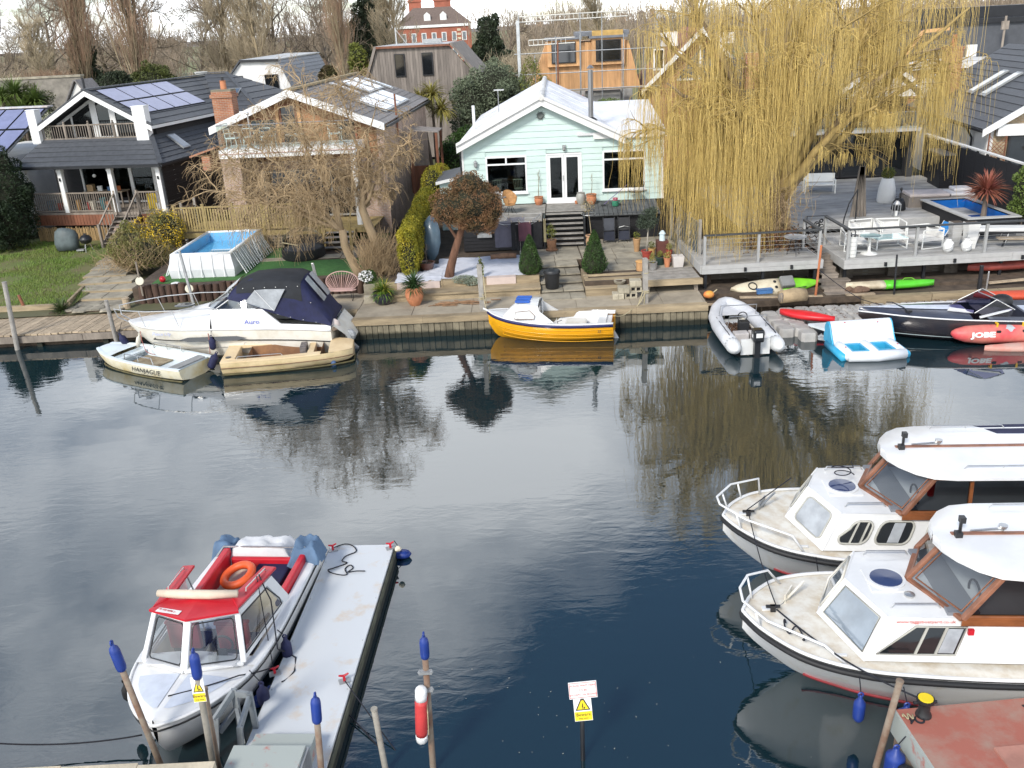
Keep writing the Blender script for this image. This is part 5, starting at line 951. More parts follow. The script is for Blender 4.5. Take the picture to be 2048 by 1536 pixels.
C, N = in_ell(2300, [(.6,.5,1.4,.95,.85,.85),(-.2,.3,1.5,.7,.6,.5),(.9,.1,.9,.5,.6,.8),(.2,-.5,.8,.8,.6,.6)], .7, np.random.default_rng(92)); v, f = leaves(C, .07, N, 1.4); npmesh('blossom', v, f, mat('forsythia_yellow', (.62,.42,.02), .7, .2), bsh)
R = np.random.default_rng(93); n = 600; S = np.stack([R.normal(-.3,.6,n),R.normal(-.9,.5,n),R.uniform(0,.5,n)],1); P = grow(S, np.stack([R.normal(0,.6,n),R.normal(-.2,.5,n),np.ones(n)],1), R.uniform(.5,1.3,n), 5, .2, -.1, R); v, f = strands(P, taper(P,.009,.004)); npmesh('bare_twigs', v, f, M_tan, bsh)
hg = T('golden_hedge', 'tall clipped golden green hedge between the brick and mint house gardens', 'hedge', (-3.75,33.9,1.1))
E = []
R = np.random.default_rng(95)
for k in range(26): y = .3*k; top = 1.95+.055*y+R.uniform(-.12,.12); E += [(.045*y+R.uniform(-.08,.08), y, top*.5, .42+R.uniform(-.06,.08), .35, top*.52), (.045*y, y, top*.85, .36, .33, .3)]
E += [(0.5,9.5,2.0,.6,1.2,.9),(.75,11,1.8,.7,1.4,1.0)]
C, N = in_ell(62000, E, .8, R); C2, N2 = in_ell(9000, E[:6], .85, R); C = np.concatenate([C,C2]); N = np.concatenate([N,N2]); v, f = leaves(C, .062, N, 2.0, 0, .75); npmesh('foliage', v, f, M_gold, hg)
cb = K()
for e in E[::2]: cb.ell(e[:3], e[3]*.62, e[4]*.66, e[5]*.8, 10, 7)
o = cb.o('shade_core', M_core, hg); o['kind'] = 'stuff'  # the hedge's inner shade, painted as a solid dark core
bt_ = T('brown_topiary_tree', 'rounded brown cypress on a leaning red trunk in front of the mint house', 'tree', (-2.2,33.35,1.1))
K().tube([(0,0,0),(.12,.02,.5),(.35,.05,1.2),(.62,.06,1.9),(.9,.05,2.5),(1.05,.0,3.0)],[.2,.165,.14,.125,.11,.06],10).o('trunk', mat('cypress_bark', (.15,.075,.045), .95, .45, 5, bump=1., bs=25, st=(1,1,.25)), bt_, True)
K().tube([(.45,.05,1.5),(.2,-.1,2.0),(-.1,-.1,2.5)],[.06,.05,.03],7).o('limb', MATS['cypress_bark'], bt_); K().tube([(.75,.05,2.1),(1.3,-.1,2.4),(1.7,-.1,2.8)],[.06,.05,.03],7).o('limb', MATS['cypress_bark'], bt_)
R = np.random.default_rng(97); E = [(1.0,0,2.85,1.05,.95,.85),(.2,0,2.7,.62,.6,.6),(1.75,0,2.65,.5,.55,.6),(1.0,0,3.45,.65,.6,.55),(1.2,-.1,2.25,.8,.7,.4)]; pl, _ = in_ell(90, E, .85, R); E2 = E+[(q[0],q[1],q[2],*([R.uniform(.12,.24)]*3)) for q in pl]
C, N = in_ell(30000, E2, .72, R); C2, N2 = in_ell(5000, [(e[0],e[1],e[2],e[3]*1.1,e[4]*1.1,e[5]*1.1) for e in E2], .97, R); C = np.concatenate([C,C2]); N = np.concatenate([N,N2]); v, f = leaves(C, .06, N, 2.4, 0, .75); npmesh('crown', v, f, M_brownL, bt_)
cb = K(); [cb.ell(e[:3], e[3]*.86, e[4]*.86, e[5]*.86, 12, 8) for e in E]; o = cb.o('shade_core', M_core, bt_); o['kind'] = 'stuff'  # solid dark lumps put the crown's inner shade into colour
def cone_bush(label, loc, r, h, seed):
    R = np.random.default_rng(seed); t = T('cone_topiary', label, 'bush', loc, 0, 'clipped cones beside the stone steps'); n = 9000
    z = R.uniform(0,1,n)**1.15; a = R.uniform(0,6.28,n); rr = r*np.interp(z, [0,.08,.2,.6,.9,1.], [.72,.95,1.,.6,.24,.06])*R.uniform(.88,1.1,n)*(1+.07*np.sin(a*5+z*9)+.05*np.sin(a*9-z*17)); C = np.stack([rr*np.cos(a),rr*np.sin(a),.1+z*h],1); N = unit(np.stack([np.cos(a),np.sin(a),.4+0*a],1))
    v, f = leaves(C, .045, N, 1.8, 0, .7); npmesh('crown', v, f, M_cone, t); o = K().lathe([(r*.66,.1),(r*.9,.1+h*.08),(r*.93,.1+h*.2),(r*.54,.1+h*.6),(r*.2,.1+h*.9),(.01,h+.06)],14).o('shade_core', M_core, t); o['kind'] = 'stuff'; K().tube([(0,0,-.05),(0,0,.15)],.05,6).o('stem', M_bark, t)  # dark solid cone inside stands in for shade between the leaves
cone_bush('clipped green cone left of the stone steps behind the black bin', (.92,33.15,1.18), .42, 1.45, 5); cone_bush('clipped green cone right of the stone steps', (3.3,32.75,1.2), .45, 1.55, 6)
# the yellow weeping willow
wt = T('weeping_willow', 'huge golden weeping willow with long hanging strands over the grey deck', 'tree', (10.4,34.4,1.2))
M_wbark = mat('willow_bark', (.24,.175,.105), .95, .35, 2.5, bump=.8, bs=9, st=(1,1,.35)); M_wtw = mat('willow_gold', (.80,.59,.19), .7, ns=1.3, col2=(.42,.29,.09), spread=.2, st=(4,4,.35)); M_wlimb = mat('willow_limb', (.38,.27,.10), .85, .3, 2)
R = np.random.default_rng(101)
K().tube([(0,0,-.2),(-.05,.05,.5),(.1,.15,1.2),(.05,.2,1.9),(.2,.3,2.5)],[.62,.5,.46,.44,.3],12).noise(.07,2.5).o('trunk', M_wbark, wt, True)
bm = K()
for k in range(10): a = R.uniform(0,6.28); bm.ell((.1+.42*math.cos(a),.1+.42*math.sin(a),R.uniform(.3,1.9)),.2,.2,.24,7,5)
bm.noise(.06,4); o = bm.o('burr', M_wbark, wt, True); o['kind'] = 'stuff'
LT = [(-4.2,-.3,6.5),(-3.0,1.2,8.6),(-1.2,-.8,8.8),(.6,1.0,9.8),(2.2,-.6,8.6),(3.8,.8,8.9),(5.6,-.2,7.2),(6.6,1.0,6.6),(3.2,-1.2,5.6),(-2.2,-1.4,5.6),(-4.8,.8,4.9),(1.4,2.2,9.2),(4.9,1.6,9.2),(-.2,-1.6,7.0),(-4.4,.9,8.2),(-3.4,1.6,9.8),(6.8,.4,8.6),(5.6,2.0,10.2)]
limbs = []
for i, e in enumerate(LT):
    s = np.array([.1,.2,1.7+.5*R.uniform()]); e = np.array(e); m1 = s+(e-s)*.35+np.array([0,0,.9])+R.normal(0,.25,3); m2 = s+(e-s)*.7+np.array([0,0,.8])+R.normal(0,.35,3)
    pts = []
    for t_ in np.linspace(0,1,12): pts.append((1-t_)**3*s+3*(1-t_)**2*t_*m1+3*(1-t_)*t_**2*m2+t_**3*e+R.normal(0,.05,3)*(t_>0))
    limbs.append(np.array(pts)); K().tube(pts, [.2*(1-t_)**1.1+.03 for t_ in np.linspace(0,1,12)], 8).o('limb', M_wlimb if i%3 else M_wbark, wt, True)
Lb = np.stack(limbs); b1 = kids(Lb, 9, .25,1., .75, .34, 8, .14, -.1, R); b2 = kids(b1, 5, .2,1., .6, .6, 6, .16, -.25, R)
v, f = cat_mesh([strands(b1, taper(b1,.05,.012)), strands(b2, taper(b2,.016,.006))]); npmesh('branches', v, f, M_wlimb, wt)
n = 7600; src = np.concatenate([b2[:,1:].reshape(-1,3),b1[:,4:].reshape(-1,3)]); cell = np.floor(src/np.array([.55,.8,1.1])); key = np.abs(np.sin(cell @ np.array([12.9898,78.233,37.719]))*43758.5453) % 1.0
src = src[key > .42]; S = src[R.integers(0,len(src),n)]; X = S[:,0]; cl = np.sin(X*2.1+S[:,1]*1.3)+np.sin(X*.9+1.0)
end = np.where(X < -1.0, R.uniform(-.2,2.6,n), np.where(X < .3, R.uniform(.3,3.4,n), R.uniform(2.4,5.0,n)))+np.where(cl > .3, 0, 1.2)
front = (X > .3) & (X < 3.6) & (S[:,1] < 1.2); end = np.where(front, np.maximum(end, R.uniform(3.9,6.0,n)), end); end = np.where((X > 3.6) & (R.uniform(size=n) < .35), end-R.uniform(0,1.2,n), end)
end = np.where(X < -4.0, np.maximum(end, R.uniform(1.5,4.5,n)), end); low = (X > -3.6) & (X < -.4) & (R.uniform(size=n) < .5); end = np.where(low, R.uniform(-.9,1.1,n), end); tk = (X > -1.1) & (X < 1.0) & (S[:,1] < .6) & (R.uniform(size=n) < .75); end = np.where(tk, np.maximum(end, R.uniform(2.8,5,n)), end); high = S[:,2] > 7.2; end = np.where(high & (R.uniform(size=n) < .6), S[:,2]-R.uniform(.8,3.0,n), end)
Ln = np.clip(S[:,2]-end, .5, 8)*R.uniform(.8,1.08,n); m = 11; P = np.zeros((n,m,3)); P[:,0] = S; a = R.uniform(0,6.28,n); out = np.stack([np.cos(a),np.sin(a),R.uniform(-.1,.9,n)],1)
sway = R.normal(0,.05,(n,3)); sway[:,2] = 0
for i in range(1, m):
    w_ = max(0, 1-i/2.6); d = unit(out*w_*1.1+np.array([0,0,-1.])*(1-w_*.75)+sway+R.normal(0,.075,(n,3))); P[:,i] = P[:,i-1]+d*(Ln/(m-1))[:,None]
P[:,:,2] = np.maximum(P[:,:,2], .15)
v, f = strands(P, taper(P,.0066,.0034)); npmesh('hanging_strands', v, f, M_wtw, wt)
n = 900; S = np.stack([R.normal(-.2,.5,n),R.normal(-.35,.3,n),R.uniform(0,2.6,n)],1); P2 = grow(S, R.normal(0,1,(n,3))+np.array([0,0,-.4]), R.uniform(.4,1.1,n), 6, .3, -.2, R); v, f = strands(P2, taper(P2,.011,.005)); npmesh('epicormic_twigs', v, f, M_tan, wt)
C = np.stack([R.normal(-.2,.55,2500),R.normal(-.6,.35,2500),R.uniform(.2,1.1,2500)],1); v, f = leaves(C, .09, None, 1.6); npmesh('dead_leaves', v, f, leafmat('dead_leaf', (.22,.10,.045), (.12,.065,.03)), wt)
# bare tangled willow before the brick house
bw_ = T('bare_willow', 'leaning bare willow with tangled tan twigs in front of the brick house', 'tree', (-5.2,34.5,1.05)); R = np.random.default_rng(111)
M_bwb = mat('bare_willow_bark', (.34,.25,.15), .95, .3, 3, bump=.7, bs=12, st=(1,1,.4))
K().tube([(-.35,-.1,-.2),(-.75,0,.6),(-1.0,.1,1.3),(-1.05,.2,1.9)],[.2,.17,.16,.15],10).noise(.03,4).o('trunk', M_bwb, bw_, True)
K().tube([(.75,0,-.2),(.35,.1,.8),(.1,.2,1.6),(-.2,.3,2.6),(-.1,.4,3.4)],[.26,.22,.19,.15,.11],10).noise(.03,4).o('trunk', M_bwb, bw_, True)
ends = [(-6.2,.5,3.6),(-4.6,1.2,5.4),(-3.4,.2,6.4),(-2.2,1.6,7.3),(-.8,.8,7.2),(.6,1.2,6.4),(1.7,.6,5.0),(-4.0,-.3,3.8),(-1.8,-.4,5.2),(-5.4,1.4,4.6),(-2.7,.6,3.4),(1.2,0,3.4),(-1.2,1.2,4.2),(.2,.4,4.6)]; LB = []
for i, e in enumerate(ends):
    s = np.array([-1.05,.2,1.85]) if e[0] < -1.5 else np.array([-.15,.35,2.7]); e = np.array(e); mid = (s+e)/2+np.array([0,0,.7])+R.normal(0,.3,3); pts = [(1-t)**2*s+2*(1-t)*t*mid+t*t*e+R.normal(0,.07,3)*(t > 0) for t in np.linspace(0,1,12)]; LB.append(pts)
    K().tube(pts, [.075*(1-t)**1.1+.012 for t in np.linspace(0,1,12)], 7).o('limb', M_bwb, bw_, True)
LB = np.array(LB); c1 = kids(LB, 17, .12,1., .9, .45, 8, .2, -.12, R); c2 = kids(c1, 9, .1,1., .8, .62, 7, .22, -.35, R); c3 = kids(c2[::1], 4, .1,1., .7, .7, 6, .2, -.5, R)
c3[:,:,2] = np.maximum(c3[:,:,2], .25); c2[:,:,2] = np.maximum(c2[:,:,2], .25)
v, f = cat_mesh([strands(c1, taper(c1,.026,.009)), strands(c2, taper(c2,.010,.005))]); npmesh('branches', v, f, M_tan, bw_)
v, f = strands(c3, taper(c3,.0065,.0035)); npmesh('twigs', v, f, M_tan, bw_)
n = 800; S = np.stack([R.normal(.3,.35,n),R.normal(-.2,.25,n),R.uniform(0,1.0,n)],1); P = grow(S, np.stack([R.normal(0,.35,n),R.normal(-.1,.3,n),np.ones(n)],1), R.uniform(.5,1.4,n), 6, .12, -.1, R); v, f = strands(P, taper(P,.008,.004)); npmesh('dry_stalks', v, f, M_tan, bw_)
# ================================================================== boats
M_gel = mat('gelcoat_white', (.72,.72,.71), .3, .10, 1.2, coat=.35, det=6); M_gelold = mat('stained_gelcoat', (.74,.71,.63), .5, ns=2.2, col2=(.60,.54,.42), mix=.40, det=7); M_gelblue = mat('chalky_blue_white', (.66,.73,.76), .6, ns=1.8, col2=(.55,.55,.50), mix=.38, det=7)
M_beige = mat('beige_gelcoat', (.76,.60,.37), .55, ns=1.5, col2=(.64,.47,.26), det=6); M_vinyl = mat('clear_vinyl', (.36,.38,.40), .12, .25, 3, spec=.8); M_bglass2 = glassmat('boat_glass', (.80,.85,.88), 2.0, .02, .8); M_var = mat('varnished_wood', (.22,.075,.025), .35, .3, 6, coat=.4, st=(.5,1,1), bump=.1); M_wood2 = mat('worn_varnish', (.30,.13,.075), .5, ns=4, col2=(.16,.07,.04), det=6)
M_hullg = mat('streaked_hull', (.73,.73,.72), .35, ns=1.6, col2=(.66,.61,.52), mix=.34, spread=.12, det=8, st=(2.2,2.2,.5), coat=.3); M_stain = mat('stained_deck', (.76,.73,.65), .7, ns=3.5, col2=(.58,.49,.36), mix=.46, det=9, spread=.14); M_algae = mat('algae_line', (.10,.085,.035), .8, .4, 5); M_rubber = mat('black_rubber', (.014,.014,.015), .6, .3)
def half(st, cv=1.):
    x, bg, zs, bc, zc, zk = st; a, b = .78+.15*cv, .38+.30*cv
    return [(bg,zs),(bg*a+bc*(1-a),zs-(zs-zc)*.22),(bg*b+bc*(1-b),zs-(zs-zc)*.62),(bc,zc),(bc*.5,zk+(zc-zk)*.42),(0,zk)]
def smooth_st(st, sub=4):
    A = np.array(st, float); out = []
    for i in range(len(A)-1):
        p0, p1, p2, p3 = A[max(i-1,0)], A[i], A[i+1], A[min(i+2,len(A)-1)]
        for k in range(sub):
            t = k/sub; out.append(.5*((2*p1)+(-p0+p2)*t+(2*p0-5*p1+4*p2-p3)*t*t+(-p0+3*p1-3*p2+p3)*t**3))
    out.append(A[-1]); return [tuple(o) for o in out]
def hull(par, st, m, name='hull', transom=True, sub=4, cv=1.):
    S = smooth_st(st, sub); secs = []
    for s in S: h = half(s, cv); secs.append([(s[0],-y,z) for y, z in h]+[(s[0],y,z) for y, z in h[-2::-1]])
    mb = K().loft(secs)
    if transom: mb.poly(secs[-1])
    return mb.o(name, m, par, 38), S
def strake(par, S, m, r, dz=0, name='rubbing_strake', out=.01, both=True, x0=0, x1=99):
    L_ = [(s[0],s[1]+out,s[2]+dz) for s in S if x0 <= s[0] <= x1]
    pts = [(x,-y,z) for x, y, z in L_]
    if both: pts = [(x,y,z) for x, y, z in L_[::-1]]+pts
    return K().tube(pts, r, 6).o(name, m, par, True)
def deck_plate(par, S, m, x0, x1, inset=.0, crown=.04, dz=0., name='deck', hole=None):
    secs = []
    for s in S:
        if x0-1e-6 <= s[0] <= x1+1e-6: b = max(.01, s[1]-inset); secs.append([(s[0], b*q, s[2]+dz+crown*(1-q*q)) for q in (-1,-.75,-.4,0,.4,.75,1)])
    return K().loft(secs).o(name, m, par, 30)
def inner_shell(par, S, m, x0, x1, inset, floor, name='cockpit', drop=.0):
    secs = [[(s[0],-(s[1]-inset),s[2]+drop),(s[0],-(s[1]-inset*1.5),floor),(s[0],s[1]-inset*1.5,floor),(s[0],s[1]-inset,s[2]+drop)] for s in S if x0-1e-6 <= s[0] <= x1+1e-6]
    mb = K().loft(secs); mb.poly(secs[0]); mb.poly(secs[-1]); return mb.o(name, m, par)
def rim(par, S, m, x0, x1, inset, dz=.012, name='gunwale'):
    mb = K(); R_ = [s for s in S if x0-1e-6 <= s[0] <= x1+1e-6]
    for q in (-1,1): mb.loft([[(s[0],q*(s[1]+.012),s[2]-.03),(s[0],q*(s[1]+.012),s[2]+dz),(s[0],q*(s[1]-inset),s[2]+dz),(s[0],q*(s[1]-inset),s[2]-.04)] for s in R_])
    return mb.o(name, m, par)
def fender(par_label, loc, L=.45, r=.1, m=None, rope_to=None, tilt=(0,0,0), grp=None, name='fender'):
    t = T(name, par_label, 'fender', loc, 0, grp); t.rotation_euler = tilt; mm = m or M_blue
    K().lathe([(.02,0),(r*.6,.02),(r*.95,.07),(r,.13),(r,L-.13),(r*.95,L-.07),(r*.45,L-.01),(r*.3,L+.04),(.02,L+.06)],12).o('body', mm, t, True); K().ring((0,0,L+.07),.035,.014,10,5,'y').o('eye', mm, t)
    if rope_to: K().tube([(0,0,L+.09),tuple(V(rope_to)-V(loc))],.009,5).o('lanyard', M_rope, t)
    return t
def rope(name, label, pts, r=.012, m=None, cat='rope', sag=0., n=14):
    P = []
    for a, b in zip(pts, pts[1:]):
        a, b = V(a), V(b)
        for i in range(n): t = i/n; P.append(a.lerp(b,t)-V((0,0,1))*sag*4*t*(1-t))
    P.append(V(pts[-1])); return tag(K().tube(P, r, 6).o(name, m or M_rope, None, True), label, cat)
# white sports cruiser with navy canopy
wc = T('sports_cruiser', 'white cabin cruiser with navy canvas canopy moored along the quay', 'boat', (-12.98,29.72,0), -1.5); wc.scale = (1,1,.88)
h_, S = hull(wc, [(0,.06,1.40,.02,1.25,1.2),(.35,.42,1.38,.14,.85,.72),(.9,.78,1.35,.38,.5,.12),(1.7,1.0,1.32,.66,.3,-.2),(2.8,1.12,1.30,.9,.22,-.35),(4.2,1.16,1.27,1.02,.18,-.4),(5.8,1.14,1.18,1.04,.15,-.4),(7.1,1.06,1.02,1.0,.15,-.35)], M_gelold, cv=.6)
strake(wc, S, M_rubber, .022, -.46, 'strake_line', -.02, x0=1.0); strake(wc, S, M_gel, .035, -.02, 'gunwale_bead', .0); strake(wc, S, mat('grey_line', (.35,.33,.3), .5), .012, -.75, 'boot_line', -.08, x0=1.6)
secs = []
for s in S:
    if s[0] > 3.3: break
    cr_ = .62*min(1,max(0,(s[0]-.2)/2.7))**1.1; secs.append([(s[0], s[1]*q, s[2]+cr_*(1-abs(q)**3.0)*(1 if abs(q)<.99 else 0)) for q in (-1,-.93,-.8,-.6,-.3,0,.3,.6,.8,.93,1)])
K().loft(secs).o('foredeck', M_gel, wc, True)
def coam(x): return 1.98-.02*(x-3) if x < 4.9 else max(1.18, 1.94-(x-4.9)*1.1) if x < 5.45 else 1.33-.09*(x-5.45)
cm = K()
for q in (-1,1): cm.loft([[(x,q*np.interp(x,[s[0] for s in S],[s[1] for s in S]),np.interp(x,[s[0] for s in S],[s[2] for s in S])),(x,q*1.04,coam(x)-.15),(x,q*.97,coam(x)),(x,q*.85,coam(x)-.03),(x,q*.84,.9)] for x in (3.2,3.6,4.0,4.5,4.9,5.1,5.3,5.45,6.0,6.6,7.1)])
cm.o('coaming', M_gel, wc, 50)
K().box(3.1,7.05,-.9,.9,.75,.8).o('cockpit_floor', M_gelold, wc)
K().loft([[(7.1,-1.06,1.05),(7.1,1.06,1.05)],[(7.2,-1.0,1.15),(7.2,1.0,1.15)],[(7.55,-.9,.75),(7.55,.9,.75)],[(7.7,-.85,.35),(7.7,.85,.35)],[(7.1,-.9,.3),(7.1,.9,.3)]]).o('bathing_platform', M_gelold, wc, 40)
K().ell((7.0,-.55,1.05),.35,.3,.28,10,6).noise(.08,4).o('engine_cloth', mat('pink_cloth', (.66,.56,.50), .8, .15), wc, True)
ws = K(); wf = K(); base = [(4.7,-.98,1.96),(3.9,-.96,1.97),(3.3,-.82,1.95),(2.95,-.45,1.93),(2.85,0,1.93),(2.95,.45,1.93),(3.3,.82,1.95),(3.9,.96,1.97),(4.7,.98,1.96)]; top = [(5.0,-.9,2.1),(4.35,-.86,2.28),(3.95,-.72,2.4),(3.68,-.4,2.43),(3.6,0,2.44),(3.68,.4,2.43),(3.95,.72,2.4),(4.35,.86,2.28),(5.0,.9,2.1)]
K().loft([base, top]).o('windscreen', M_bglass2, wc, True); K().tube(top,.022,6).tube(base,.018,6).tube([base[2],top[2]],.02,6).tube([base[6],top[6]],.02,6).o('windscreen_frame', M_gel, wc)
K().box(3.5,4.2,-.8,.8,.85,1.6).o('dashboard', M_gelold, wc); K().ring((4.2,-.4,1.75),.17,.018,14,5,'x').o('steering_wheel', M_rubber, wc)
cs = []
for x, zt, hw, zs in ((3.75,2.45,.74,2.3),(4.1,2.82,.80,2.22),(4.5,2.98,.84,2.1),(5.2,3.02,.86,1.75),(6.0,2.98,.86,1.45),(6.25,2.86,.87,1.38),(6.8,1.95,.93,1.28),(7.12,1.38,.98,1.18)):
    cs.append([(x,-hw-.06,zs),(x,-hw-.02,zs+(zt-zs)*.5),(x,-hw*.96,zt-.14),(x,-hw*.8,zt-.03),(x,0,zt+.03),(x,hw*.8,zt-.03),(x,hw*.96,zt-.14),(x,hw+.02,zs+(zt-zs)*.5),(x,hw+.06,zs)])
cn = K().loft(cs); cn.poly(cs[-1]); cn.noise(.025,2.2); co = cn.o('canopy', M_navy, wc, True)
K().loft([[(q[0],q[1]*1.012,q[2]+.012) for q in s[1:-1]] for s in cs[1:6]]).o('canopy_roof', mat('black_canvas', (.016,.018,.022), .85, .3, bump=.2, bs=50), co, True)
K().loft([[(4.35,-.905,2.2),(4.75,-.925,2.66)],[(4.85,-.935,1.98),(5.1,-.935,2.68)],[(5.3,-.955,1.84),(5.75,-.95,2.66)]]).o('side_window', M_vinyl, co); K().tube([(4.75,-.94,2.66),(5.3,-.97,1.84)],.012,5).o('window_seam', M_gel, co)
K().loft([[(6.3,-.55,2.86),(6.3,-.1,2.88)],[(6.84,-.55,1.98),(6.84,-.1,2.0)]]).xf(Matrix.Translation((.05,0,.02))).o('rear_window', M_vinyl, co); K().loft([[(6.3,.1,2.88),(6.3,.6,2.86)],[(6.84,.1,2.0),(6.84,.6,1.98)]]).xf(Matrix.Translation((.05,0,.02))).o('rear_window', M_vinyl, co)
K().loft([[(3.66,-.62,2.46),(3.6,0,2.5),(3.66,.62,2.46)],[(4.12,-.64,2.84),(4.1,0,2.9),(4.12,.64,2.84)]]).xf(Matrix.Translation((-.03,0,.02))).o('front_window', M_vinyl, co)
for i in range(9): t = i/8; K().ell((4.0+2.9*t,-.9-.06*t,(2.72 if t < .75 else 2.72-(t-.75)*5.2)+.02),.018,.018,.018,6,4).o('stud', M_alu, co)
for i in range(8): t = i/7; K().ell((4.15+2.9*t,-.93-.06*t,2.17-.95*t**.8),.018,.018,.018,6,4).o('stud', M_alu, co)
K().add([(2.05,0,0),(2.35,0,.085),(4.0,0,.085),(4.35,0,0),(4.0,0,-.085),(2.35,0,-.085)],[(0,1,2,3,4,5)]).xf(Matrix.Translation((0,-1.075,.92)) @ Matrix.Rotation(rad(-2.0),4,'Z') @ Matrix.Rotation(rad(-14),4,'X') ).o('hull_window', M_dglass, wc)
for q in (-1,1): K().tube([(0.0,q*.12,1.4),(-.3,q*.15,1.6),(-.35,q*.22,1.95),(.1,q*.55,1.98),(1.0,q*.93,2.02),(2.2,q*1.08,2.05),(3.3,q*1.0,2.05),(3.5,q*.97,1.98)],.02,6).tube([(.9,q*.88,1.4),(.75,q*.85,2.01)],.015,5).tube([(2.1,q*1.07,1.4),(1.95,q*1.05,2.04)],.015,5).o('bow_rail', M_alu, wc)
K().lathe([(.28,0),(.27,.04),(.2,.05)],14,(2.0,0,1.9),1.3,.8).o('deck_hatch', M_dglass, wc)
text('name_lettering', 'Peace Lily', .17, mat('pale_blue_print', (.35,.40,.62), .5), wc, Matrix.Translation((1.42,-.96,1.12)) @ Matrix.Rotation(rad(-10),4,'Z') @ Matrix.Rotation(rad(72),4,'X')); text('maker_lettering', 'Auro', .24, mat('blue_print', (.03,.06,.42), .5), wc, Matrix.Translation((4.55,-1.13,1.50)) @ Matrix.Rotation(rad(64),4,'X') @ Matrix.Shear('XY',4,(.35,0)))
K().beam((7.3,-.35,.3),(7.75,-.35,-.3),.16,.5).ell((7.6,-.4,.55),.2,.14,.25,8,6).noise(.03,6).o('outdrive', M_steelgrey, wc)
fender('dark blue fender at the bow of the white cruiser', (-13.15,29.6,.3), .5, .12, M_navy, (-12.9,29.7,1.2), (.2,-.3,0)); fender('white sausage fender under the bow of the white cruiser', (-12.8,29.4,.25), .55, .08, mat('dirty_white', (.6,.57,.48), .6), (-12.75,29.6,1.15), (.1,.35,0)); fender('navy fender hanging between the cruiser and the blue white dinghy', (-9.85,28.4,.45), .4, .11, M_navy, (-9.85,28.55,1.15)); rope('mooring_line', 'red brown rope tied at the side of the white cruiser', [(-10.0,28.6,1.15),(-9.95,28.45,.8),(-9.95,28.3,.35)], .012, mat('red_rope', (.33,.10,.08), .9))
rope('mooring_line', 'red brown rope from the cruiser bow down into the dinghy', [(-12.6,29.5,1.2),(-12.4,29.0,.7),(-12.2,28.7,.42),(-11.8,28.4,.4)], .012, MATS['red_rope'], sag=.03)
# blue white dinghy with lettering
hj = T('work_dinghy', 'weathered blue white flat dinghy lettered on its side, moored outside the cruiser', 'boat', (-13.85,29.35,0), -29.5)
h_, S = hull(hj, [(0,.32,.50,.22,.28,.25),(.5,.55,.47,.45,.12,.02),(1.2,.72,.44,.62,.06,-.1),(2.4,.80,.42,.70,.05,-.12),(3.6,.78,.42,.68,.06,-.1),(4.35,.72,.43,.62,.08,-.05)], mat('dinghy_side', (.66,.62,.48), .6, ns=1.6, col2=(.50,.38,.14), mix=.42, det=7))
K().poly([(0,-.32,.5),(0,.32,.5),(0,.22,.28),(0,0,.25),(0,-.22,.28)]).o('bow_transom', M_gelblue, hj); rim(hj, S, M_gelblue, 0, 4.35, .10, .02); deck_plate(hj, S, M_gelblue, 0, 1.1, .08, .02, .0, 'foredeck')
inner_shell(hj, S, M_gelblue, 1.1, 4.3, .12, .12, 'inner_hull'); K().box(1.45,2.7,-.5,.5,.14,.17).o('floor_boards', mat('mucky_floor', (.36,.30,.20), .9, ns=4, col2=(.2,.15,.09)), hj); K().box(3.75,4.1,-.68,.68,.36,.42).o('stern_thwart', mat('grey_rubber_pad', (.30,.30,.29), .8, .2), hj); K().box(1.1,1.4,-.62,.62,.3,.36).o('front_thwart', M_gelblue, hj)
for q in (-.6,.62): K().tube([(1.7,q,.42),(1.75,q,.62),(3.0,q,.62),(3.05,q,.42)],.018,6).tube([(2.35,q,.42),(2.35,q,.62)],.014,5).o('side_rail', M_alu, hj)
strake(hj, S, M_algae, .03, -.40, 'weed_line', -.05, x0=.4); text('name_lettering', 'HANJAGUE', .21, mat('black_print', (.02,.02,.02), .6), hj, Matrix.Translation((2.9,-.805,.24)) @ Matrix.Rotation(rad(78),4,'X') @ Matrix.Scale(1.25,4,(1,0,0)))
fender('navy fender wedged between the dinghy and the beige boat', (-9.75,27.5,.12), .5, .13, M_navy, None, (.0,.5,.3))
# beige boat
bg_ = T('beige_launch', 'beige open boat with long brown cockpit beside the dinghy', 'boat', (-5.15,28.1,0), 185)
h_, S = hull(bg_, [(0,.42,.50,.30,.22,.15),(.25,.62,.52,.45,.14,.02),(1.0,.80,.52,.62,.1,-.08),(2.4,.86,.5,.72,.08,-.1),(4.15,.84,.5,.70,.08,-.08)], mat('beige_side', (.72,.57,.33), .6, ns=1.5, col2=(.40,.30,.12), mix=.36, det=7))
K().poly([(0,-.42,.5),(0,.42,.5),(0,.3,.22),(0,0,.15),(0,-.3,.22)]).o('bow_face', M_beige, bg_)
deck_plate(bg_, S, M_beige, 0, .85, .0, .03, .01, 'foredeck'); rim(bg_, S, M_beige, .8, 4.15, .24, .02); inner_shell(bg_, S, mat('brown_inside', (.30,.15,.065), .85, ns=3, col2=(.18,.09,.045)), .85, 3.75, .25, .1); K().box(3.72,4.14,-.62,.62,.1,.53).o('stern_locker', M_beige, bg_); K().box(1.25,1.45,-.62,.62,.12,.5).o('thwart', M_beige, bg_); K().box(1.5,1.7,-.3,.3,.2,.62).o('seat_back', mat('mottled_grey', (.16,.14,.13), .8, .5, 9), bg_)
strake(bg_, S, mat('brown_line', (.14,.06,.03), .6), .012, -.20, 'side_line', .0); strake(bg_, S, M_algae, .03, -.44, 'weed_line', -.08); K().lathe([(.09,0),(.09,.02),(.05,.025)],12,(3.95,.45,.53)).o('filler_cap', M_dark, bg_); K().box(2.9,3.0,-.8,-.7,.53,.56).o('cleat', M_dark, bg_)
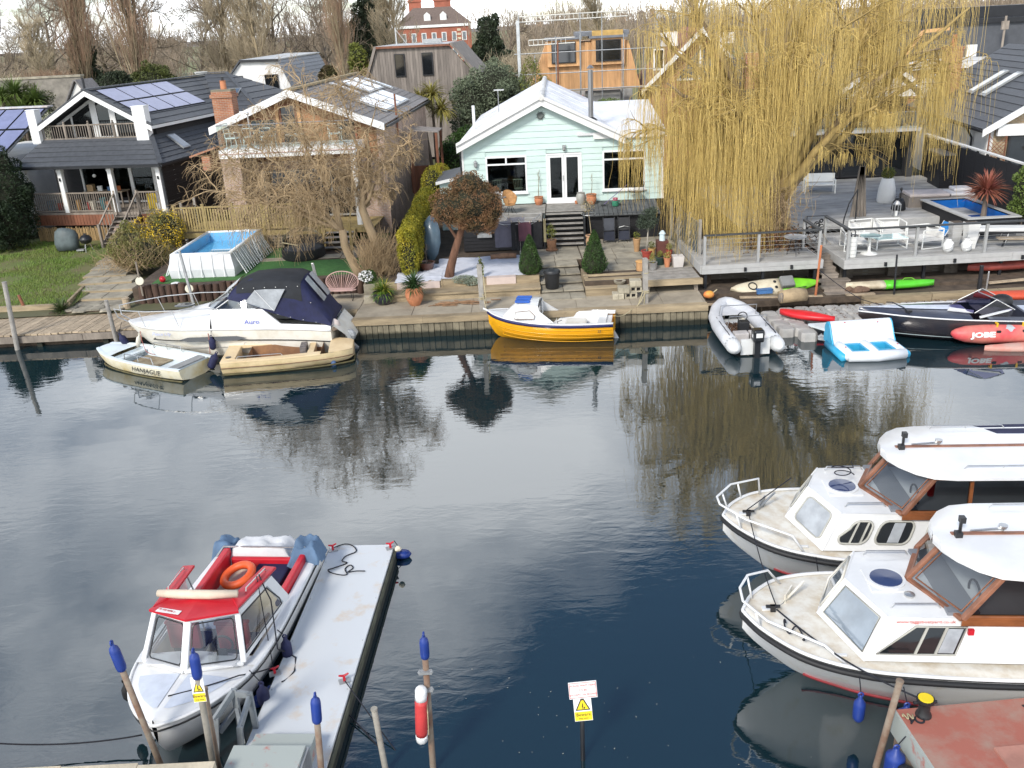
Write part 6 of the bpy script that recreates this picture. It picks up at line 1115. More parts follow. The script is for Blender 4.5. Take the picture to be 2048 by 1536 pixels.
for q in (-.72,.72): K().tube([(2.2,q,.55),(2.25,q,.62),(3.6,q,.62),(3.65,q,.55)],.014,5).o('hand_rail', M_alu, bg_)
fender('pale blue fender at the nose of the beige boat', (-5.75,27.5,-.05), .45, .085, mat('faded_blue', (.10,.17,.33), .6), (-5.8,27.65,.52))
# yellow boat
yb = T('yellow_motor_boat', 'bright yellow clinker boat with white cuddy moored at the mint garden', 'boat', (-.68,29.62,0), -10.5)
h_, S = hull(yb, [(0,.05,.92,.02,.62,.5),(.3,.36,.86,.16,.3,.05),(.9,.66,.78,.42,.16,-.1),(1.8,.82,.71,.60,.12,-.18),(2.9,.84,.68,.62,.13,-.15),(4.3,.72,.70,.48,.2,-.02)], mat('yellow_gel', (.84,.40,.008), .35, .1, 2, coat=.3))
for k in range(1,5):
    d = .13*k; strake(yb, S, MATS['yellow_gel'], .009, -d-.05, 'clinker_edge', -.012*k-.02*(k>2), x0=.25+.06*k)
strake(yb, S, mat('navy_band', (.012,.014,.09), .5), .045, -.03, 'rubbing_band', .015); strake(yb, S, mat('blk_bow', (.012,.014,.09), .5), .03, -.06, 'lower_band', .012)
strake(yb, S, M_gel, .028, .025, 'white_gunwale', -.01); deck_plate(yb, S, M_gel, 0, 1.2, .03, .04, .0, 'foredeck'); rim(yb, S, M_gel, 1.1, 4.3, .14, .03); inner_shell(yb, S, M_gel, 1.1, 4.25, .15, .22)
cud = [[(0.58,-.45,.8),(0.58,-.3,.86),(0.58,0,.88),(0.58,.3,.86),(0.58,.45,.8)],[(0.93,-.6,.78),(1,-.48,1.2),(1.03,0,1.28),(1,.48,1.2),(0.93,.6,.78)],[(1.48,-.66,.76),(1.53,-.53,1.28),(1.53,0,1.37),(1.53,.53,1.28),(1.48,.66,.76)],[(1.83,-.68,.74),(1.8,-.54,1.26),(1.78,0,1.35),(1.8,.54,1.26),(1.83,.68,.74)]]
cu = K().loft(cud).o('cuddy', M_gel, yb, 45, bevel=0)
K().prism([(1.8,-.54,1.27),(1.84,-.6,1.1),(2.33,-.72,.74),(1.83,-.68,.74)],(0,.05,0)).o('cuddy_wing', M_gel, yb); K().prism([(1.8,.54,1.27),(1.84,.6,1.1),(2.33,.72,.74),(1.83,.68,.74)],(0,-.05,0)).o('cuddy_wing', M_gel, yb); K().prism([(1.815,-.54,.74),(1.815,-.2,.74),(1.815,-.2,1.2),(1.815,-.5,1.2)],(.02,0,0)).o('bulkhead', M_gel, yb); K().prism([(1.815,.54,.74),(1.815,.2,.74),(1.815,.2,1.2),(1.815,.5,1.2)],(.02,0,0)).o('bulkhead', M_gel, yb)
K().box(.7,1.8,-.4,.4,.3,.35).o('cabin_floor', M_gelold, yb)
wn_ = [(1,-.665,.86),(1.06,-.6,1.08),(1.53,-.605,1.13),(1.7,-.66,.98),(1.68,-.7,.86)]; K().prism(wn_,(0,-.02,.0)).o('side_window', mat('milky_window', (.62,.64,.62), .2, .1), yb); K().tube([(p[0],p[1]-.022,p[2]) for p in wn_],.014,5,False,True).o('window_seal', mat('brown_seal', (.25,.16,.12), .6), yb)
for y in (-.3,-.05,.2): K().box(1.0,1.5,y-.06,y+.06,1.29+.06*(1-abs(y)*2),1.37+.05*(1-abs(y)*2)).o('blue_roof_strip', mat('bright_blue', (.02,.10,.42), .6), yb, bevel=.01)
K().box(2.65,3.35,-.5,.45,.22,.55).o('engine_box', M_gelold, yb, bevel=.05); K().box(2.8,3.3,-.58,-.5,.3,.36).o('worn_plank', M_cedar, yb); K().box(3.75,4.22,-.6,.6,.45,.62).o('stern_seat', M_gel, yb, bevel=.02); K().ell((3.55,.66,.62),.04,.03,.04).o('fitting', M_dark, yb)
K().beam((4.2,-.05,.3),(4.5,-.05,-.25),.04,.16).o('rudder', mat('rudder_blue', (.5,.55,.6), .5), yb); K().tube([(0,0,.93),(-.18,.05,1.0)],.035,6).o('stem_fitting', M_gel, yb); K().tube([(2.5,-.62,.55),(2.45,-.6,.75),(2.6,-.62,.8)],.015,5).o('throttle', M_dark, yb)
text('hull_number', '23', .12, MATS['black_print'], yb, Matrix.Translation((3.85,-.765,.46)) @ Matrix.Rotation(rad(72),4,'X')); text('hull_badge', 'Aqua', .09, M_gel, yb, Matrix.Translation((2.15,-.875,.64)) @ Matrix.Rotation(rad(80),4,'X'))
rope('mooring_line', 'pale rope from the yellow boat bow to the tall quay post', [(-.75,29.65,1.0),(-.85,30.3,1.35)], .014, M_ropep, sag=.05); rope('mooring_line', 'slack pale rope from the yellow boat stern to the right quay post', [(3.55,28.9,.75),(4.3,29.75,.72),(4.75,30.15,1.05)], .016, M_ropep, sag=.12)
# grey inflatable with outboard
rb = T('rigid_inflatable', 'grey inflatable boat with black outboard and leaf litter inside', 'boat', (7.65,30.5,0), -90)
M_hyp = mat('grey_tube', (.56,.57,.59), .5, .12, 2, det=6); M_hyp2 = mat('pale_tube_end', (.66,.67,.66), .45, .08)
path = [(4.15,-.68,.34),(3.2,-.70,.35),(2.2,-.70,.37),(1.3,-.62,.42),(.65,-.42,.5),(.25,-.15,.56),(.18,0,.57),(.25,.15,.56),(.65,.42,.5),(1.3,.62,.42),(2.2,.70,.37),(3.2,.70,.35),(4.15,.68,.34)]
K().tube(path, [.23]*2+[.23,.225,.21,.2,.2,.2,.21,.225,.23]+[.23]*2, 14).o('buoyancy_tube', M_hyp, rb, True)
for q in (-.68,.68): K().lathe([(.232,-.28),(.238,-.1),(.22,.05),(.16,.22),(.05,.32),(.01,.34)],14).xf(Matrix.Translation((4.15,q,.34)) @ Matrix.Rotation(math.pi/2,4,'Y')).o('tube_end', M_hyp2, rb, True)
K().loft([[(x,-b,.36),(x,-b*.5,.06),(x,0,-.08),(x,b*.5,.06),(x,b,.36)] for x, b in ((.45,.12),(1.0,.5),(2,.62),(4.1,.62))]).o('hull', M_gelold, rb, True)
K().box(.9,4.05,-.5,.5,.16,.2).o('floor', M_hyp2, rb); K().prism([(.35,-.2,.5),(.35,.2,.5),(1.2,.5,.42),(1.2,-.5,.42)],(0,0,.03)).o('bow_locker', M_hyp, rb)
n = 1400; C = np.stack([RNG.uniform(1.5,2.6,n),RNG.uniform(-.42,.42,n),.2+RNG.uniform(0,.07,n)],1); v, f = leaves(C, .07, None, 2.2); npmesh('leaf_litter', v, f, leafmat('leaf_litter', (.16,.075,.04), (.09,.05,.03)), rb, 'stuff')
K().box(3.1,3.45,-.48,-.02,.2,.52).box(3.1,3.45,.02,.48,.2,.52).o('bench_seat', mat('seat_grey', (.45,.42,.40), .7), rb, bevel=.03); K().box(2.3,2.6,-.12,.22,.2,.62).o('console', M_rubber, rb, bevel=.03); K().ring((2.28,.05,.7),.16,.018,14,5,'x').o('steering_wheel', M_rubber, rb)
K().box(4.05,4.13,-.45,.45,.05,.55).o('transom', M_hyp2, rb)
for x in (1.75,2.95): K().tube([(x,-.62,.5),(x+.2,-.6,1.0),(x+.2,.6,1.0),(x,.62,.5)],.016,6).o('folded_frame', M_alu, rb)
K().tube([(1.2+.25*i,-.72 if 1 else 0,.58+.02*(i%2)) for i in range(11)],.014,5).tube([(1.2+.25*i,.74,.58+.02*(i%2)) for i in range(11)],.02,5).o('grab_line', M_rope, rb)
ob_ = K().box(4.12,4.5,-.17,.17,.55,.95).o('outboard_cowl', mat('outboard_black', (.010,.011,.013), .35, .2, coat=.3), rb, bevel=.06); K().box(4.18,4.36,-.09,.09,-.25,.55).box(4.16,4.5,-.1,.1,-.32,-.25).lathe([(.03,-.3),(.07,-.2),(.06,0),(.02,.1)],8,(4.3,0,-.4)).o('outboard_leg', MATS['outboard_black'], ob_); K().box(4.3,4.4,-.175,-.17,.7,.8).box(4.501,4.505,-.1,.1,.72,.86).o('cowl_badge', M_gel, ob_)
# floating cube dock
fd = T('floating_dock', 'dock of grey plastic float cubes with brown leaves in the joints', 'dock', (0,0,0)); M_cube = mat('grey_float', (.40,.385,.36), .7, .2, 3, rnd=.1, bump=.15)
cb = K(); a, b, c = .26, .17, .24; oc = [(a,-b),(a,b),(b,a),(-b,a),(-a,b),(-a,-b),(-b,-a),(b,-a)]
cb.loft([[(x,y,-.18) for x, y in oc],[(x,y,.24) for x, y in oc],[(x*.9,y*.9,.285) for x, y in oc],[(x*.35,y*.35,.295) for x, y in oc]], True, True); cube_me = cb.mesh('float_cube', M_cube, 35)
for j in range(3):
    for i in range(14): piece('float_cube', cube_me, fd, (9.75+.53*i+.02*j, 30.05-.53*j-.012*i, random.uniform(-.012,.012)), (0,0,random.uniform(-.02,.02)))
for j in range(5):
    for i in range(2 if j < 3 else (2 if j == 3 else 1)): piece('float_cube', cube_me, fd, (9.05+.53*i+.03*j+(0 if j<4 else .53), 29.75-.53*j, random.uniform(-.012,.012)))
n = 900; C = np.stack([9.5+np.round(RNG.uniform(0,12,n))*.53+RNG.normal(0,.05,n)+.25,30.2-RNG.uniform(0,1.5,n),.29+RNG.uniform(0,.02,n)],1); v, f = leaves(C, .05, None, 2.2); npmesh('dry_leaves', v, f, MATS['leaf_litter'], fd, 'stuff')
K().tube([(10.55,27.6,.2),(10.55,27.35,.45),(10.9,27.35,.45),(10.9,27.6,.2)],.016,6).tube([(10.55,27.4,.1),(10.9,27.4,.1)],.014,5).o('boarding_ladder', M_alu, fd)
def kayak(label, loc, rz, L, w, h, mats, roll=0., bow=.12, cockpit=True, name='kayak', grp=None):
    t = T(name, label, 'kayak', loc, rz, grp); t.rotation_euler = (rad(roll), 0, rad(rz)); N = 15
    def sec(i):
        u = i/(N-1); k = max(.02, math.sin(math.pi*min(1,max(0,u)))**.62); b = w/2*k; z0 = bow*(abs(2*u-1)**2.2); x = L*(u-.5)
        return [(x,-b,z0+h*.55),(x,-b*.75,z0+h*.15),(x,-b*.3,z0),(x,b*.3,z0),(x,b*.75,z0+h*.15),(x,b,z0+h*.55),(x,b*.7,z0+h*.85*(.6+.4*k)),(x,0,z0+h*(.7+.3*k)),(x,-b*.7,z0+h*.85*(.6+.4*k))]
    cut = int(N*mats[2])
    if cut > 0: K().loft([sec(i) for i in range(cut+1)], True, True).o('hull', mats[0], t, True)
    if cut < N-1: K().loft([sec(i) for i in range(cut,N)], True, True).o('stern_hull' if cut else 'hull', mats[1], t, True)
    return t
M_kgreen = mat('lime_green', (.18,.52,.02), .45, .2, 3); M_kwhite = mat('dirty_cream', (.62,.55,.40), .6, ns=2, col2=(.36,.29,.19), mix=.42, det=7); M_kred = mat('kayak_red', (.62,.02,.025), .4, .15); M_kpink = mat('faded_coral', (.58,.20,.15), .6, ns=1.5, col2=(.50,.34,.28))
k1 = kayak('muddy green and cream sit on top kayak below the left deck', (9.65,31.45,.62), 6, 3.3, .75, .3, (M_kwhite,M_kgreen,.55), 38);
K().ring((-.85,0,.31),.15,.022,14,6).o('hatch_rim', M_rubber, k1); K().box(.15,.65,-.22,.22,.3,.5).o('seat', mat('grey_seat', (.2,.2,.19), .8), k1, bevel=.05); [K().ell((.0,y,.31),.06,.06,.02,8,4).o('drain', M_rubber, k1) for y in (-.12,.12)]; K().tube([(.2,-.3,.3),(.7,-.28,.36),(1.1,-.2,.3)],.016,5).o('strap', M_rope, k1)
k2 = kayak('upturned white and lime kayak on the timber wall under the right deck', (13.7,31.0,.56), -3, 3.1, .62, .3, (M_kwhite,mat('bright_lime', (.10,.55,.03), .35, .12),.46), 0, .06); K().tube([(.4,-.05,.3),(.5,0,.36),(.75,0,.36),(.85,-.05,.3)],.014,5).o('grab_handle', M_kgreen, k2)
kayak('small red kayak lying across the cube dock', (9.95,28.75,.33), -38, 1.75, .62, .28, (M_kred,M_kred,1.), 0, .04)
kayak('red kayak stored on the timber wall at the right edge', (17.6,29.4,.42), -6, 3.2, .65, .3, (mat('orange_red', (.60,.09,.04), .5, .15),M_kred,1.), 0, .1)
kayak('dull red upturned kayak in the shade under the deck at the right edge', (18.4,32.0,.75), 4, 3.0, .62, .35, (mat('dull_red', (.30,.06,.045), .6, .3),M_kred,1.), 0, .05)
kayak('faded coral kayak floating in front of the red inflatable', (16.1,25.75,-.1), -2, 3.1, .6, .3, (M_kpink,M_kred,1.), 0, .05)
jb = T('towable_inflatable', 'faded red banana inflatable with yellow grab handles beside the speedboat', 'inflatable', (13.75,26.35,.0), -3)
M_jred = mat('faded_red', (.60,.07,.08), .5, ns=.8, col2=(.62,.24,.18), mix=.5, spread=.12); js = [(0,.06,.42),(.12,.16,.38),(.4,.25,.36),(.9,.30,.34),(2.0,.31,.33),(3.4,.3,.33)]
K().tube([(x,0,z+.02) for x, r, z in js],[r for x, r, z in js],16).o('tube', M_jred, jb, True)
for k in range(3):
    x = 1.3+.78*k; K().ell((x+.38,0,.5),.34,.27,.16,12,6).o('seat_pad', mat('grey_pad', (.45,.48,.5), .6), jb, True); K().tube([(x,-.12,.6),(x,-.14,.72),(x,.14,.72),(x,.12,.6)],.035,6).o('grab_handle', mat('handle_yellow', (.72,.45,.02), .6), jb); K().box(x-.06,x+.06,-.3,-.24,.48,.54).o('handle_patch', M_black, jb)
text('lettering', 'JOBE', .22, M_gel, jb, Matrix.Translation((.85,-.292,.42)) @ Matrix.Rotation(rad(78),4,'X') @ Matrix.Scale(1.5,4,(1,0,0)), bold=.012)
ll = T('inflatable_lounger', 'white and blue double inflatable lounger with two openings floating by the dock', 'inflatable', (11.1,25.4,0), 2)
M_lw = mat('vinyl_white', (.70,.73,.76), .4, .06, 2); M_lb = mat('vinyl_blue', (.04,.38,.62), .4, .1)
def pillow(x0,x1,y0,y1,r,z): return K().tube([(x0,y0,z),(x1,y0,z),(x1,y1,z),(x0,y1,z)], r, 10, False, True)
K().tube([(-.85,.12,.14),(0,.02,.14),(.9,.12,.14)],[.16,.17,.16],12).o('foot_tube', M_lw, ll, True)
for x in (-.8,0,.82): K().tube([(x,.1,.15),(x,.75,.15),(x,1.35,.16)],[.15,.17,.17],12).o('side_tube', M_lw, ll, True)
for x in (-.95,.97): K().tube([(x,.15,.08),(x,1.5,.1)],.13,10).o('blue_rail', M_lb, ll, True)
for x in (-.4,.41):
    fr = K()
    for a,b,c2,d in ((x-.29,x-.2,.3,1.0),(x+.2,x+.29,.3,1.0),(x-.2,x+.2,.9,1.02),(x-.2,x+.2,.3,.36)): fr.box(a,b,c2,d,.02,.24)
    fr.o('inner_wall', M_lb, ll)
K().box(-.85,.87,1.0,1.6,.08,.27).o('seat', M_lw, ll, bevel=.08); bpf = [(1.02,.26),(1.12,.36),(1.26,.58),(1.38,.76),(1.5,.83),(1.63,.80),(1.73,.68),(1.78,.45),(1.78,.15),(1.4,.1),(1.05,.12)]; K().loft([[(x,y,z) for y, z in bpf] for x in (-.95,-.3,.35,.97)], True).o('backrest', M_lw, ll, 50)
for x in (-.95,.97): K().prism([(x,y,z) for y, z in bpf],(.05 if x > 0 else -.05,0,0)).o('end_cap', M_lb, ll, bevel=.02)
K().slab([(-1.0,1.7,.45),(.2,1.7,.45),(.1,2.6,.35),(-1.2,2.6,.35)][::-1],.08).o('rear_flap', M_gelblue, ll)
for x,y in ((-.8,.5),(.82,.5),(-.5,1.42),(.5,1.3)): K().ell((x,y,.32 if y < 1 else .8),.03,.03,.012,8,4).o('valve', M_red, ll)
sp_ = T('speedboat', 'dark navy speedboat with pale stripe and raked windscreen at the right edge', 'boat', (11.35,27.75,0), -7)
M_hullblk = mat('dark_hull', (.016,.018,.026), .25, ns=.8, col2=(.045,.034,.033), coat=.5)
h_, S = hull(sp_, [(0,.03,.85,.01,.72,.68),(.5,.3,.86,.14,.45,.3),(1.4,.66,.84,.46,.2,-.05),(2.8,.95,.8,.78,.12,-.2),(4.6,1.05,.76,.92,.1,-.25),(6.8,1.05,.72,.95,.1,-.25)], M_hullblk)
strake(sp_, S, M_gel, .025, .0, 'gunwale_trim', .0); strake(sp_, S, mat('chine_grey', (.3,.36,.36), .5), .012, -.6, 'chine_line', -.06, x0=.8)
M_spdeck = mat('navy_deck', (.05,.058,.085), .35, .25, 2, coat=.3); deck_plate(sp_, S, M_spdeck, 0, 3.4, .02, .12, .0, 'foredeck')
K().loft([[(s[0],-.26*min(1,s[1]),s[2]+.128),(s[0],.0,s[2]+.134),(s[0],.26*min(1,s[1]),s[2]+.128)] for s in S if s[0] <= 3.4]).o('pale_stripe', mat('silver_stripe', (.55,.60,.70), .3, .1), sp_)
rim(sp_, S, M_spdeck, 3.3, 6.8, .3, .05); inner_shell(sp_, S, M_hullblk, 3.4, 6.75, .32, .25); K().box(4.9,6.75,-.72,.72,.3,.84).o('engine_deck', M_spdeck, sp_, bevel=.03); K().box(4.95,6.75,-.3,.3,.845,.86).o('pale_stripe', MATS['silver_stripe'], sp_)
wsb = [(4.3,-.86,.86),(3.3,-.72,.94),(2.75,0,.97),(3.3,.72,.94),(4.3,.86,.86)]; wst = [(4.45,-.8,1.06),(3.95,-.62,1.34),(3.6,0,1.42),(3.95,.62,1.34),(4.45,.8,1.06)]
K().loft([wsb,wst]).o('windscreen', glassmat('violet_glass', (.55,.52,.72), 1.5, .02, .75), sp_); K().tube(wst,.018,6).tube([wsb[1],wst[1]],.015,6).tube([wsb[3],wst[3]],.015,6).o('windscreen_frame', M_alu, sp_); K().beam((3.4,-.9,.86),(4.35,-.75,1.05),.07,.05).o('side_trim', M_gel, sp_); K().slab([(2.6,-.38,.95),(3.3,-.62,.93),(3.35,-.5,.97),(2.7,-.25,1.0)],.03).o('deck_vent', M_gel, sp_)
K().ell((4.5,.35,1.0),.35,.3,.22,10,6).o('tonneau_bundle', M_rubber, sp_, True); K().tube([(1.35,-.72,.95),(1.3,-.3,1.02),(1.1,.3,1.03),(1.0,.55,.96)],.018,5).o('deck_rope', M_rope, sp_); K().box(1.3,1.5,-.5,-.4,.93,.99).o('cleat', M_dark, sp_)
# the two white river cruisers at the right
def quadP(Q, s, t):
    a, b, c, d = [V(p) for p in Q]; return a.lerp(b, s).lerp(d.lerp(c, s), t)      # a-b bottom, d-c top
def pane_in(par, Q, poly, m_glass, m_frame, r=.016, name='window', off=.012, flip=False):
    a, b, c, d = [V(p) for p in Q]; n = (b-a).cross(d-a).normalized()*(-1 if flip else 1)
    P = [quadP(Q, s, t)+n*off for s, t in poly]
    o = K().tube([p+n*.006 for p in P], r, 6, False, True).o(name, m_frame, par, True); K().poly(P).o('pane', m_glass, o); return o, n
def rounded(s0, s1, t0, t1, rs=.08, rt=.14, cut=0.):
    out = []
    for cs, ct, a0 in ((s1-rs,t0+rt,-90),(s1-rs,t1-rt,0),(s0+rs+cut,t1-rt,90),(s0+rs,t0+rt,180)):
        for k in range(5): a = rad(a0+22.5*k); out.append((cs+rs*math.cos(a), ct+rt*math.sin(a)))
    return out
def river_cruiser(label, loc, rz, var):
    c = T('river_cruiser', label, 'boat', loc, rz, 'white river cruisers'); M_seal = mat('grey_seal', (.42,.41,.36), .6, .2)
    h_, S = hull(c, [(0,.05,1.28,.02,1.0,.95),(.2,.46,1.27,.06,.76,.68),(.58,.88,1.23,.11,.40,.30),(.95,1.10,1.19,.19,.16,.0),(1.4,1.24,1.15,.36,.08,-.12),(2.0,1.32,1.10,.60,.06,-.2),(3.5,1.36,1.03,.98,.05,-.25),(5.5,1.32,1.0,1.05,.05,-.25),(7.6,1.2,1.0,1.0,.08,-.2)], M_hullg, cv=.1)
    strake(c, S, M_rubber, .052, -.055, 'rubbing_band', .01); strake(c, S, M_gel, .032, .03, 'toe_rail', -.03)
    for q in (-1,1): K().tube([(s[0],q*(s[3]+.035),s[4]+.02) for s in S if s[0] > .9],.025,6).o('boot_stripe', mat('boot_red', (.22,.015,.022), .6), c)
    deck_plate(c, S, M_stain, 0.02, 7.6, .03, .05, .0, 'deck')
    C0, C1 = (1.15,0,1.27), (1.52,0,1.95)
    def side(q): return (1.58,q*1.04,1.17), (1.9,q*.87,1.88), (7.3,q*1.08,1.08), (7.3,q*.93,1.86)
    N0, N1, NA, NB = side(-1); F0, F1, FA, FB = side(1)
    K().add([C0,N0,N1,C1,F0,F1],[(0,1,2,3),(4,0,3,5)]).o('cabin_front', M_gel, c); K().add([N0,NA,NB,N1],[(0,1,2,3)]).o('cabin_side', M_gel, c); K().add([FA,F0,F1,FB],[(0,1,2,3)]).o('cabin_side', M_gel, c)
    rp_ = [[C1,C1,C1,C1,C1]]+[[(x,-y,z),(x,-y*.5,z+.055),(x,0,z+.07),(x,y*.5,z+.055),(x,y,z)] for x, y, z in ((1.9,.87,1.88),(2.6,.9,1.88),(3.6,.91,1.87),(7.3,.93,1.86))]; rp_[0] = [(1.9,-.87,1.88),(1.7,-.43,1.92),C1,(1.7,.43,1.92),(1.9,.87,1.88)]
    K().loft(rp_).o('cabin_roof', M_gel, c, 30); K().tube([N0,C0,F0],.014,5).tube([N1,C1,F1],.016,6).tube([C0,C1],.016,6).tube([N0,N1],.016,6).tube([F0,F1],.016,6).o('edge_bead', M_gel, c)
    QN = (C0,N0,N1,C1); QF = (F0,C0,C1,F1); QS = (N0,NA,NB,N1); g1 = M_wpale if var else M_vinyl
    if var: pane_in(c, QN, [(.08,.12),(.92,.12),(.9,.9),(.1,.9)], g1, M_seal, .014, flip=False); pane_in(c, QF, [(.08,.12),(.92,.12),(.9,.9),(.1,.9)], g1, M_gelold, .02)
    else: pane_in(c, QN, rounded(.16,.84,.14,.86,.1,.12), g1, M_seal, .014); pane_in(c, QF, rounded(.16,.84,.14,.86,.1,.12), g1, M_seal, .014)
    if var:
        o, n = pane_in(c, QS, [(.02,.18),(.215,.18),(.215,.80),(.085,.80)], M_dglass, M_seal, .018)
        for s in (.115,.165): K().beam(quadP(QS,s,.18)+n*.02, quadP(QS,s,.8)+n*.02, .035, .02, n).o('mullion', M_seal, o)
        K().poly([quadP(QS,s,t)+n*.02 for s, t in ((.17,.22),(.208,.22),(.208,.76),(.17,.76))]).o('open_light', M_vinyl, o)
        text('web_lettering', 'www.taggsboatyard.co.uk', .072, mat('red_print', (.55,.06,.05), .5), c, Matrix.Translation(quadP(QS,.105,.90)+n*.012) @ Matrix.Rotation(rad(76),4,'X') @ Matrix.Scale(1.12,4,(1,0,0)))
    else:
        o, n = pane_in(c, QS, rounded(.028,.118,.2,.80,.022,.2,.022), M_dglass, M_seal, .022); K().beam(quadP(QS,.068,.22)+n*.02, quadP(QS,.068,.78)+n*.02,.03,.02,n).beam(quadP(QS,.1,.22)+n*.02, quadP(QS,.1,.78)+n*.02,.03,.02,n).o('mullion', M_seal, o)
        o, n = pane_in(c, QS, rounded(.14,.245,.2,.8,.02,.2), M_dglass, M_seal, .022); K().poly([quadP(QS,s,t)+n*.02 for s, t in ((.18,.24),(.215,.24),(.215,.76),(.18,.76))]).o('curtain', M_vinyl, o)
        o, n = pane_in(c, QS, rounded(.29,.40,.2,.8,.02,.2), M_dglass, M_seal, .022)
    W0, W1 = (2.45,0,1.96), (2.98,0,2.74)
    def wside(q): return (2.92,q*.95,1.90), (3.4,q*.92,2.66), (6.9,q*.96,1.88), (6.9,q*.93,2.62)
    n0, n1, na, nb = wside(-1); f0, f1, fa, fb = wside(1)
    wf = K()
    for a, b in ((n0,W0),(W0,f0)): wf.beam(a,b,.08,.07)
    for a, b in ((n1,W1),(W1,f1)): wf.beam(a,b,.07,.07)
    for a, b in ((W0,W1),(n0,n1),(f0,f1)): wf.beam(a,b,.085,.07)
    wf.o('windscreen_frame', M_wood2, c, bevel=.012)
    for Q in ((W0,n0,n1,W1),(f0,W0,W1,f1)):
        pl = [quadP(Q,s,t) for s, t in ((.04,.05),(.96,.05),(.96,.95),(.04,.95))]; K().poly(pl).o('windscreen_pane', M_bglass2, c)
        K().tube([quadP(Q,s,t) for s, t in ((.09,.1),(.91,.1),(.91,.92),(.09,.92))],.018,5,False,True).o('pane_bead', M_var, c)
    for q, (a0,a1,b0,b1) in ((-1,(n0,n1,na,nb)),(1,(f0,f1,fa,fb))):
        sf = K(); Q = (a0,b0,b1,a1)
        sf.beam(quadP(Q,0,.03),quadP(Q,1,.03),.06,.10); sf.beam(quadP(Q,0,.97),quadP(Q,1,.97),.05,.06)
        for s0, s1 in ((.0,.0),(.27,.18),(.62,.62),(.98,.98)): sf.beam(quadP(Q,s0,0.06),quadP(Q,s1,.94),.06,.08,(0,1,0))
        sf.o('side_frame', M_var, c, bevel=.01); K().poly([quadP(Q,s,t) for s, t in ((.02,.06),(.98,.06),(.98,.94),(.02,.94))]).o('side_pane', M_sglass, c)
        K().prism([V(a0)+V((-.02,q*.02,0)),V(b0)+V((0,q*.02,0)),V(b0)+V((0,q*.02,-.12)),V(a0)+V((-.02,q*.02,-.1))],(0,q*.02,0)).o('sill_board', M_var, c)
    K().box(2.6,6.9,-.9,.9,1.0,1.05).o('wheelhouse_floor', M_roomdark, c); K().box(2.75,3.2,-.85,.85,1.05,1.95).o('dashboard', mat('dash_grey', (.20,.21,.23), .5, .1), c); K().box(4.2,5.4,-.85,-.35,1.05,1.5).o('bench', mat('brown_bench', (.10,.07,.05), .7), c); K().box(6.8,6.88,-.9,.9,1.05,2.6).o('aft_bulkhead', M_roomdark, c); K().ring((3.28,-.42,2.0),.2,.018,16,6,'x').o('steering_wheel', M_rubber, c)
    rs_ = []
    for x, wd in ((2.74,.03),(2.78,.28),(2.9,.55),(3.1,.82),(3.35,1.0),(3.7,1.06),(4.6,1.07),(5.8,1.07),(7.1,1.02)): rs_.append([(x,-wd,2.72),(x,-wd*.8,2.765),(x,-wd*.4,2.80),(x,0,2.815),(x,wd*.4,2.80),(x,wd*.8,2.765),(x,wd,2.72)])
    rf = K().loft(rs_).loft([[(p[0],p[1],p[2]-.055) for p in s] for s in rs_]).loft([[s[0],(s[0][0],s[0][1],s[0][2]-.055)] for s in rs_]).loft([[s[-1],(s[-1][0],s[-1][1],s[-1][2]-.055)] for s in rs_]).o('roof', M_gel, c, 30)
    K().beam((3.0,0,2.825),(7.0,0,2.825),.07,.02).o('roof_strip', M_wood2, rf)
    for q in (-.8,.85): K().tube([(3.9,q,2.77),(3.95,q,2.83),(5.2,q,2.83),(5.25,q,2.77)],.011,5).tube([(4.55,q,2.77),(4.55,q,2.83)],.009,5).o('grab_rail', M_alu, rf)
    K().tube([(3.15,.05,2.82),(3.15,.05,3.0)],.025,6).box(3.12,3.2,.0,.1,3.0,3.1).o('mast_light', M_dark, rf); K().tube([(3.3,.05,2.84),(3.75,.08,2.86)],.018,6).lathe([(.02,0),(.05,.05),(.07,.1)],8,(3.78,.08,2.82)).o('horn', M_alu, rf); K().box(3.03,3.13,-.12,-.02,2.8,2.9).o('camera_mount', M_dark, rf)
    if not var: K().slab([(5.0,.55,2.80),(7.1,.5,2.81),(7.1,1.05,2.74),(4.75,1.05,2.74)],.03).o('canvas_hatch', M_navy, rf); K().slab([(5.6,-1.06,2.75),(7.1,-1.03,2.75),(7.1,-.6,2.80),(5.4,-.62,2.80)],.03).o('canvas_hatch', M_navy, rf)
    ht = K().box(1.83,2.42,-.34,.26,1.925,1.965).lathe([(.28,0),(.285,.03),(.24,.035)],22,(2.12,-.04,1.965)).o('roof_hatch', M_gel, c, 40); K().lathe([(.24,.0),(.235,.012),(.01,.018)],22,(2.12,-.04,1.998)).o('hatch_lens', mat('navy_lens', (.03,.045,.12), .08, .1, coat=.6), ht)
    for q in (-.7,.72): K().tube([(2.0,q,1.92),(2.04,q,2.0),(2.65,q,2.0),(2.7,q,1.92)],.013,6).o('cabin_rail', M_alu, c)
    if var: K().lathe([(.075,0),(.08,.03),(.02,.045)],12,(2.35,-.42,1.94)).o('mushroom_vent', M_alu, c); K().box(3.02,3.1,-.985,-.94,1.62,1.72).o('nav_light', M_red, c)
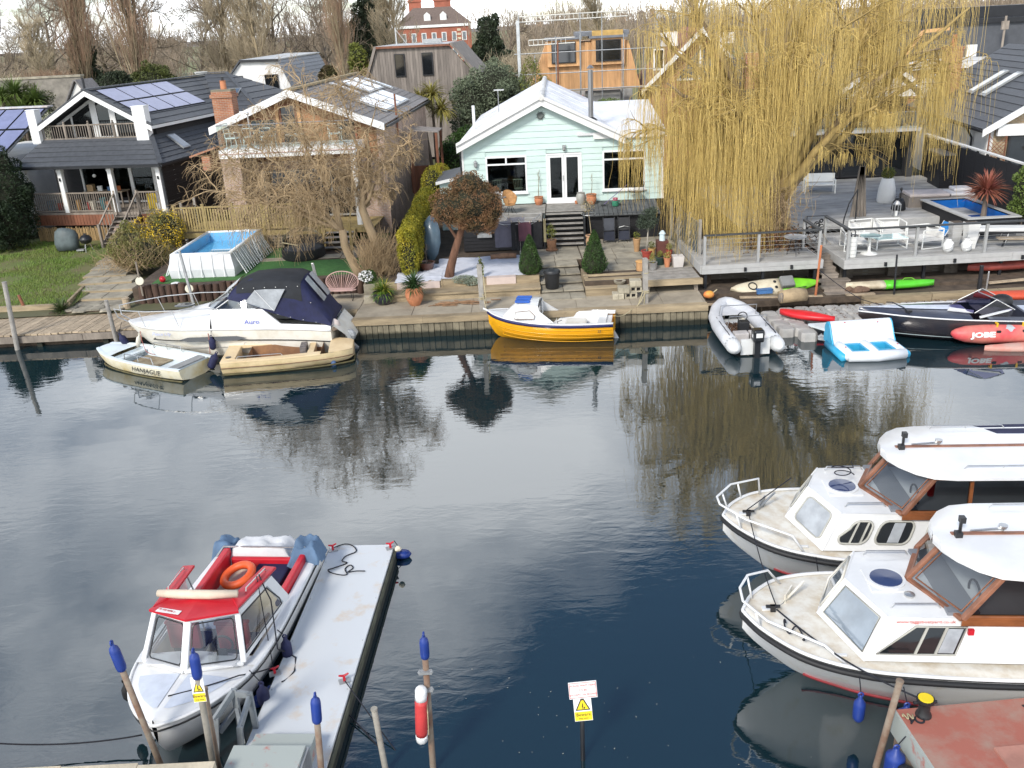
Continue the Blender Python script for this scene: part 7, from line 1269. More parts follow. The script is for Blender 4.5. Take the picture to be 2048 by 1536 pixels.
    if var: K().tube([(.75,.85,1.22),(.5,.7,1.62),(.12,.42,1.72),(-.05,.1,1.7),(-.05,-.2,1.66),(.25,-.6,1.58),(1.0,-1.02,1.45),(1.3,-1.12,1.17)],.022,8).tube([(.2,.35,1.28),(.12,.42,1.7)],.018,6).tube([(.2,-.4,1.28),(.1,-.45,1.62)],.018,6).o('pulpit', M_gel, c, True)
    else: K().tube([(.85,.95,1.22),(.8,.92,1.62),(.2,.55,1.7),(-.12,.1,1.68),(-.1,-.15,1.66),(.3,-.62,1.6),(1.05,-1.0,1.48),(1.25,-1.1,1.17)],.022,8).tube([(.12,.25,1.28),(.0,.3,1.68)],.018,6).tube([(.45,.72,1.25),(.35,.65,1.69)],.018,6).tube([(.25,-.5,1.28),(.15,-.45,1.63)],.018,6).o('pulpit', M_gel, c, True)
    an = K().tube([(.75,.3,1.34),(1.05,.55,1.5)],.022,6).beam((.7,.25,1.33),(.86,.5,1.36),.02,.22).tube([(.55,.1,1.33),(.75,.3,1.34)],.014,5); an.o('anchor', M_steelgrey if not var else M_gelold, c)
    K().box(.42,.5,-.03,.03,1.3,1.42).box(.35,.57,-.02,.02,1.38,1.42).o('mooring_post', M_dark, c); K().box(1.2,1.35,-.98,-.94,1.2,1.23).box(.3,.42,.0,.1,1.31,1.33).o('cleat', M_gel, c)
    return c
M_sglass = glassmat('dimmed_boat_glass', (.5,.53,.56), 1.5, .02, .45)  # dark tint stands in for the shade inside the wheelhouse
M_wpale = mat('pale_reflecting_pane', (.20,.24,.28), .06, .2, 2, spec=1., coat=.5)
river_cruiser('nearest white river cruiser with red web lettering on its cabin side', (3.47,11.85,0), -5, 1).scale = (1,1,.92)
river_cruiser('white river cruiser with rounded cabin windows lying behind the lettered one', (3.86,14.8,0), -5, 0).scale = (1,1,.92)
fender('blue fender hanging from the middle of the nearest river cruiser', (4.78,10.28,.32), .42, .085, None, (4.75,10.33,1.1)); fender('blue round fender by the red landing stage', (5.35,10.05,.42), .3, .12, None, (5.3,10.12,1.05)); fender('small blue fender between the two river cruisers', (5.2,13.35,.45), .26, .11, None, (5.15,13.4,1.1))
rope('mooring_line', 'long dark rope from the nearest cruiser bow to the yellow topped bollard', [(3.9,11.55,1.42),(4.6,10.55,1.22),(5.38,9.8,1.12)], .013, sag=.03); rope('mooring_line', 'dark rope between the bows of the two river cruisers', [(4.25,14.55,1.42),(3.92,11.6,1.42)], .01, sag=.12); rope('mooring_line', 'dark rope from the rear cruiser foredeck post to its cabin', [(4.25,14.6,1.42),(5.3,15.4,1.6)], .01)
tag(K().tube([(3.95+.06*math.cos(t*1.2)+.03*t,11.4+.12*math.sin(t*1.7)-.05*t,1.27+.01*math.sin(t*3)) for t in np.linspace(0,7,40)],.013,5).o('rope_coil', M_rope, None, True), 'dark rope heap on the nearest cruiser foredeck', 'rope'); tag(K().tube([(6.0+.16*math.cos(t),14.55+.14*math.sin(t)+.03*t,2.06) for t in np.linspace(0,9,40)]+[(6.3,14.95,2.0),(6.35,15.2,1.99)],.011,5).o('rope_coil', M_rope, None, True), 'dark rope loop lying on the rear cruiser cabin hatch', 'rope')
ex = T('fire_extinguisher', 'red fire extinguisher inside the rear cruiser wheelhouse', 'extinguisher', (7.25,13.85,1.95)); K().lathe([(.055,0),(.06,.03),(.06,.36),(.03,.42)],10).o('cylinder', M_red, ex, True); K().box(-.03,.03,-.02,.02,.42,.47).o('valve', M_black, ex)
# red and white day launch
rl = T('day_launch', 'white motor launch with red roof trim moored at the pale pontoon', 'boat', (-5.40,10.30,0), 83.5)
h_, S = hull(rl, [(0,.04,.90,.02,.66,.58),(.22,.38,.90,.12,.38,.22),(.7,.74,.87,.38,.16,-.03),(1.4,.98,.83,.68,.1,-.14),(2.6,1.04,.78,.84,.08,-.18),(4.95,.98,.74,.86,.08,-.12)], M_hullg, cv=.4)
strake(rl, S, M_rubber, .014, -.10, 'side_line', .006); strake(rl, S, M_gel, .03, .0, 'gunwale', .0)
deck_plate(rl, S, M_gel, 0, 1.7, .02, .10, .0, 'foredeck')
M_panel = mat('grey_nonslip', (.56,.60,.67), .7, .08, 6, bump=.15, bs=80)
def dz_(x, y): b = np.interp(x,[s[0] for s in S],[s[1]-.02 for s in S]); z = np.interp(x,[s[0] for s in S],[s[2] for s in S]); return z+.10*(1-(y/b)**2)+.008
for q in (-1,1):
    pp_ = [(.22,.06),(1.08,.07),(1.12,.40),(1.08,.74),(.85,.66),(.6,.48),(.38,.26)]; N_ = 6
    K().loft([[(x,q*(y0+(y1-y0)*k/N_),dz_(x,q*(y0+(y1-y0)*k/N_))) for k in range(N_+1)] for x, y0, y1 in ((.25,.05,.12),(.45,.055,.36),(.65,.06,.53),(.85,.065,.66),(1.05,.07,.74))]).o('deck_panel', M_panel, rl, True)
inner_shell(rl, S, mat('cream_inside', (.66,.60,.46), .6, .1), 1.3, 4.9, .13, .3); rim(rl, S, M_gel, 1.3, 4.95, .16, .03)
B0, T0 = (1.06,0,1.0), (1.46,0,1.64);
for q in (-1,1):
    b1, t1 = (1.38,q*.82,.92), (1.76,q*.68,1.60); b2, t2 = (3.25,q*.94,.84), (2.95,q*.80,1.47)
    Q = (B0,b1,t1,T0); out = (0,0)
    fr = K()
    for a, b in ((B0,b1),(T0,t1),(b1,t1)): fr.beam(a,b,.09,.07)
    if q < 0: fr.beam(B0,T0,.12,.06)
    fr.o('windscreen_frame', M_gel, rl, bevel=.02); K().poly([quadP(Q,s,t) for s, t in ((.05,.05),(.95,.05),(.95,.95),(.05,.95))]).o('windscreen_pane', M_bglass2, rl); pl = [quadP(Q,s,t) for s, t in rounded(.10,.90,.08,.90,.07,.09)]; K().tube(pl,.011,5,False,True).o('pane_seal', M_dark, rl)
    Q2 = (b1,b2,t2,t1); sp2 = K()
    sp2.prism([quadP(Q2,s,t) for s, t in ((0,0),(1,0),(1,.10),(0,.10))],(0,-q*.03,0)); sp2.prism([quadP(Q2,s,t) for s, t in ((0,.88),(1,.88),(1,1),(0,1))],(0,-q*.03,0)); sp2.prism([quadP(Q2,s,t) for s, t in ((0,.1),(.05,.1),(.06,.88),(0,.88))],(0,-q*.03,0)); sp2.prism([quadP(Q2,s,t) for s, t in ((.86,.1),(1,.1),(1,.88),(.78,.88))],(0,-q*.03,0))
    o = sp2.o('cabin_side', M_gel, rl); o['kind'] = 'stuff'; K().poly([quadP(Q2,s,t) for s, t in ((.05,.1),(.88,.1),(.8,.88),(.06,.88))]).o('side_pane', M_bglass2, rl); K().tube([quadP(Q2,s,t) for s, t in ((.06,.11),(.84,.11),(.86,.3),(.76,.85),(.08,.85))],.012,5,False,True).o('pane_seal', M_dark, rl)
    K().prism([(1.74,q*.70,1.64),(3.11,q*.84,1.5),(3.11,q*.62,1.52),(2.01,q*.5,1.66)] if q > 0 else [(2.01,q*.5,1.66),(3.11,q*.62,1.52),(3.11,q*.84,1.5),(1.74,q*.70,1.64)],(0,0,.05)).o('red_side_roof', M_red, rl, bevel=.015); K().tube([(2.21,q*.66,1.67),(2.23,q*.66,1.72),(2.91,q*.72,1.64),(2.93,q*.72,1.58)],.011,5).o('grab_rail', M_alu, rl)
    K().tube([(3.05,q*.86,.8),(3.0,q*.5,.82),(2.98,q*.35,.83)],.0,4) if 0 else None
K().add([(1.38,0,1.67),(1.68,-.74,1.63),(1.68,.74,1.63),(2,-.6,1.68),(1.96,0,1.73),(2,.6,1.68),(1.38,0,1.71),(1.68,-.74,1.67),(1.68,.74,1.67)],[(6,7,3,4),(8,6,4,5),(0,1,7,6),(2,0,6,8)]).o('red_front_roof', M_red, rl)
K().tube([(1.98,.70,1.77),(1.92,.3,1.8),(1.92,-.2,1.8),(2,-.62,1.77)],[.06,.075,.075,.06],10).o('rolled_awning', mat('cream_canvas', (.62,.52,.40), .8, .15), rl, True)
pl = K().slab([(1.62,.60,1.685),(1.5,.16,1.715),(1.59,.14,1.722),(1.71,.57,1.693)],.004).o('phone_plate', M_gel, rl); text('phone_lettering', 'TEL 020 8398 2119', .052, mat('red_print', (.55,.06,.05), .5), rl, Matrix.Translation((1.605,.37,1.712)) @ Matrix.Rotation(rad(-105.5),4,'Z'), .002)
M_mauve = mat('maroon_vinyl', (.30,.04,.055), .5, .12)
for y in (.42,-.42): K().box(1.95,2.05,y-.27,y+.27,.7,1.18).box(1.93,2.07,y-.29,y+.29,1.18,1.24).o('seat_back', M_mauve, rl, bevel=.03); K().box(2.0,2.45,y-.26,y+.26,.55,.7).o('seat_cushion', M_navy, rl, bevel=.03); K().box(2.05,2.4,y-.2,y+.2,.3,.55).o('seat_base', MATS['cream_inside'], rl)
K().prism([(1.2,-.72,.98),(1.2,.72,.98),(1.5,.75,.93),(1.5,-.75,.93)],(0,0,.02)).o('dashboard', M_gel, rl); K().ring((1.62,-.42,1.08),.15,.02,16,6,'x').o('steering_wheel', M_rubber, rl); K().box(1.5,1.54,-.5,-.34,.94,1.06).o('wheel_boss', M_rubber, rl); K().box(1.42,1.75,-.1,.55,.42,.55).o('foot_pad', M_navy, rl)
K().box(3.1,4.6,.66,.80,.5,.98).o('red_side_cushion', M_red, rl, bevel=.03); K().box(3.3,4.7,-.84,-.72,.5,.92).o('red_side_cushion', M_red, rl, bevel=.03); K().box(4.42,4.52,-.6,.62,.6,.85).o('red_stern_cushion', M_red, rl, bevel=.03)
K().box(3.75,4.5,-.55,.10,.62,.74).o('navy_cushion', M_navy, rl, bevel=.04); K().box(3.3,4.5,.18,.64,.5,.58).o('navy_cushion', M_navy, rl, bevel=.03); K().box(3.4,4.4,-.71,-.56,.5,.6).o('navy_cushion', M_navy, rl, bevel=.03); K().box(3.7,4.52,-.7,.66,.3,.6).o('engine_box', MATS['cream_inside'], rl); K().box(2.6,3.0,.1,.6,.3,.62).o('locker', M_panel, rl)
K().tube([(3.0,.75,1.45),(2.8,.55,1.2),(2.5,.35,.75),(2.45,.3,.65)],.015,6).o('windscreen_stay', M_steelgrey, rl); K().beam((2.55,-.3,.36),(3.4,-.42,.36),.04,.04).o('boat_hook', M_deckwood, rl)
lbu = tag(K().ring((0,0,0),.27,.075,26,10).o('lifebuoy', mat('orange_ring', (.72,.10,.02), .5, .1), None, True), 'bright orange lifebuoy inside the red and white launch', 'lifebuoy'); lbu.location = V(G(476,1150,.85)); lbu.rotation_euler = (rad(8),rad(-14),0)
def drape(name, m, x0, x1, y0, y1, z, amp, seed, par, nx=22, ny=22, edge=.35):
    from mathutils import noise; b = K()
    for i in range(nx):
        for j in range(ny):
            u, v_ = i/(nx-1), j/(ny-1); x = x0+(x1-x0)*u; y = y0+(y1-y0)*v_; e = min(u,1-u,v_,1-v_)
            h = z+amp*noise.noise(V((x*3.3,y*3.3,seed)))+amp*.5*noise.noise(V((x*8,y*8,seed+5)))-edge*max(0,.22-e)/.22
            b.v.append((x+.06*noise.noise(V((x*4,y*4,seed+9))),y+.06*noise.noise(V((y*4,x*4,seed+3))),h))
    for i in range(nx-1):
        for j in range(ny-1): a = i*ny+j; b.f.append((a,a+1,a+ny+1,a+ny))
    return b.o(name, m, par, True)
cv = T('stern_covers', 'crumpled white and slate blue covers heaped over the launch stern', 'cover', rl.location, 83.5)
M_bluecov = mat('slate_blue_canvas', (.10,.17,.27), .8, .2, 3); drape('white_cover', mat('dirty_canvas', (.62,.62,.62), .8, .15, 2), 4.45, 5.15, -.65, .85, 1.0, .06, 1, cv); drape('blue_cover', M_bluecov, 4.35, 5.05, -1.12, -.5, 1.08, .14, 2, cv, edge=.4); drape('blue_cover', M_bluecov, 4.5, 5.2, .6, 1.12, .98, .14, 4, cv, edge=.35); K().tube([(4.6,-1.0,.75),(4.6,-.8,1.0),(4.6,.8,1.0),(4.6,1.0,.75)],.02,6).o('hoop', M_alu, cv)
def RL(x, y, z): return tuple(V(rl.location)+Matrix.Rotation(rad(83.5),3,'Z') @ V((x,y,z)))
fender('navy fender amidships between the launch and the pontoon', RL(2.3,-1.14,.25), .4, .09, M_navy, RL(2.3,-1.03,.85)); fender('navy fender near the launch bow by the pontoon', RL(1.25,-1.1,.2), .36, .1, M_navy, RL(1.25,-.95,.88)); fender('black fender on the far side of the launch bow', RL(1.0,.98,.45), .3, .08, M_rubber, RL(1.0,.9,.88))
fender('blue fender lying against the pontoon edge', (-4.45,11.6,.05), .5, .1, None, None, (.0,1.2,.5))
rope('mooring_line', 'dark rope across the launch foredeck to the pontoon cleat', [RL(.5,0,1.0),RL(1.05,-.88,.95),(-4.14,11.95,.5)], .011, sag=.02); rope('mooring_line', 'dark rope from the launch roof rail down to the pontoon', [RL(2.6,-.7,1.70),(-4.12,11.97,.5)], .009, sag=.05); rope('mooring_line', 'looped dark rope from the launch roof to the pontoon deck', [RL(2.65,-.72,1.70),RL(2.5,-.92,1.3),RL(2.0,-1.12,.7),(-4.0,12.5,.4),(-3.85,12.35,.37),(-3.8,12.0,.37),(-3.95,11.75,.37)], .012, sag=.03)
# pontoon
M_rust2 = mat('seam_rust', (.25,.20,.15), .9, .3, 8)
pn_ = T('pontoon', 'long pale grey finger pontoon beside the red and white launch', 'pontoon', (-3.85,15.85,0), 0); pn_.rotation_euler = (0,0,rad(-3.6)+math.pi)
M_pont = mat('pontoon_paint', (.58,.60,.61), .6, ns=2.2, col2=(.56,.45,.33), mix=.36, det=10, spread=.10); M_pside = mat('tarred_timber', (.035,.037,.028), .7, .4, 3)
K().box(-1.30,0,0,7.6,.30,.35).o('deck_sheet', M_pont, pn_); K().box(-1.32,.02,-.02,7.62,-.2,.298).o('float_side', M_pside, pn_)
for x in (-1.335,.022): K().box(x,x+.016,0,7.6,.18,.30).o('rubbing_plank', mat('weedy_plank', (.11,.11,.075), .8, .4, 4), pn_)
for k in range(6):
    for x in (-1.26,-.04): K().lathe([(.012,0),(.008,.006)],6,(x,.6+1.22*k,.35)).o('bolt', M_steelgrey, pn_)
def cleat(u, v, label):
    p = G(u, v, .36); t = T('mooring_cleat', label, 'cleat', p, 20); K().box(-.09,.09,-.06,.06,-.008,.012).o('base_plate', M_steelgrey, t); K().box(-.02,.02,-.02,.02,.012,.10).o('stem', M_red, t); K().tube([(-.08,0,.13),(0,0,.10),(.08,0,.13)],[.014,.022,.014],6).o('horns', M_red, t)
cleat(666,1100,'red cleat at the far left corner of the pontoon'); cleat(781,1096,'red cleat at the far right corner of the pontoon'); cleat(550,1347,'red cleat on the left pontoon edge by the launch bow'); cleat(689,1362,'red cleat on the right edge of the pontoon')
P_ = [G(u,v,.37) for u, v in ((668,1095),(690,1088),(706,1092),(712,1103),(692,1112),(684,1122),(694,1126),(668,1136),(656,1140),(664,1146),(684,1150),(694,1148),(690,1138),(700,1130),(706,1136),(696,1144),(712,1142),(730,1142))]
tag(K().tube([V(q) for q in smooth_st([tuple(q) for q in P_], 5)],.012,6).o('rope_coil', M_rope, None, True), 'tangled dark rope on the far end of the pontoon', 'rope')
pf_ = T('pontoon_float', 'small blue float tied at the far right pontoon corner', 'float', G(805,1115,0)); K().lathe([(.02,-.05),(.12,-.03),(.15,.03),(.12,.09),(.02,.1)],12,(0,0,.05),1.3,.8).o('body', M_blue, pf_, True); K().tube([(0,0,.14),(-.15,.1,.35)],.008,5).o('lanyard', M_rope, pf_)
tag(K().ell(tuple(G(796,1098,.42)),.07,.06,.06,8,6).noise(.02,9).o('rag_bundle', mat('pale_rag', (.62,.55,.42), .9)), 'pale bundle at the far right pontoon corner', 'bundle')
bx_ = T('boarding_steps', 'two weathered grey metal boarding steps with flaking red paint', 'steps', (-3.62,9.6,0), -4); M_flake = mat('flaking_paint', (.36,.39,.36), .7, ns=3.2, col2=(.42,.13,.10), mix=.36, det=8, spread=.05)
K().box(-.52,.5,-.6,.2,.35,.9).o('lower_step', M_flake, bx_, bevel=.008); K().box(-.42,.47,.21,.72,.35,.62).o('upper_step', M_flake, bx_, bevel=.008); K().box(.5,.54,-.6,.2,.36,.86).o('side_plate', M_steelgrey, bx_)
hf = T('handrail_frame', 'grey angular timber handrail frame beside the boarding steps', 'handrail', (0,0,0)); M_hf = mat('grey_timber_paint', (.23,.25,.26), .7, .2, 4)
for a, b in (((-4.75,10.55,-.3),(-4.62,10.6,.72)),((-4.40,10.85,-.3),(-4.40,10.9,.98)),((-4.28,10.35,.0),(-4.22,10.4,.72)),((-4.12,10.75,.0),(-4.14,10.8,.98))): K().beam(a,b,.08,.06,(0,1,0)).o('post', M_hf, hf)
for a, b in (((-4.64,10.58,.70),(-4.40,10.88,.95)),((-4.40,10.9,.9),(-4.14,10.8,.94)),((-4.22,10.4,.68),(-4.14,10.78,.92)),((-4.62,10.6,.45),(-4.42,10.88,.6)),((-4.40,10.86,.62),(-4.22,10.42,.5))): K().beam(a,b,.05,.10).o('rail', M_hf, hf)
# posts with fenders and signs
M_rust = mat('rusty_pole', (.17,.095,.06), .85, ns=4, col2=(.26,.22,.17), det=7); M_pole = mat('grey_pole', (.27,.25,.21), .8, .3, 4)
def post(label, uvb, uvt, y, r, m, cap=None, nm='mooring_post', segs=None):
    b, t_ = D(*uvb, y), D(*uvt, y); d = (t_-b).normalized(); b = b-d*1.2; t = T(nm, label, 'post', b);
    K().tube([(0,0,0),tuple((t_-b)*.55),tuple(t_-b)],[r*1.15,r*1.05,r],10).o('pole', m, t, True)
    K().tube([tuple((t_-b)-d*.02),tuple(t_-b+d*.012)],r*1.18,10).o('collar', m, t)
    if cap:
        L_, rr = cap; f = K().lathe([(rr*.55,0),(rr*.9,.03),(rr,.08),(rr,L_-.09),(rr*.85,L_-.03),(rr*.4,L_),(rr*.35,L_+.03),(rr*.1,L_+.05)],12); f.ring((0,0,L_+.05),.03,.014,10,5,'y')
        f.xf(Matrix.Translation(tuple(t_-b-d*.05)) @ d.to_track_quat('Z','Y').to_matrix().to_4x4()).o('fender_cap', M_blue, t, True)
    return t, b, t_, d
post('rusty post with blue fender cap leaning at the launch bow', (318,1522), (243,1336), 10.0, .042, M_rust, (.42,.07))
post('grey pole with blue fender cap carrying the beware sign', (427,1532), (395,1352), 9.95, .045, M_pole, (.42,.07)); post('plain rusty pole beside the beware sign', (437,1534), (409,1378), 10.1, .04, M_rust)
post('rusty post with blue fender cap in front of the pontoon end', (642,1534), (634,1440), 9.55, .042, M_rust, (.42,.07)); post('plain grey pipe right of the pontoon', (770,1534), (748,1418), 10.1, .042, M_pole, None, 'scaffold_pipe')
lpst, lb0, lt0, ld = post('rusty pole with blue fender cap holding the red and white lifebuoy', (866,1534), (850,1312), 10.1, .042, M_rust, (.36,.065))
for u, v in ((851,1343),(853,1378)): p = D(u,v,10.07); K().box(-.09,.09,-.05,.02,-.02,.02).ell((-.08,-.02,0),.03,.03,.03,6,4).ell((.08,-.02,0),.03,.03,.03,6,4).xf(Matrix.Translation(p-lb0)).o('clamp', M_steelgrey, lpst)
lr = T('lifebuoy', 'red and white lifebuoy hanging edge on from the rusty pole', 'lifebuoy', D(843,1430,9.98)); R_, r_ = .42, .085
for k in range(4):
    a0 = 45+90*k; K().tube([(.03*math.sin(a),R_*.55*math.cos(a)*.25,R_*math.sin(a)) for a in [rad(a0+90*i/8) for i in range(9)]],r_,10).o('segment', (M_red if k%2 == 0 else M_gel) if 0 else (M_gel if k in (0,2) else mat('buoy_red', (.55,.05,.05), .5, .2)), lr, True)
K().tube([(.09,0,.4),(.1,-.08,.1),(.08,-.06,-.3)],.008,5).o('grab_line', M_ropep, lr)
M_syel = mat('sign_yellow', (.80,.60,.02), .5, .05); M_sw = mat('sign_white', (.78,.78,.76), .4, .05); M_sblk = mat('sign_black', (.015,.015,.015), .5, .1); M_sred = mat('sign_red', (.70,.10,.10), .5, .1)
def sign(label, u0, v0, u1, v1, y, kind):
    a, b = D(u0,v0,y), D(u1,v1,y); wd, h = abs(b.x-a.x), abs(a.z-b.z); t = T('warning_sign' if kind else 'notice_sign', label, 'sign', ((a.x+b.x)/2,y,(a.z+b.z)/2)); t.rotation_euler = (rad(-12),rad(-3),0); X = Matrix.Rotation(math.pi/2,4,'X')
    K().box(-wd/2,wd/2,0,.006,-h/2,h/2).o('board', M_sw, t)
    if kind:
        K().prism([(-wd*.42,-.002,-h*.10),(wd*.42,-.002,-h*.10),(0,-.002,h*.44)],(0,.0015,0)).o('triangle_border', M_sblk, t); K().prism([(-wd*.32,-.004,-h*.06),(wd*.32,-.004,-h*.06),(0,-.004,h*.35)],(0,.0015,0)).o('triangle', M_syel, t)
        K().box(-.006,.006,-.006,-.0045,-h*.04,h*.16).tube([(0,-.005,h*.12),(-.012,-.005,h*.04)],.003,4).box(.015,.03,-.006,-.0045,-h*.04,h*.03).o('pictogram', M_sblk, t)
        K().box(-wd*.48,wd*.48,-.003,-.0005,-h*.48,-h*.15).o('yellow_panel', M_syel, t); text('sign_lettering', 'Beware', h*.165, M_sblk, t, Matrix.Translation((0,-.004,-h*.26)) @ X, .001); text('small_lettering', 'deep water', h*.075, M_sblk, t, Matrix.Translation((0,-.004,-h*.40)) @ X, .001)
    else:
        K().box(-wd*.48,wd*.48,-.002,-.0005,-h*.45,-h*.42).box(-wd*.48,wd*.48,-.002,-.0005,h*.42,h*.45).box(-wd*.48,-wd*.46,-.002,-.0005,-h*.42,h*.42).box(wd*.46,wd*.48,-.002,-.0005,-h*.42,h*.42).o('border', M_sred, t)
        for k, s in enumerate(('PLEASE WAIT HERE','TO BE','SHOWN ON BOARD')): text('sign_lettering', s, h*.165, M_sred, t, Matrix.Translation((0,-.003,h*.27-h*.27*k)) @ X, .001)
sign('yellow beware sign on the grey pole in front of the launch', 379,1358,414,1400, 9.9, 1)
spt, sb0, st0, sd = post('black sign post standing in open water', (1166,1534), (1163,1366), 10.15, .032, M_black, None, 'sign_post')
sign('yellow beware sign on the black post below the notice', 1147,1393,1184,1437, 10.1, 1); sign('white notice with red lettering on top of the black post', 1137,1367,1194,1393, 10.09, 0)
rope('mooring_line', 'dark taut rope dropping from the pontoon cleat into the water', [tuple(G(690,1362,.42)),tuple(G(790,1500,.0)),tuple(G(830,1536,-.2))], .01); rope('mooring_line', 'black chain line from the pontoon side under the water', [tuple(G(690,1420,.1)),tuple(G(785,1525,-.05))], .012); rope('mooring_line', 'dark line from the left bank to the launch bow', [(-8.2,10.75,.35),(-5.9,10.85,.25)], .012, sag=.1)
nb = T('near_bank_wall', 'pale stone coping of the near bank at the bottom left corner', 'wall', (0,0,0));
for k in range(5): pbox('coping_stone', mat('pale_coping', (.52,.45,.33), .9, .25, 3, bump=.5, bs=20, rnd=.08), nb, -9.3+1.03*k, -8.28+1.03*k, 8.2, 9.36-.03*k+.008*(k%2), 1.0, 1.2)
K().box(-9.3,-4.2,8.3,9.2,-.5,.998).o('wall_body', M_concrete, nb)
ls = T('landing_stage', 'rusty red steel landing stage at the bottom right corner', 'landing stage', (5.1,9.85,0), 3); M_redp = mat('red_deck_paint', (.36,.12,.085), .8, ns=2.6, col2=(.34,.22,.17), det=9, mix=.42, spread=.14, bump=.2)
K().box(0,4,-2.6,0,.82,.9).o('deck_plate', M_redp, ls); K().box(.9,4.0,-1.75,-.85,.9,.93).o('hatch_plate', mat('pink_plate', (.42,.20,.15), .8, .2, 3), ls); K().box(.05,.88,-1.45,-1.28,.9,.925).o('cross_strip', M_redp, ls); K().box(-.03,0,-2.6,.02,.5,.89).o('edge_plate', M_flake, ls); K().box(0,4,-2.55,-.05,.2,.81).o('frame_side', M_rust, ls)
for x, y in ((1.75,-.15),(2.2,-.6),(2.0,-.68)): K().box(x-.03,x+.03,y-.02,y+.02,.9,.906).o('slot', M_black, ls)
bl = T('mooring_bollard', 'black mooring bollard with yellow top on the red landing stage', 'bollard', (5.42,9.72,.9)); K().lathe([(.11,0),(.10,.04),(.075,.08),(.075,.2),(.12,.25),(.12,.29)],14).o('body', M_dark, bl, 40); K().lathe([(.10,0),(.098,.012)],14,(0,0,.29)).o('yellow_cap', M_syel, bl); K().tube([(-.16,0,.22),(.16,0,.22)],.025,6).o('cross_bar', M_dark, bl)
tag(K().tube([(5.15+.25*t/9+.03*math.sin(t*2),9.62+.06*math.cos(t*1.5),.915) for t in np.linspace(0,9,40)],.014,5).o('rope_coil', M_rope, None, True), 'dark rope wound at the foot of the yellow topped bollard', 'rope'); tag(K().tube([(5.12+.14*t/6,9.68+.05*math.sin(t*2.2),.93) for t in np.linspace(0,6,26)],.01,5).o('rope_coil', M_ropep, None, True), 'short pale rope beside the bollard', 'rope')
post('slanted rusty pole at the corner of the red landing stage', (1752,1534), (1800,1362), 9.72, .045, M_rust)
fender('blue fender beside the slanted rusty pole', (4.92,9.35,.15), .5, .13, None, (5.05,9.4,.85)); ty = T('tyre_fender', 'black tyre hanging on the side of the red landing stage', 'tyre', (4.98,9.0,.25)); K().ring((0,0,0),.28,.1,20,8,'x').o('tread', M_rubber, ty, True); fender('cream fender at the bottom of the landing stage side', (5.0,8.72,.3), .35, .09, mat('dirty_white', (.6,.57,.48), .6), None)
n = 45; C = np.stack([RNG.uniform(-3,6,n),RNG.uniform(9.6,12.5,n),np.full(n,.012)],1); C[:,0] = np.where(RNG.uniform(size=n)<.6, RNG.normal(.8,1.1,n), C[:,0]); a = RNG.uniform(0,6.28,n); s_ = RNG.uniform(.006,.016,n); d1 = np.stack([np.cos(a)*s_,np.sin(a)*s_,0*a],1); d2 = np.stack([-np.sin(a)*s_*.5,np.cos(a)*s_*.5,0*a],1); v = np.stack([C-d1,C+d2,C+d1,C-d2],1).reshape(-1,3)
o = npmesh('floating_debris', v, np.arange(n*4).reshape(-1,4), mat('pale_fleck', (.5,.46,.36), .8), None, 'stuff'); o['label'] = 'pale leaves and flecks drifting around the black sign post'; o['category'] = 'debris'
# ================================================================== garden things on the far bank
def pot(par, prof, m, c=(0,0,0), name='pot', n=20): return K().lathe(prof, n, c).o(name, m, par, 50)
def soil(par, r, z, c=(0,0)): K().lathe([(r,z-.02),(r*.98,z)],14,(c[0],c[1],0)).o('soil', M_soil, par)
def bare_stem(par, h, seed, m=M_bark2, n=9, z0=0.):
    R = np.random.default_rng(seed); tr = grow(np.array([[0,0,z0]]), np.array([[.05,0,1.]]), np.array([h]), 6, .06, .1, R); k1 = kids(tr, n, .45,1., .6, .35, 4, .15, .2, R); v, f = cat_mesh([strands(tr, taper(tr,.02,.008)), strands(k1, taper(k1,.007,.003))]); npmesh('stem', v, f, m, par)
# above ground pool
pl_ = T('frame_pool', 'rectangular white frame pool with blue liner on the artificial turf', 'pool', (-13.3,35.5,1.2), -3)
M_pv = mat('pool_vinyl', (.62,.63,.64), .6, .12, 1.5, bump=.2, bs=6); M_pf = mat('pool_frame', (.78,.79,.78), .4, .05); M_pw = mat('pool_water', (.10,.38,.62), .04, .1, 2, spec=.6, coat=.5); M_pl = mat('pool_liner', (.16,.45,.72), .5, .1)
W_, L_, H_ = 2.35, 4.2, .92
K().loft([[(-.12,-.12,0),(W_+.12,-.12,0),(W_+.12,L_+.12,0),(-.12,L_+.12,0)],[(-.16,-.16,H_*.35),(W_+.16,-.16,H_*.35),(W_+.16,L_+.16,H_*.35),(-.16,L_+.16,H_*.35)],[(-.05,-.05,H_),(W_+.05,-.05,H_),(W_+.05,L_+.05,H_),(-.05,L_+.05,H_)]], True).noise(.025,2).o('side_wall', M_pv, pl_)
K().loft([[(.08,.08,H_),(W_-.08,.08,H_),(W_-.08,L_-.08,H_),(.08,L_-.08,H_)],[(.08,.08,.1),(W_-.08,.08,.1),(W_-.08,L_-.08,.1),(.08,L_-.08,.1)]], True).o('liner', M_pl, pl_); K().poly([(.08,.08,.55),(W_-.08,.08,.55),(W_-.08,L_-.08,.55),(.08,L_-.08,.55)]).o('water_surface', M_pw, pl_)
for a, b in (((-.02,0,H_),(W_+.02,0,H_)),((W_,-.02,H_),(W_,L_+.02,H_)),((W_+.02,L_,H_),(-.02,L_,H_)),((0,L_+.02,H_),(0,-.02,H_))): K().tube([a,b],.065,8).o('top_rail', M_pf, pl_, True)
for k in range(8):
    y = .35+.5*k
    for x, q in ((W_+.06,1),(-.06,-1)): K().tube([(x,y-.1,H_-.03),(x+q*.42,y-.1,.02),(x+q*.42,y+.12,.02),(x,y+.1,H_-.05)],.022,6).o('side_leg', M_pf, pl_)
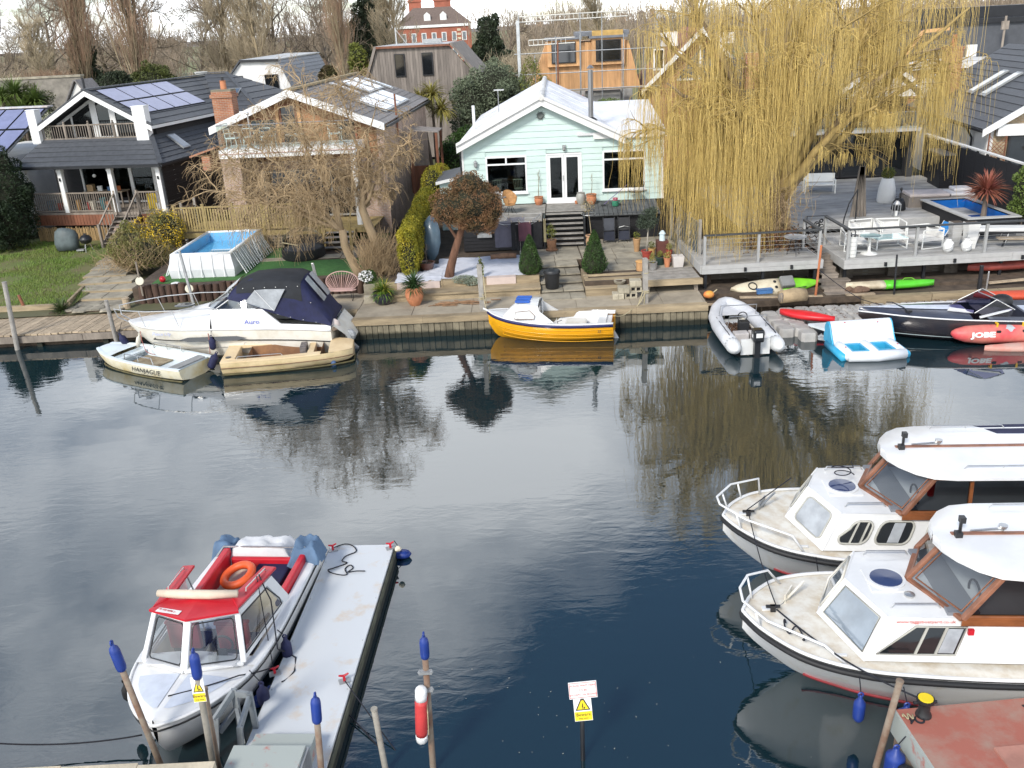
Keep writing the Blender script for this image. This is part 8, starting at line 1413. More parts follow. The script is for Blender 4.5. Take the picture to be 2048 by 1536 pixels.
for k in range(5): x = .25+.46*k; K().tube([(x,-.07,H_-.03),(x+.02,-.24,.02)],.022,6).o('end_leg', M_pf, pl_); K().tube([(x,L_+.07,H_-.03),(x,L_+.24,.02)],.022,6).o('end_leg', M_pf, pl_)
ld = K()
for y in (2.4,2.75): ld.tube([(W_+.45,y,0),(W_+.1,y,1.25),(W_-.15,y,1.3),(W_-.3,y,.3)],.02,6)
for k in range(4): ld.tube([(W_+.42-.09*k,2.4,.2+.28*k),(W_+.42-.09*k,2.75,.2+.28*k)],.025,6)
ld.o('ladder', M_pf, pl_)
# round rattan daybed
db = T('round_daybed', 'round black rattan daybed with open cream canopy on the artificial turf', 'daybed', (-8.6,38.0,1.2))
K().lathe([(.86,0),(.92,.08),(.9,.42),(.84,.44),(.8,.34)],26).o('base', mat('black_rattan', (.018,.018,.02), .7, .3, bump=.6, bs=40), db, 50); K().lathe([(.8,.3),(.8,.42),(.7,.45)],24).o('cushion', mat('charcoal_cushion', (.05,.055,.06), .9), db, 50)
K().loft([[(.84*math.cos(rad(a)),.84*math.sin(rad(a)),.42) for a in range(15,170,8)],[(.88*math.cos(rad(a)),.88*math.sin(rad(a)),.75) for a in range(15,170,8)]]).o('backrest', MATS['black_rattan'], db, True)
K().loft([[(.88*math.cos(rad(a)),.88*math.sin(rad(a))*math.cos(rad(e)),.62+.88*math.sin(rad(a))*math.sin(rad(e))*.75) for a in range(4,178,8)] for e in (30,42,54,66)]).o('canopy', mat('cream_canopy', (.55,.50,.36), .8, .2, 3), db, True); K().tube([(-.86,-.05,.5),(-.8,-.2,.7),(-.1,-.5,.62)],.025,6).o('canopy_hoop', M_ropep, db)
# acapulco loveseat
lv = T('cord_loveseat', 'dusty pink cord loveseat on thin black legs at the foot of the log wall', 'seat', (-6.2,32.75,.73), -6); M_pk = mat('pink_cord', (.52,.34,.30), .7, .15)
back = [(.62*math.cos(rad(a)),.22+.06*math.sin(rad(a)),.62+.38*math.sin(rad(a))) for a in range(-30,211,10)]; K().tube(back,.02,6).o('frame', M_pk, lv, True); front = [(.60*math.cos(rad(a)),-.12-.2*abs(math.sin(rad(a))),.40) for a in range(0,-181,-10)]; K().tube(front,.02,6).o('front_rim', M_pk, lv, True)
for k in range(34): t = k/33; x = -.58+1.16*t; i = int(round(24*(1-t))); K().tube([(x*.86,-.25,.40),(x*.8,.05,.36),back[max(0,min(24,i))]],.007,4).o('cord', M_pk, lv)
K().prism([(-.5,-.28,.38),(.5,-.28,.38),(.5,.1,.36),(-.5,.1,.36)],(0,0,.05)).o('seat_pad', M_pk, lv)
for x in (-.4,.4): K().tube([(x,-.2,.38),(x*1.15,-.28,0),(x,.12,.0),(x,.1,.36)],.011,5).o('leg', M_black, lv)
# pots along the quay
t = T('ribbed_urn', 'big ribbed terracotta urn with a fan palm on the quay', 'pot', (-3.36,31.5,.72)); pr = [(.17,0)]
for k in range(14): z = .04+.042*k; r = .17+.15*math.sin(min(1,(k+1)/9)*1.57)-.005*max(0,k-9)**1.4; pr += [(r,z),(r+.012,z+.02)]
pr += [(.25,.64),(.25,.67),(.21,.67),(.2,.55)]; pot(t, pr, M_terra); soil(t, .2, .6); rosette((0,0,.66), 150, .62, leafmat('fan_palm_leaf', (.05,.10,.03), (.025,.055,.018)), t, .7, .018, .9, 201); rosette((0.02,0,.8), 90, .55, MATS['fan_palm_leaf'], t, 1.0, .016, .6, 202)
t = T('glazed_pot', 'black and grey glazed pot with bright green strappy plant on the quay', 'pot', (-4.55,31.85,.72)); pot(t, [(.2,0),(.33,.12),(.38,.3),(.35,.42),(.37,.45),(.32,.45),(.3,.3)], mat('mottled_glaze', (.016,.019,.034), .35, ns=3, col2=(.34,.31,.26), mix=.36, spread=.08, coat=.3)); soil(t, .3, .4); rosette((0,0,.45), 240, .62, leafmat('lily_leaf', (.13,.22,.03), (.06,.12,.02)), t, .8, .014, 1.1, 203); rosette((.1,0,.5), 40, .6, mat('yellow_straps', (.45,.40,.05), .7), t, .8, .014, 1.1, 204)
t = T('flowering_pot', 'small stone trough with white flowers at the end of the log wall', 'planter', (-5.15,33.0,.72)); K().box(-.22,.22,-.2,.2,0,.5).o('trough', M_stone, t); C, N = in_ell(900, [(0,0,.75,.3,.25,.28)], .6, np.random.default_rng(205)); v, f = leaves(C,.07,N); npmesh('foliage', v, f, M_ivy, t); C, N = in_ell(260, [(-.1,-.1,.8,.28,.22,.2)], .95, np.random.default_rng(206)); v, f = leaves(C,.07,N,1.3); npmesh('blossom', v, f, M_white, t)
tag(K().box(-.22,.22,-.12,.12,0,.28).o('stone_block', M_stone, None, bevel=.02), 'pale stone block between the pink loveseat and the glazed pot', 'block').location = (-5.05,32.05,.722)
t = T('bowl_pot', 'brown glazed bowl pot with bare twigs in front of the blue canoe', 'pot', (-3.1,34.6,1.2)); pot(t, [(.18,0),(.26,.12),(.31,.3),(.34,.33),(.29,.33),(.25,.2)], mat('brown_glaze', (.12,.05,.035), .35, .2, coat=.3)); soil(t, .27, .28); bare_stem(t, .8, 207, M_bark, 12, .25)
t = T('upright_canoe', 'blue grey moulded dinghy hull propped on end beside the golden hedge', 'boat', (-3.05,36.3,1.2), -20); M_cb = mat('blue_grey_hull', (.10,.155,.20), .4, .2, 2, coat=.2)
K().loft([[(-.42*k,.0+.02,z),(-.34*k,-.2*k,z),(0,-.32*k,z),(.34*k,-.2*k,z),(.42*k,.02,z)] for z, k in ((0,.35),(.25,.75),(.7,1.),(1.15,.95),(1.5,.7),(1.72,.3),(1.78,.08))]).o('hull', M_cb, t, True); K().tube([(-.42*k,.03,z) for z, k in ((0,.35),(.25,.75),(.7,1.),(1.15,.95),(1.5,.7),(1.72,.3),(1.78,.08))],.02,5).o('gunwale', M_ropep, t); t.rotation_euler = (rad(-10),0,rad(-20))
# posts, poles, discs
def pole(nm, label, b, t_, r, m, cat='post', sq=False):
    t = T(nm, label, cat, b); d = V(t_)-V(b)
    (K().beam((0,0,0),d,2*r,2*r,(0,1,0)) if sq else K().tube([(0,0,0),d*.5,d],[r*1.05,r,r*.95],10)).o('shaft', m, t); K().lathe([(r*1.1,0),(r*.9,.02)],10,tuple(d)).o('top', m, t); return t
pole('timber_post','tall grey timber post at the left edge of the boardwalk',(-17.75,30.92,-.4),(-17.55,30.9,2.5),.085,M_greywood); pole('timber_post','short grey timber post at the boardwalk by the cruiser bow',(-14.08,30.85,-.4),(-14.16,30.88,1.65),.075,M_greywood); pole('timber_post','stub of timber post in the lawn edge',(-18.9,34.2,.6),(-19.0,34.2,1.15),.06,M_redwood); pole('timber_bollard','low rounded timber stump where boardwalk meets the path',(-14.7,33.7,.45),(-14.7,33.7,.95),.14,M_deckwood)
p = pole('rope_post','tall timber post with rope left of the yellow boat',(-.9,30.4,.6),(-.92,30.42,2.35),.085,M_greywood,sq=True); K().ring((0,0,.55),.1,.018,14,5).ring((0,0,.6),.1,.018,14,5).tube([(.1,-.05,1.4),(.13,-.1,.9),(.15,-.1,.4)],.018,5).o('rope_turns', M_ropep, p)
p = pole('rope_post','timber post with rope turns at the corner of the low platform',(4.83,30.3,.6),(4.8,30.3,2.3),.085,M_greywood,sq=True); K().ring((0,0,.5),.11,.02,14,5).ring((0,0,.56),.11,.02,14,5).ring((0,0,1.2),.1,.015,14,5).tube([(-.12,-.1,.55),(-.3,-.25,.1),(-.2,-.3,.06)],.02,5).tube([(-.05,-.12,.5),(-.08,-.16,.08)],.018,5).o('rope_turns', M_ropep, p)
pole('steel_pole','leaning steel pole behind the cruiser bow rail',(-11.97,33.3,.5),(-12.22,33.5,2.7),.055,M_steelgrey); pole('steel_pole','steel channel pole behind the navy canopy',(-7.15,33.55,.6),(-7.33,33.6,1.95),.06,M_alu)
for lb, p0, zt in (('round white disc on a stake at the corner of the log wall',(-14.12,33.95,1.53),.75),('round white disc in front of the log wall',(-12.22,33.78,1.17),.1)):
    t = T('disc_marker', lb, 'marker', p0); K().lathe([(.16,-.012),(.165,0),(.155,.012)],18).xf(Matrix.Rotation(rad(75),4,'X')).o('disc', mat('pale_disc', (.62,.58,.46), .7), t); K().beam((0,.03,-.6),(-.02,.05,zt),.06,.04,(0,1,0)).o('stake', M_oldwood, t)
pole('marker_post','orange painted post beside the timber garden steps',(10.96,30.75,.3),(10.98,30.6,2.35),.04,mat('orange_post', (.50,.17,.07), .7, .2)); pole('black_pole','black pole in front of the right deck',(13.6,30.3,-.3),(13.62,30.5,1.9),.035,M_black); pole('black_pole','black pole beside the speedboat windscreen',(16.67,30.45,-.3),(16.66,30.5,1.35),.07,M_black); pole('steel_pole','thin steel tube next to the black pole by the speedboat',(16.85,30.35,-.3),(16.88,30.4,1.15),.03,M_alu)
# lawn things
t = T('covered_barbecue', 'barbecue under a crumpled grey cover on the lawn', 'barbecue', (-20.8,42.7,.95));
sb_ = K().lathe([(.42,.12),(.45,.4),(.43,.75),(.36,.98),(.2,1.12),(.03,1.15)],18,(0,0,0),1.25,.8).noise(.07,3).o('cover', mat('grey_green_cover', (.10,.125,.125), .6, .25, 3), t, True); [K().tube([(x,y,0),(x,y,.2)],.02,5).o('leg', M_black, t) for x in (-.35,.35) for y in (-.2,.2)]
t = T('kettle_barbecue', 'small black kettle barbecue right of the covered one', 'barbecue', (-19.75,42.4,.95)); K().lathe([(.05,.4),(.22,.46),(.28,.58),(.29,.62),(.27,.68),(.18,.8),(.03,.84)],18).o('bowl', M_dark, t, True); K().box(-.06,.06,-.02,.02,.84,.9).o('lid_handle', M_dark, t); [K().tube([(.12*math.cos(a),.12*math.sin(a),.45),(.26*math.cos(a),.26*math.sin(a),0)],.013,5).o('leg', M_steelgrey, t) for a in (.5,2.6,4.7)]; K().box(-.5,-.15,-.12,.12,.1,.16).o('tray', M_steelgrey, t)
t = T('strappy_plant', 'clump of strappy green leaves at the end of the boardwalk', 'plant', (-17.15,33.6,.55)); rosette((0,0,.05), 200, .6, leafmat('phormium_leaf', (.07,.10,.03), (.04,.06,.02)), t, .8, .016, .8, 211)
t = T('tree_stump', 'sawn log stump under the yew at the left edge', 'stump', (-24.6,42.6,.9)); K().tube([(-.3,0,.16),(.35,.1,.18)],[.2,.18],10).o('log', M_oldwood, t, True); K().tube([(-.2,.2,.42),(.3,.25,.42)],[.14,.13],10).o('upper_log', M_oldwood, t, True)
tag(K().ell((-13.6,34.9,1.32),.13,.13,.13,8,6).o('red_ball', M_red, None, True), 'red ball in the planting beside the frame pool', 'ball'); tag(K().lathe([(.16,0),(.17,.03),(.1,.05)],12,(-13.0,34.55,1.2)).o('pale_dish', M_white), 'pale dish on top of the log wall', 'dish')
# garden of the mint house
sh = T('ground_sheet', 'crumpled white ground sheet spread over the planting bed', 'sheet', (0,0,0)); M_sheet = mat('white_fleece', (.60,.62,.68), .9, .12, 2.5, bump=.6, bs=6)
for q, zz in (((-2.7,1.15,33.0,36.2),1.235),((-4.2,-2.45,32.7,34.2),1.25),((-3.2,-2.0,34.2,35.4),1.24)):
    x0,x1,y0,y1 = q; b = K(); nx, ny = 26, 22
    from mathutils import noise
    for i in range(nx):
        for j in range(ny): x, y = x0+(x1-x0)*i/(nx-1), y0+(y1-y0)*j/(ny-1); b.v.append((x+.05*noise.noise(V((x*2,y*2,3))),y+.08*noise.noise(V((x*2,y*2,7))),zz+.035*noise.noise(V((x*4,y*4,1)))+.02*noise.noise(V((x*11,y*11,2)))))
    for i in range(nx-1):
        for j in range(ny-1): a = i*ny+j; b.f.append((a,a+ny,a+ny+1,a+1))
    b.o('fleece', M_sheet, sh, True)
K().box(-.75,.35,32.7,33.0,1.0,1.262).o('flap', mat('pinkish_sheet', (.55,.45,.40), .9, .1), sh); K().box(-4.1,-2.5,32.66,32.74,.98,1.25).o('flap', MATS['pinkish_sheet'], sh)
t = T('log_edging', 'short half log lying on the white ground sheet', 'log', (-.05,35.7,1.27)); K().tube([(-.55,0,.06),(0,.02,.08),(.5,0,.07)],[.1,.12,.1],9).o('log', mat('red_log', (.26,.15,.09), .9, .3, 5, bump=.5), t, True); K().tube([(-.5,.16,.05),(.45,.18,.06)],.07,8).o('second_log', MATS['red_log'], t, True)
t = T('dustbin', 'black lidded dustbin on the stone steps', 'bin', (1.68,32.25,.87)); K().lathe([(.22,0),(.25,.05),(.28,.55),(.29,.6)],18).o('body', mat('bin_black', (.016,.017,.019), .5, .2), t, 50); K().lathe([(.31,.58),(.315,.63),(.28,.69),(.05,.72)],18).o('lid', MATS['bin_black'], t, 50); K().tube([(-.08,0,.72),(-.08,0,.77),(.08,0,.77),(.08,0,.72)],.015,5).o('lid_handle', MATS['bin_black'], t)
for x in (-.29,.29): K().box(x-.02,x+.02,-.06,.06,.45,.5).o('side_handle', MATS['bin_black'], t)
t = T('silver_plant', 'silvery trailing plant at the edge of the sleeper wall', 'plant', (-1.6,32.85,1.2)); C, N = in_ell(2200, [(0,0,.02,.5,.25,.16),(.3,-.15,-.05,.3,.2,.15)], .5, np.random.default_rng(221)); v, f = leaves(C,.07,N,3.5); npmesh('foliage', v, f, leafmat('silver_leaf', (.36,.40,.32), (.2,.24,.17)), t)
t = T('sapling', 'young leafy sapling behind the sleeper wall', 'plant', (-.95,33.0,1.2)); C, N = in_ell(220, [(0,0,.4,.14,.12,.4)], .2, np.random.default_rng(222)); v, f = leaves(C,.09,N,2.4); npmesh('foliage', v, f, M_ygreen, t); K().tube([(0,0,0),(.02,0,.75)],[.012,.006],5).o('stem', M_bark, t)
cl = T('rotary_clothes_line', 'rotary clothes line with dark washing before the black store', 'clothes line', (.62,35.9,1.2)); K().tube([(0,0,0),(0,0,1.55)],.025,8).o('pole', M_alu, cl)
for a in (35,125,215,305): c_, s_ = math.cos(rad(a)), math.sin(rad(a)); K().tube([(0,0,1.1),(1.15*c_,1.15*s_,1.62)],.014,6).tube([(0,0,1.5),(.6*c_,.6*s_,1.36)],.01,5).o('arm', M_alu, cl)
for k in (.5,.75,1.0): K().tube([(1.15*k*math.cos(rad(a)),1.15*k*math.sin(rad(a)),1.1+.52*k) for a in (35,125,215,305)],.005,4,False,True).o('line', M_gel, cl)
def garment(nm, lb, x, y, wd, h, c, legs=False, rz=0):
    t = T(nm, lb, 'garment', (x,y,2.78), rz, 'washing on the rotary line'); m = mat('cloth_'+nm+str(int(c[0]*1000)), c, .9, .2, 3); b = K()
    def sheet(xa, xb, z0, z1):
        nx, nz = 7, 8; n0 = len(b.v)
        for i in range(nx):
            for j in range(nz): u = xa+(xb-xa)*i/(nx-1); z = z0+(z1-z0)*j/(nz-1); b.v.append((u, .035*math.sin(u*17+z*3), z))
        for i in range(nx-1):
            for j in range(nz-1): q = n0+i*nz+j; b.f.append((q,q+nz,q+nz+1,q+1))
    sheet(-wd/2, wd/2, -h*(.35 if legs else 1), 0); o = b.o('cloth', m, t, True); b = K()
    if legs: sheet(-wd/2, -.02, -h, -h*.34); b.o('trouser_leg', m, t, True); b = K(); sheet(.02, wd/2, -h, -h*.34); b.o('trouser_leg', m, t, True)
    for x_ in (-wd*.4,wd*.4): K().box(x_-.01,x_+.01,-.02,.02,-.05,.04).o('peg', M_deckwood, t)
garment('towel','wide grey violet towel at the left of the washing',.0,35.55,.75,1.05,(.11,.105,.135)); garment('trousers','black trousers hanging in the middle of the washing',.45,35.3,.34,1.15,(.010,.010,.012),True); garment('shirt','dark red shirt hanging low on the washing line',.82,35.15,.5,.75,(.09,.035,.05)); garment('trousers','second pair of black trousers right of the red shirt',1.25,35.35,.4,1.0,(.012,.012,.014),True); garment('scarf','narrow khaki strip at the right end of the washing',1.62,35.45,.1,.9,(.2,.17,.09)); garment('towel','grey towel lying over the upper lines',.5,36.2,.7,.25,(.2,.2,.23))
t = T('rattan_tub_chair', 'golden rattan tub chair on thin black legs on the mint deck', 'chair', (.32,38.75,2.43), 25); M_rat = mat('golden_rattan', (.46,.25,.10), .7, .25, 9, bump=.5, bs=50)
K().loft([[(.30*k*math.cos(rad(a)),.28*k*math.sin(rad(a)),z+dz*max(0,math.sin(rad(a)))) for a in range(-50,231,14)] for k, z, dz in ((.7,.40,.02),(.95,.52,.05),(1.05,.66,.15),(1.08,.72,.28))]).o('shell', M_rat, t, True); K().lathe([(.22,.38),(.24,.41),(.2,.43)],14).o('seat', M_rat, t)
for a in (.8,2.3,3.9,5.5): K().tube([(.05*math.cos(a),.05*math.sin(a),.4),(.28*math.cos(a),.28*math.sin(a),0)],.012,5).o('leg', M_black, t)
t = T('round_patio_table', 'round grey patio table beside the rattan chair', 'table', (-.35,38.9,2.43)); K().lathe([(.5,.70),(.52,.72),(.5,.74)],22).o('tabletop', M_greywood, t); [K().tube([(.35*math.cos(a),.35*math.sin(a),.7),(.42*math.cos(a),.42*math.sin(a),0)],.016,5).o('leg', M_black, t) for a in (.8,2.4,4.,5.5)]
def stem_pot(lb, loc, prof, m, stem=0, seed=1, nm='plant_pot'):
    t = T(nm, lb, 'pot', loc, 0); pot(t, prof, m); r = prof[-1][0]; soil(t, r*.95, prof[-2][1]-.03)
    if stem: bare_stem(t, stem, seed, M_bark2, 10, prof[-2][1]-.03)
    return t
PT = [(.13,0),(.19,.12),(.2,.26),(.17,.3),(.21,.33),(.21,.36),(.17,.36),(.15,.25)]
stem_pot('terracotta pot with a thin bare sapling left of the white doors',(1.63,40.55,2.43),PT,M_terra,1.1,231); stem_pot('terracotta pot with a bare sapling right of the white doors',(3.95,40.1,2.43),[(a*1.15,b*1.2) for a,b in PT],M_terra,.85,232); stem_pot('tall grey glazed pot just right of the white doors',(3.5,40.25,2.43),[(.14,0),(.2,.15),(.22,.35),(.17,.47),(.19,.5),(.16,.5),(.14,.4)],mat('grey_glaze', (.33,.33,.30), .4, .2)); stem_pot('tiny orange clay pot at the right door jamb',(3.3,40.3,2.43),[(.06,0),(.08,.1),(.085,.13),(.07,.13),(.06,.08)],M_terra)
t = stem_pot('wicker wrapped pot with a shrub left of the deck stairs',(1.95,36.85,1.2),[(.24,0),(.26,.04),(.18,.07),(.2,.4),(.21,.45),(.18,.45),(.16,.3)],mat('wicker', (.25,.13,.07), .8, .3, 12, bump=.5),.0); C, N = in_ell(160, [(0,0,.8,.22,.2,.35)], .2, np.random.default_rng(233)); v, f = leaves(C,.08,N,2); npmesh('foliage', v, f, M_ygreen, t); bare_stem(t, .7, 234, M_bark, 9, .4)
t = stem_pot('pale terracotta pot with a slim tree beside the deck stairs',(3.52,35.9,1.2),[(.14,0),(.2,.2),(.24,.55),(.2,.66),(.25,.72),(.25,.76),(.2,.76),(.18,.6)],mat('pale_terracotta', (.50,.30,.17), .75, .2),0.); K().tube([(0,0,.7),(-.06,0,1.3),(-.12,0,1.75)],[.02,.016,.012],6).o('slim_trunk', M_bark2, t); C, N = in_ell(260, [(-.14,0,1.95,.3,.25,.3)], .3, np.random.default_rng(235)); v, f = leaves(C,.06,N,2); npmesh('dry_leaves', v, f, leafmat('pale_dry_leaf', (.45,.38,.24), (.3,.25,.14)), t); K().ring((-.12,0,1.62),.28,.008,18,4).o('hoop', M_alu, t)
t = T('flower_can', 'green watering can with pink flowers on the ribbed roof', 'can', (4.95,39.6,2.38)); K().lathe([(.13,0),(.15,.05),(.14,.2),(.1,.22)],12).o('body', mat('green_can', (.04,.22,.13), .5), t, 50); K().tube([(.12,0,.08),(.3,0,.22)],.02,6).o('spout', MATS['green_can'], t); C, N = in_ell(90, [(0,0,.3,.12,.1,.08)], .5, np.random.default_rng(236)); v, f = leaves(C,.06,N,1.3); npmesh('flowers', v, f, mat('pink_petal', (.65,.12,.2), .7), t)
t = T('metal_armchair', 'black metal garden armchair standing on the ribbed roof', 'chair', (5.95,40.2,2.42), 200); K().prism([(-.25,-.22,.42),(.25,-.22,.42),(.24,.24,.42),(-.24,.24,.42)],(0,0,.02)).o('seat', M_dark, t); K().tube([(-.24,.24,.42),(-.23,.32,.85),(-.1,.36,.98),(.1,.36,.98),(.23,.32,.85),(.24,.24,.42)],.016,6).o('back_frame', M_dark, t)
for k in range(6): x = -.17+.068*k; K().tube([(x,.25,.44),(x,.345,.93)],.007,4).o('back_slat', M_dark, t)
for q in (-1,1): K().tube([(q*.25,-.2,.42),(q*.29,-.22,.66),(q*.29,.2,.68),(q*.24,.29,.68)],.014,5).o('armrest', M_dark, t); K().tube([(q*.24,-.21,.43),(q*.28,-.25,0)],.014,5).o('leg', M_dark, t); K().tube([(q*.23,.23,.43),(q*.27,.3,0)],.014,5).o('leg', M_dark, t)
t = T('mop', 'long violet handled mop leaning across the ribbed roof', 'mop', (4.45,39.7,2.42)); K().tube([(0,0,.02),(1.1,.5,.75)],.015,6).o('handle', mat('violet_handle', (.16,.12,.26), .5), t); K().box(-.12,.06,-.06,.06,0,.04).o('head', M_dark, t)
for i, (x, lb) in enumerate(((4.45,'black folding chair with grey back panel leaning on the black store'),(5.08,'black folding chair with curved back leaning right of the grey panelled one'))):
    t = T('folding_chair', lb, 'chair', (x,37.75,1.2), -2, 'folded chairs at the black store');
    for q in (-.24,.24): K().tube([(q,-.1,0),(q,.12,1.05)],.018,6).o('side_tube', M_dark, t); K().tube([(q,-.12,.45),(q,-.18,.62),(q,.05,.66)],.014,5).o('armrest', M_dark, t)
    K().prism([(-.22,.02,.5),(.22,.02,.5),(.22,.12,1.0),(-.22,.12,1.0)],(0,.02,0)).o('back_panel', mat('grey_mesh', (.055,.06,.075), .7) if i == 0 else M_dark, t); K().prism([(-.22,-.12,.1),(.22,-.12,.1),(.22,-.02,.46),(-.22,-.02,.46)],(0,.02,0)).o('seat_panel', mat('navy_mesh', (.014,.018,.035), .7), t)
    if i: K().tube([(-.22,-.03,.62),(0,-.06,.68),(.22,-.03,.62)],.015,5).o('curved_bar', M_steelgrey, t)
t = T('olive_standard', 'olive standard with bare stem in a red pot on the terrace', 'plant', (5.55,34.6,1.2)); pot(t, [(.15,0),(.2,.28),(.23,.29),(.23,.34),(.19,.34),(.16,.2)], mat('red_plastic_pot', (.34,.055,.04), .5, .15)); soil(t, .19, .3); K().tube([(0,0,.28),(.02,0,.7),(.05,0,1.25)],[.035,.03,.025],7).o('trunk', mat('grey_stem', (.32,.29,.24), .9), t, True); C, N = in_ell(2600, [(.05,0,1.55,.42,.4,.42),(.2,0,1.85,.25,.25,.2),(-.15,0,1.4,.3,.3,.25)], .35, np.random.default_rng(241)); v, f = leaves(C,.075,N,3.); npmesh('crown', v, f, leafmat('dark_olive', (.085,.11,.075), (.035,.05,.03)), t)
t = T('wooden_stool', 'orange wooden drum stool beside the rope post', 'stool', (5.05,32.9,1.2)); K().lathe([(.16,0),(.17,.02),(.17,.3),(.18,.32)],12).o('drum', M_cedar, t, 40); K().lathe([(.19,.32),(.2,.35),(.18,.37)],14).o('seat', mat('amber_seat', (.6,.33,.12), .6), t)
t = T('metal_bucket', 'galvanised bucket planter on the low platform', 'bucket', (5.5,32.95,1.2)); K().lathe([(.15,0),(.18,.26),(.19,.28),(.165,.28),(.14,.1)],16).o('body', M_alu, t, 40); soil(t, .165, .24); C, N = in_ell(200, [(0,0,.45,.15,.15,.2)], .2, np.random.default_rng(242)); v, f = leaves(C,.07,N,3); npmesh('dry_plant', v, f, M_yelblade, t)
t = T('square_planter', 'square white planter with a bare plant by the grey lattice', 'planter', (6.5,33.2,1.2)); K().loft([[(-.17,-.17,0),(.17,-.17,0),(.17,.17,0),(-.17,.17,0)],[(-.21,-.21,.42),(.21,-.21,.42),(.21,.21,.42),(-.21,.21,.42)]],True,True).o('box', mat('pale_planter', (.58,.54,.50), .8, .1), t); bare_stem(t, 1.4, 243, mat('grey_stem', (.32,.29,.24), .9), 14, .4)
for i, (x, y, lb, m, r) in enumerate(((5.9,33.6,'dark green bowl pot among the terrace pots',mat('green_bowl', (.03,.06,.05), .4),.2),(6.1,33.2,'brown clay pot in front of the square planter',M_terra,.13),(5.75,34.6,'tall yellow clay pot behind the bucket',mat('ochre_pot', (.45,.28,.10), .7),.14),(6.3,33.9,'small red pot behind the square planter',mat('red_plastic_pot', (.34,.055,.04), .5, .15),.12),(5.35,35.9,'stack of straw coloured pots beside the olive standard',mat('straw_pot', (.42,.25,.12), .8),.15))):
    t = T('terrace_pot', lb, 'pot', (x,y,1.2)); h = .3+.06*i; K().lathe([(r*.7,0),(r,h*.9),(r*1.1,h*.92),(r*1.1,h),(r*.9,h),(r*.8,h*.5)],14).o('body', m, t, 45); soil(t, r*.88, h*.92); C, N = in_ell(120, [(0,0,h+.12,.15,.15,.14)], .3, np.random.default_rng(244+i)); v, f = leaves(C,.06,N,2); npmesh('foliage', v, f, (M_ygreen,M_yelblade)[i%2], t)
t = T('bird_lantern', 'small white house shaped lantern on a pedestal by the lattice', 'lantern', (6.15,34.6,1.2)); K().box(-.22,.22,-.22,.22,0,.7).o('pedestal', mat('rust_stand', (.12,.04,.03), .8), t); K().lathe([(.12,.7),(.1,.95),(.14,.96),(.06,1.08),(.03,1.1)],10).o('lantern_body', mat('pale_blue_tin', (.55,.66,.70), .5), t)
fl2 = T('lattice_fence', 'grey blue diagonal slat fence panel beside the potted plants', 'fence', (7.35,33.4,1.15), 94)
for k in range(15): K().beam((.0+max(0,.3*k-1.6),0,min(1.6,.3*k)),(min(4.2,.3*k),0,max(.0,.3*k-4.2)),.02,.09,(0,1,0)).o('slat', mat('blue_grey_wood', (.24,.27,.29), .8, .2, rnd=.12), fl2)
for x in (0,1.4,2.8,4.2): K().box(x-.05,x+.05,-.05,.05,-.1,1.75).o('post', M_greywood, fl2)
M_cinder = mat('concrete_block', (.40,.36,.27), .95, .2, 4, bump=.5, bs=25, rnd=.12)
def cblock(lb, loc, rz, holes=True):
    t = T('concrete_block', lb, 'block', loc, rz, 'concrete blocks stacked on the quay')
    if holes: K().box(-.22,.22,-.1,.1,0,.04).box(-.22,.22,-.1,.1,.17,.21).box(-.22,-.16,-.1,.1,.04,.17).box(-.03,.03,-.1,.1,.04,.17).box(.16,.22,-.1,.1,.04,.17).o('body', M_cinder, t); K().box(-.16,-.03,.02,.06,.04,.17).box(.03,.16,.02,.06,.04,.17).o('core', M_black, t)
    else: K().box(-.2,.2,-.2,.2,0,.21).o('body', M_cinder, t, bevel=.012); K().box(-.005,.005,-.203,-.2,.02,.2).o('joint', M_dbrick, t)
for lb, x, y, z, h in (('concrete block at the left foot of the block stack',3.95,31.0,.725,False),('hollow block in the middle of the bottom row',4.4,30.98,.725,True),('block resting in the second row of the stack',4.15,31.02,.94,False),('hollow block in the second row under the top block',4.58,31.0,.94,True),('topmost concrete block of the stack',4.58,31.05,1.155,False)): cblock(lb,(x,y,z),-2,h)
t = T('stone_bowl', 'pale stone bowl on the planter ledge', 'bowl', (4.1,31.65,1.03)); K().lathe([(.1,0),(.2,.1),(.22,.17),(.18,.17),(.12,.08)],16).o('bowl', M_stone, t, 40)
dbr = K(); R = np.random.default_rng(251)
for k in range(60): x, y = R.normal(-1.9,.55), R.normal(31.35,.14); a = R.uniform(-.5,.5)+(math.pi if R.uniform()<.5 else 0); L_ = R.uniform(.15,.6); dbr.tube([(x,y,.735+R.uniform(0,.05)),(x+L_*math.cos(a),y+L_*.3*math.sin(a),.735+R.uniform(0,.05))],R.uniform(.006,.02),5)
o = dbr.o('brushwood', mat('dry_brush', (.28,.16,.085), .9, .35, 6)); o['kind'] = 'stuff'; o['label'] = 'loose heap of broken branches and bark on the quay'; o['category'] = 'brushwood'
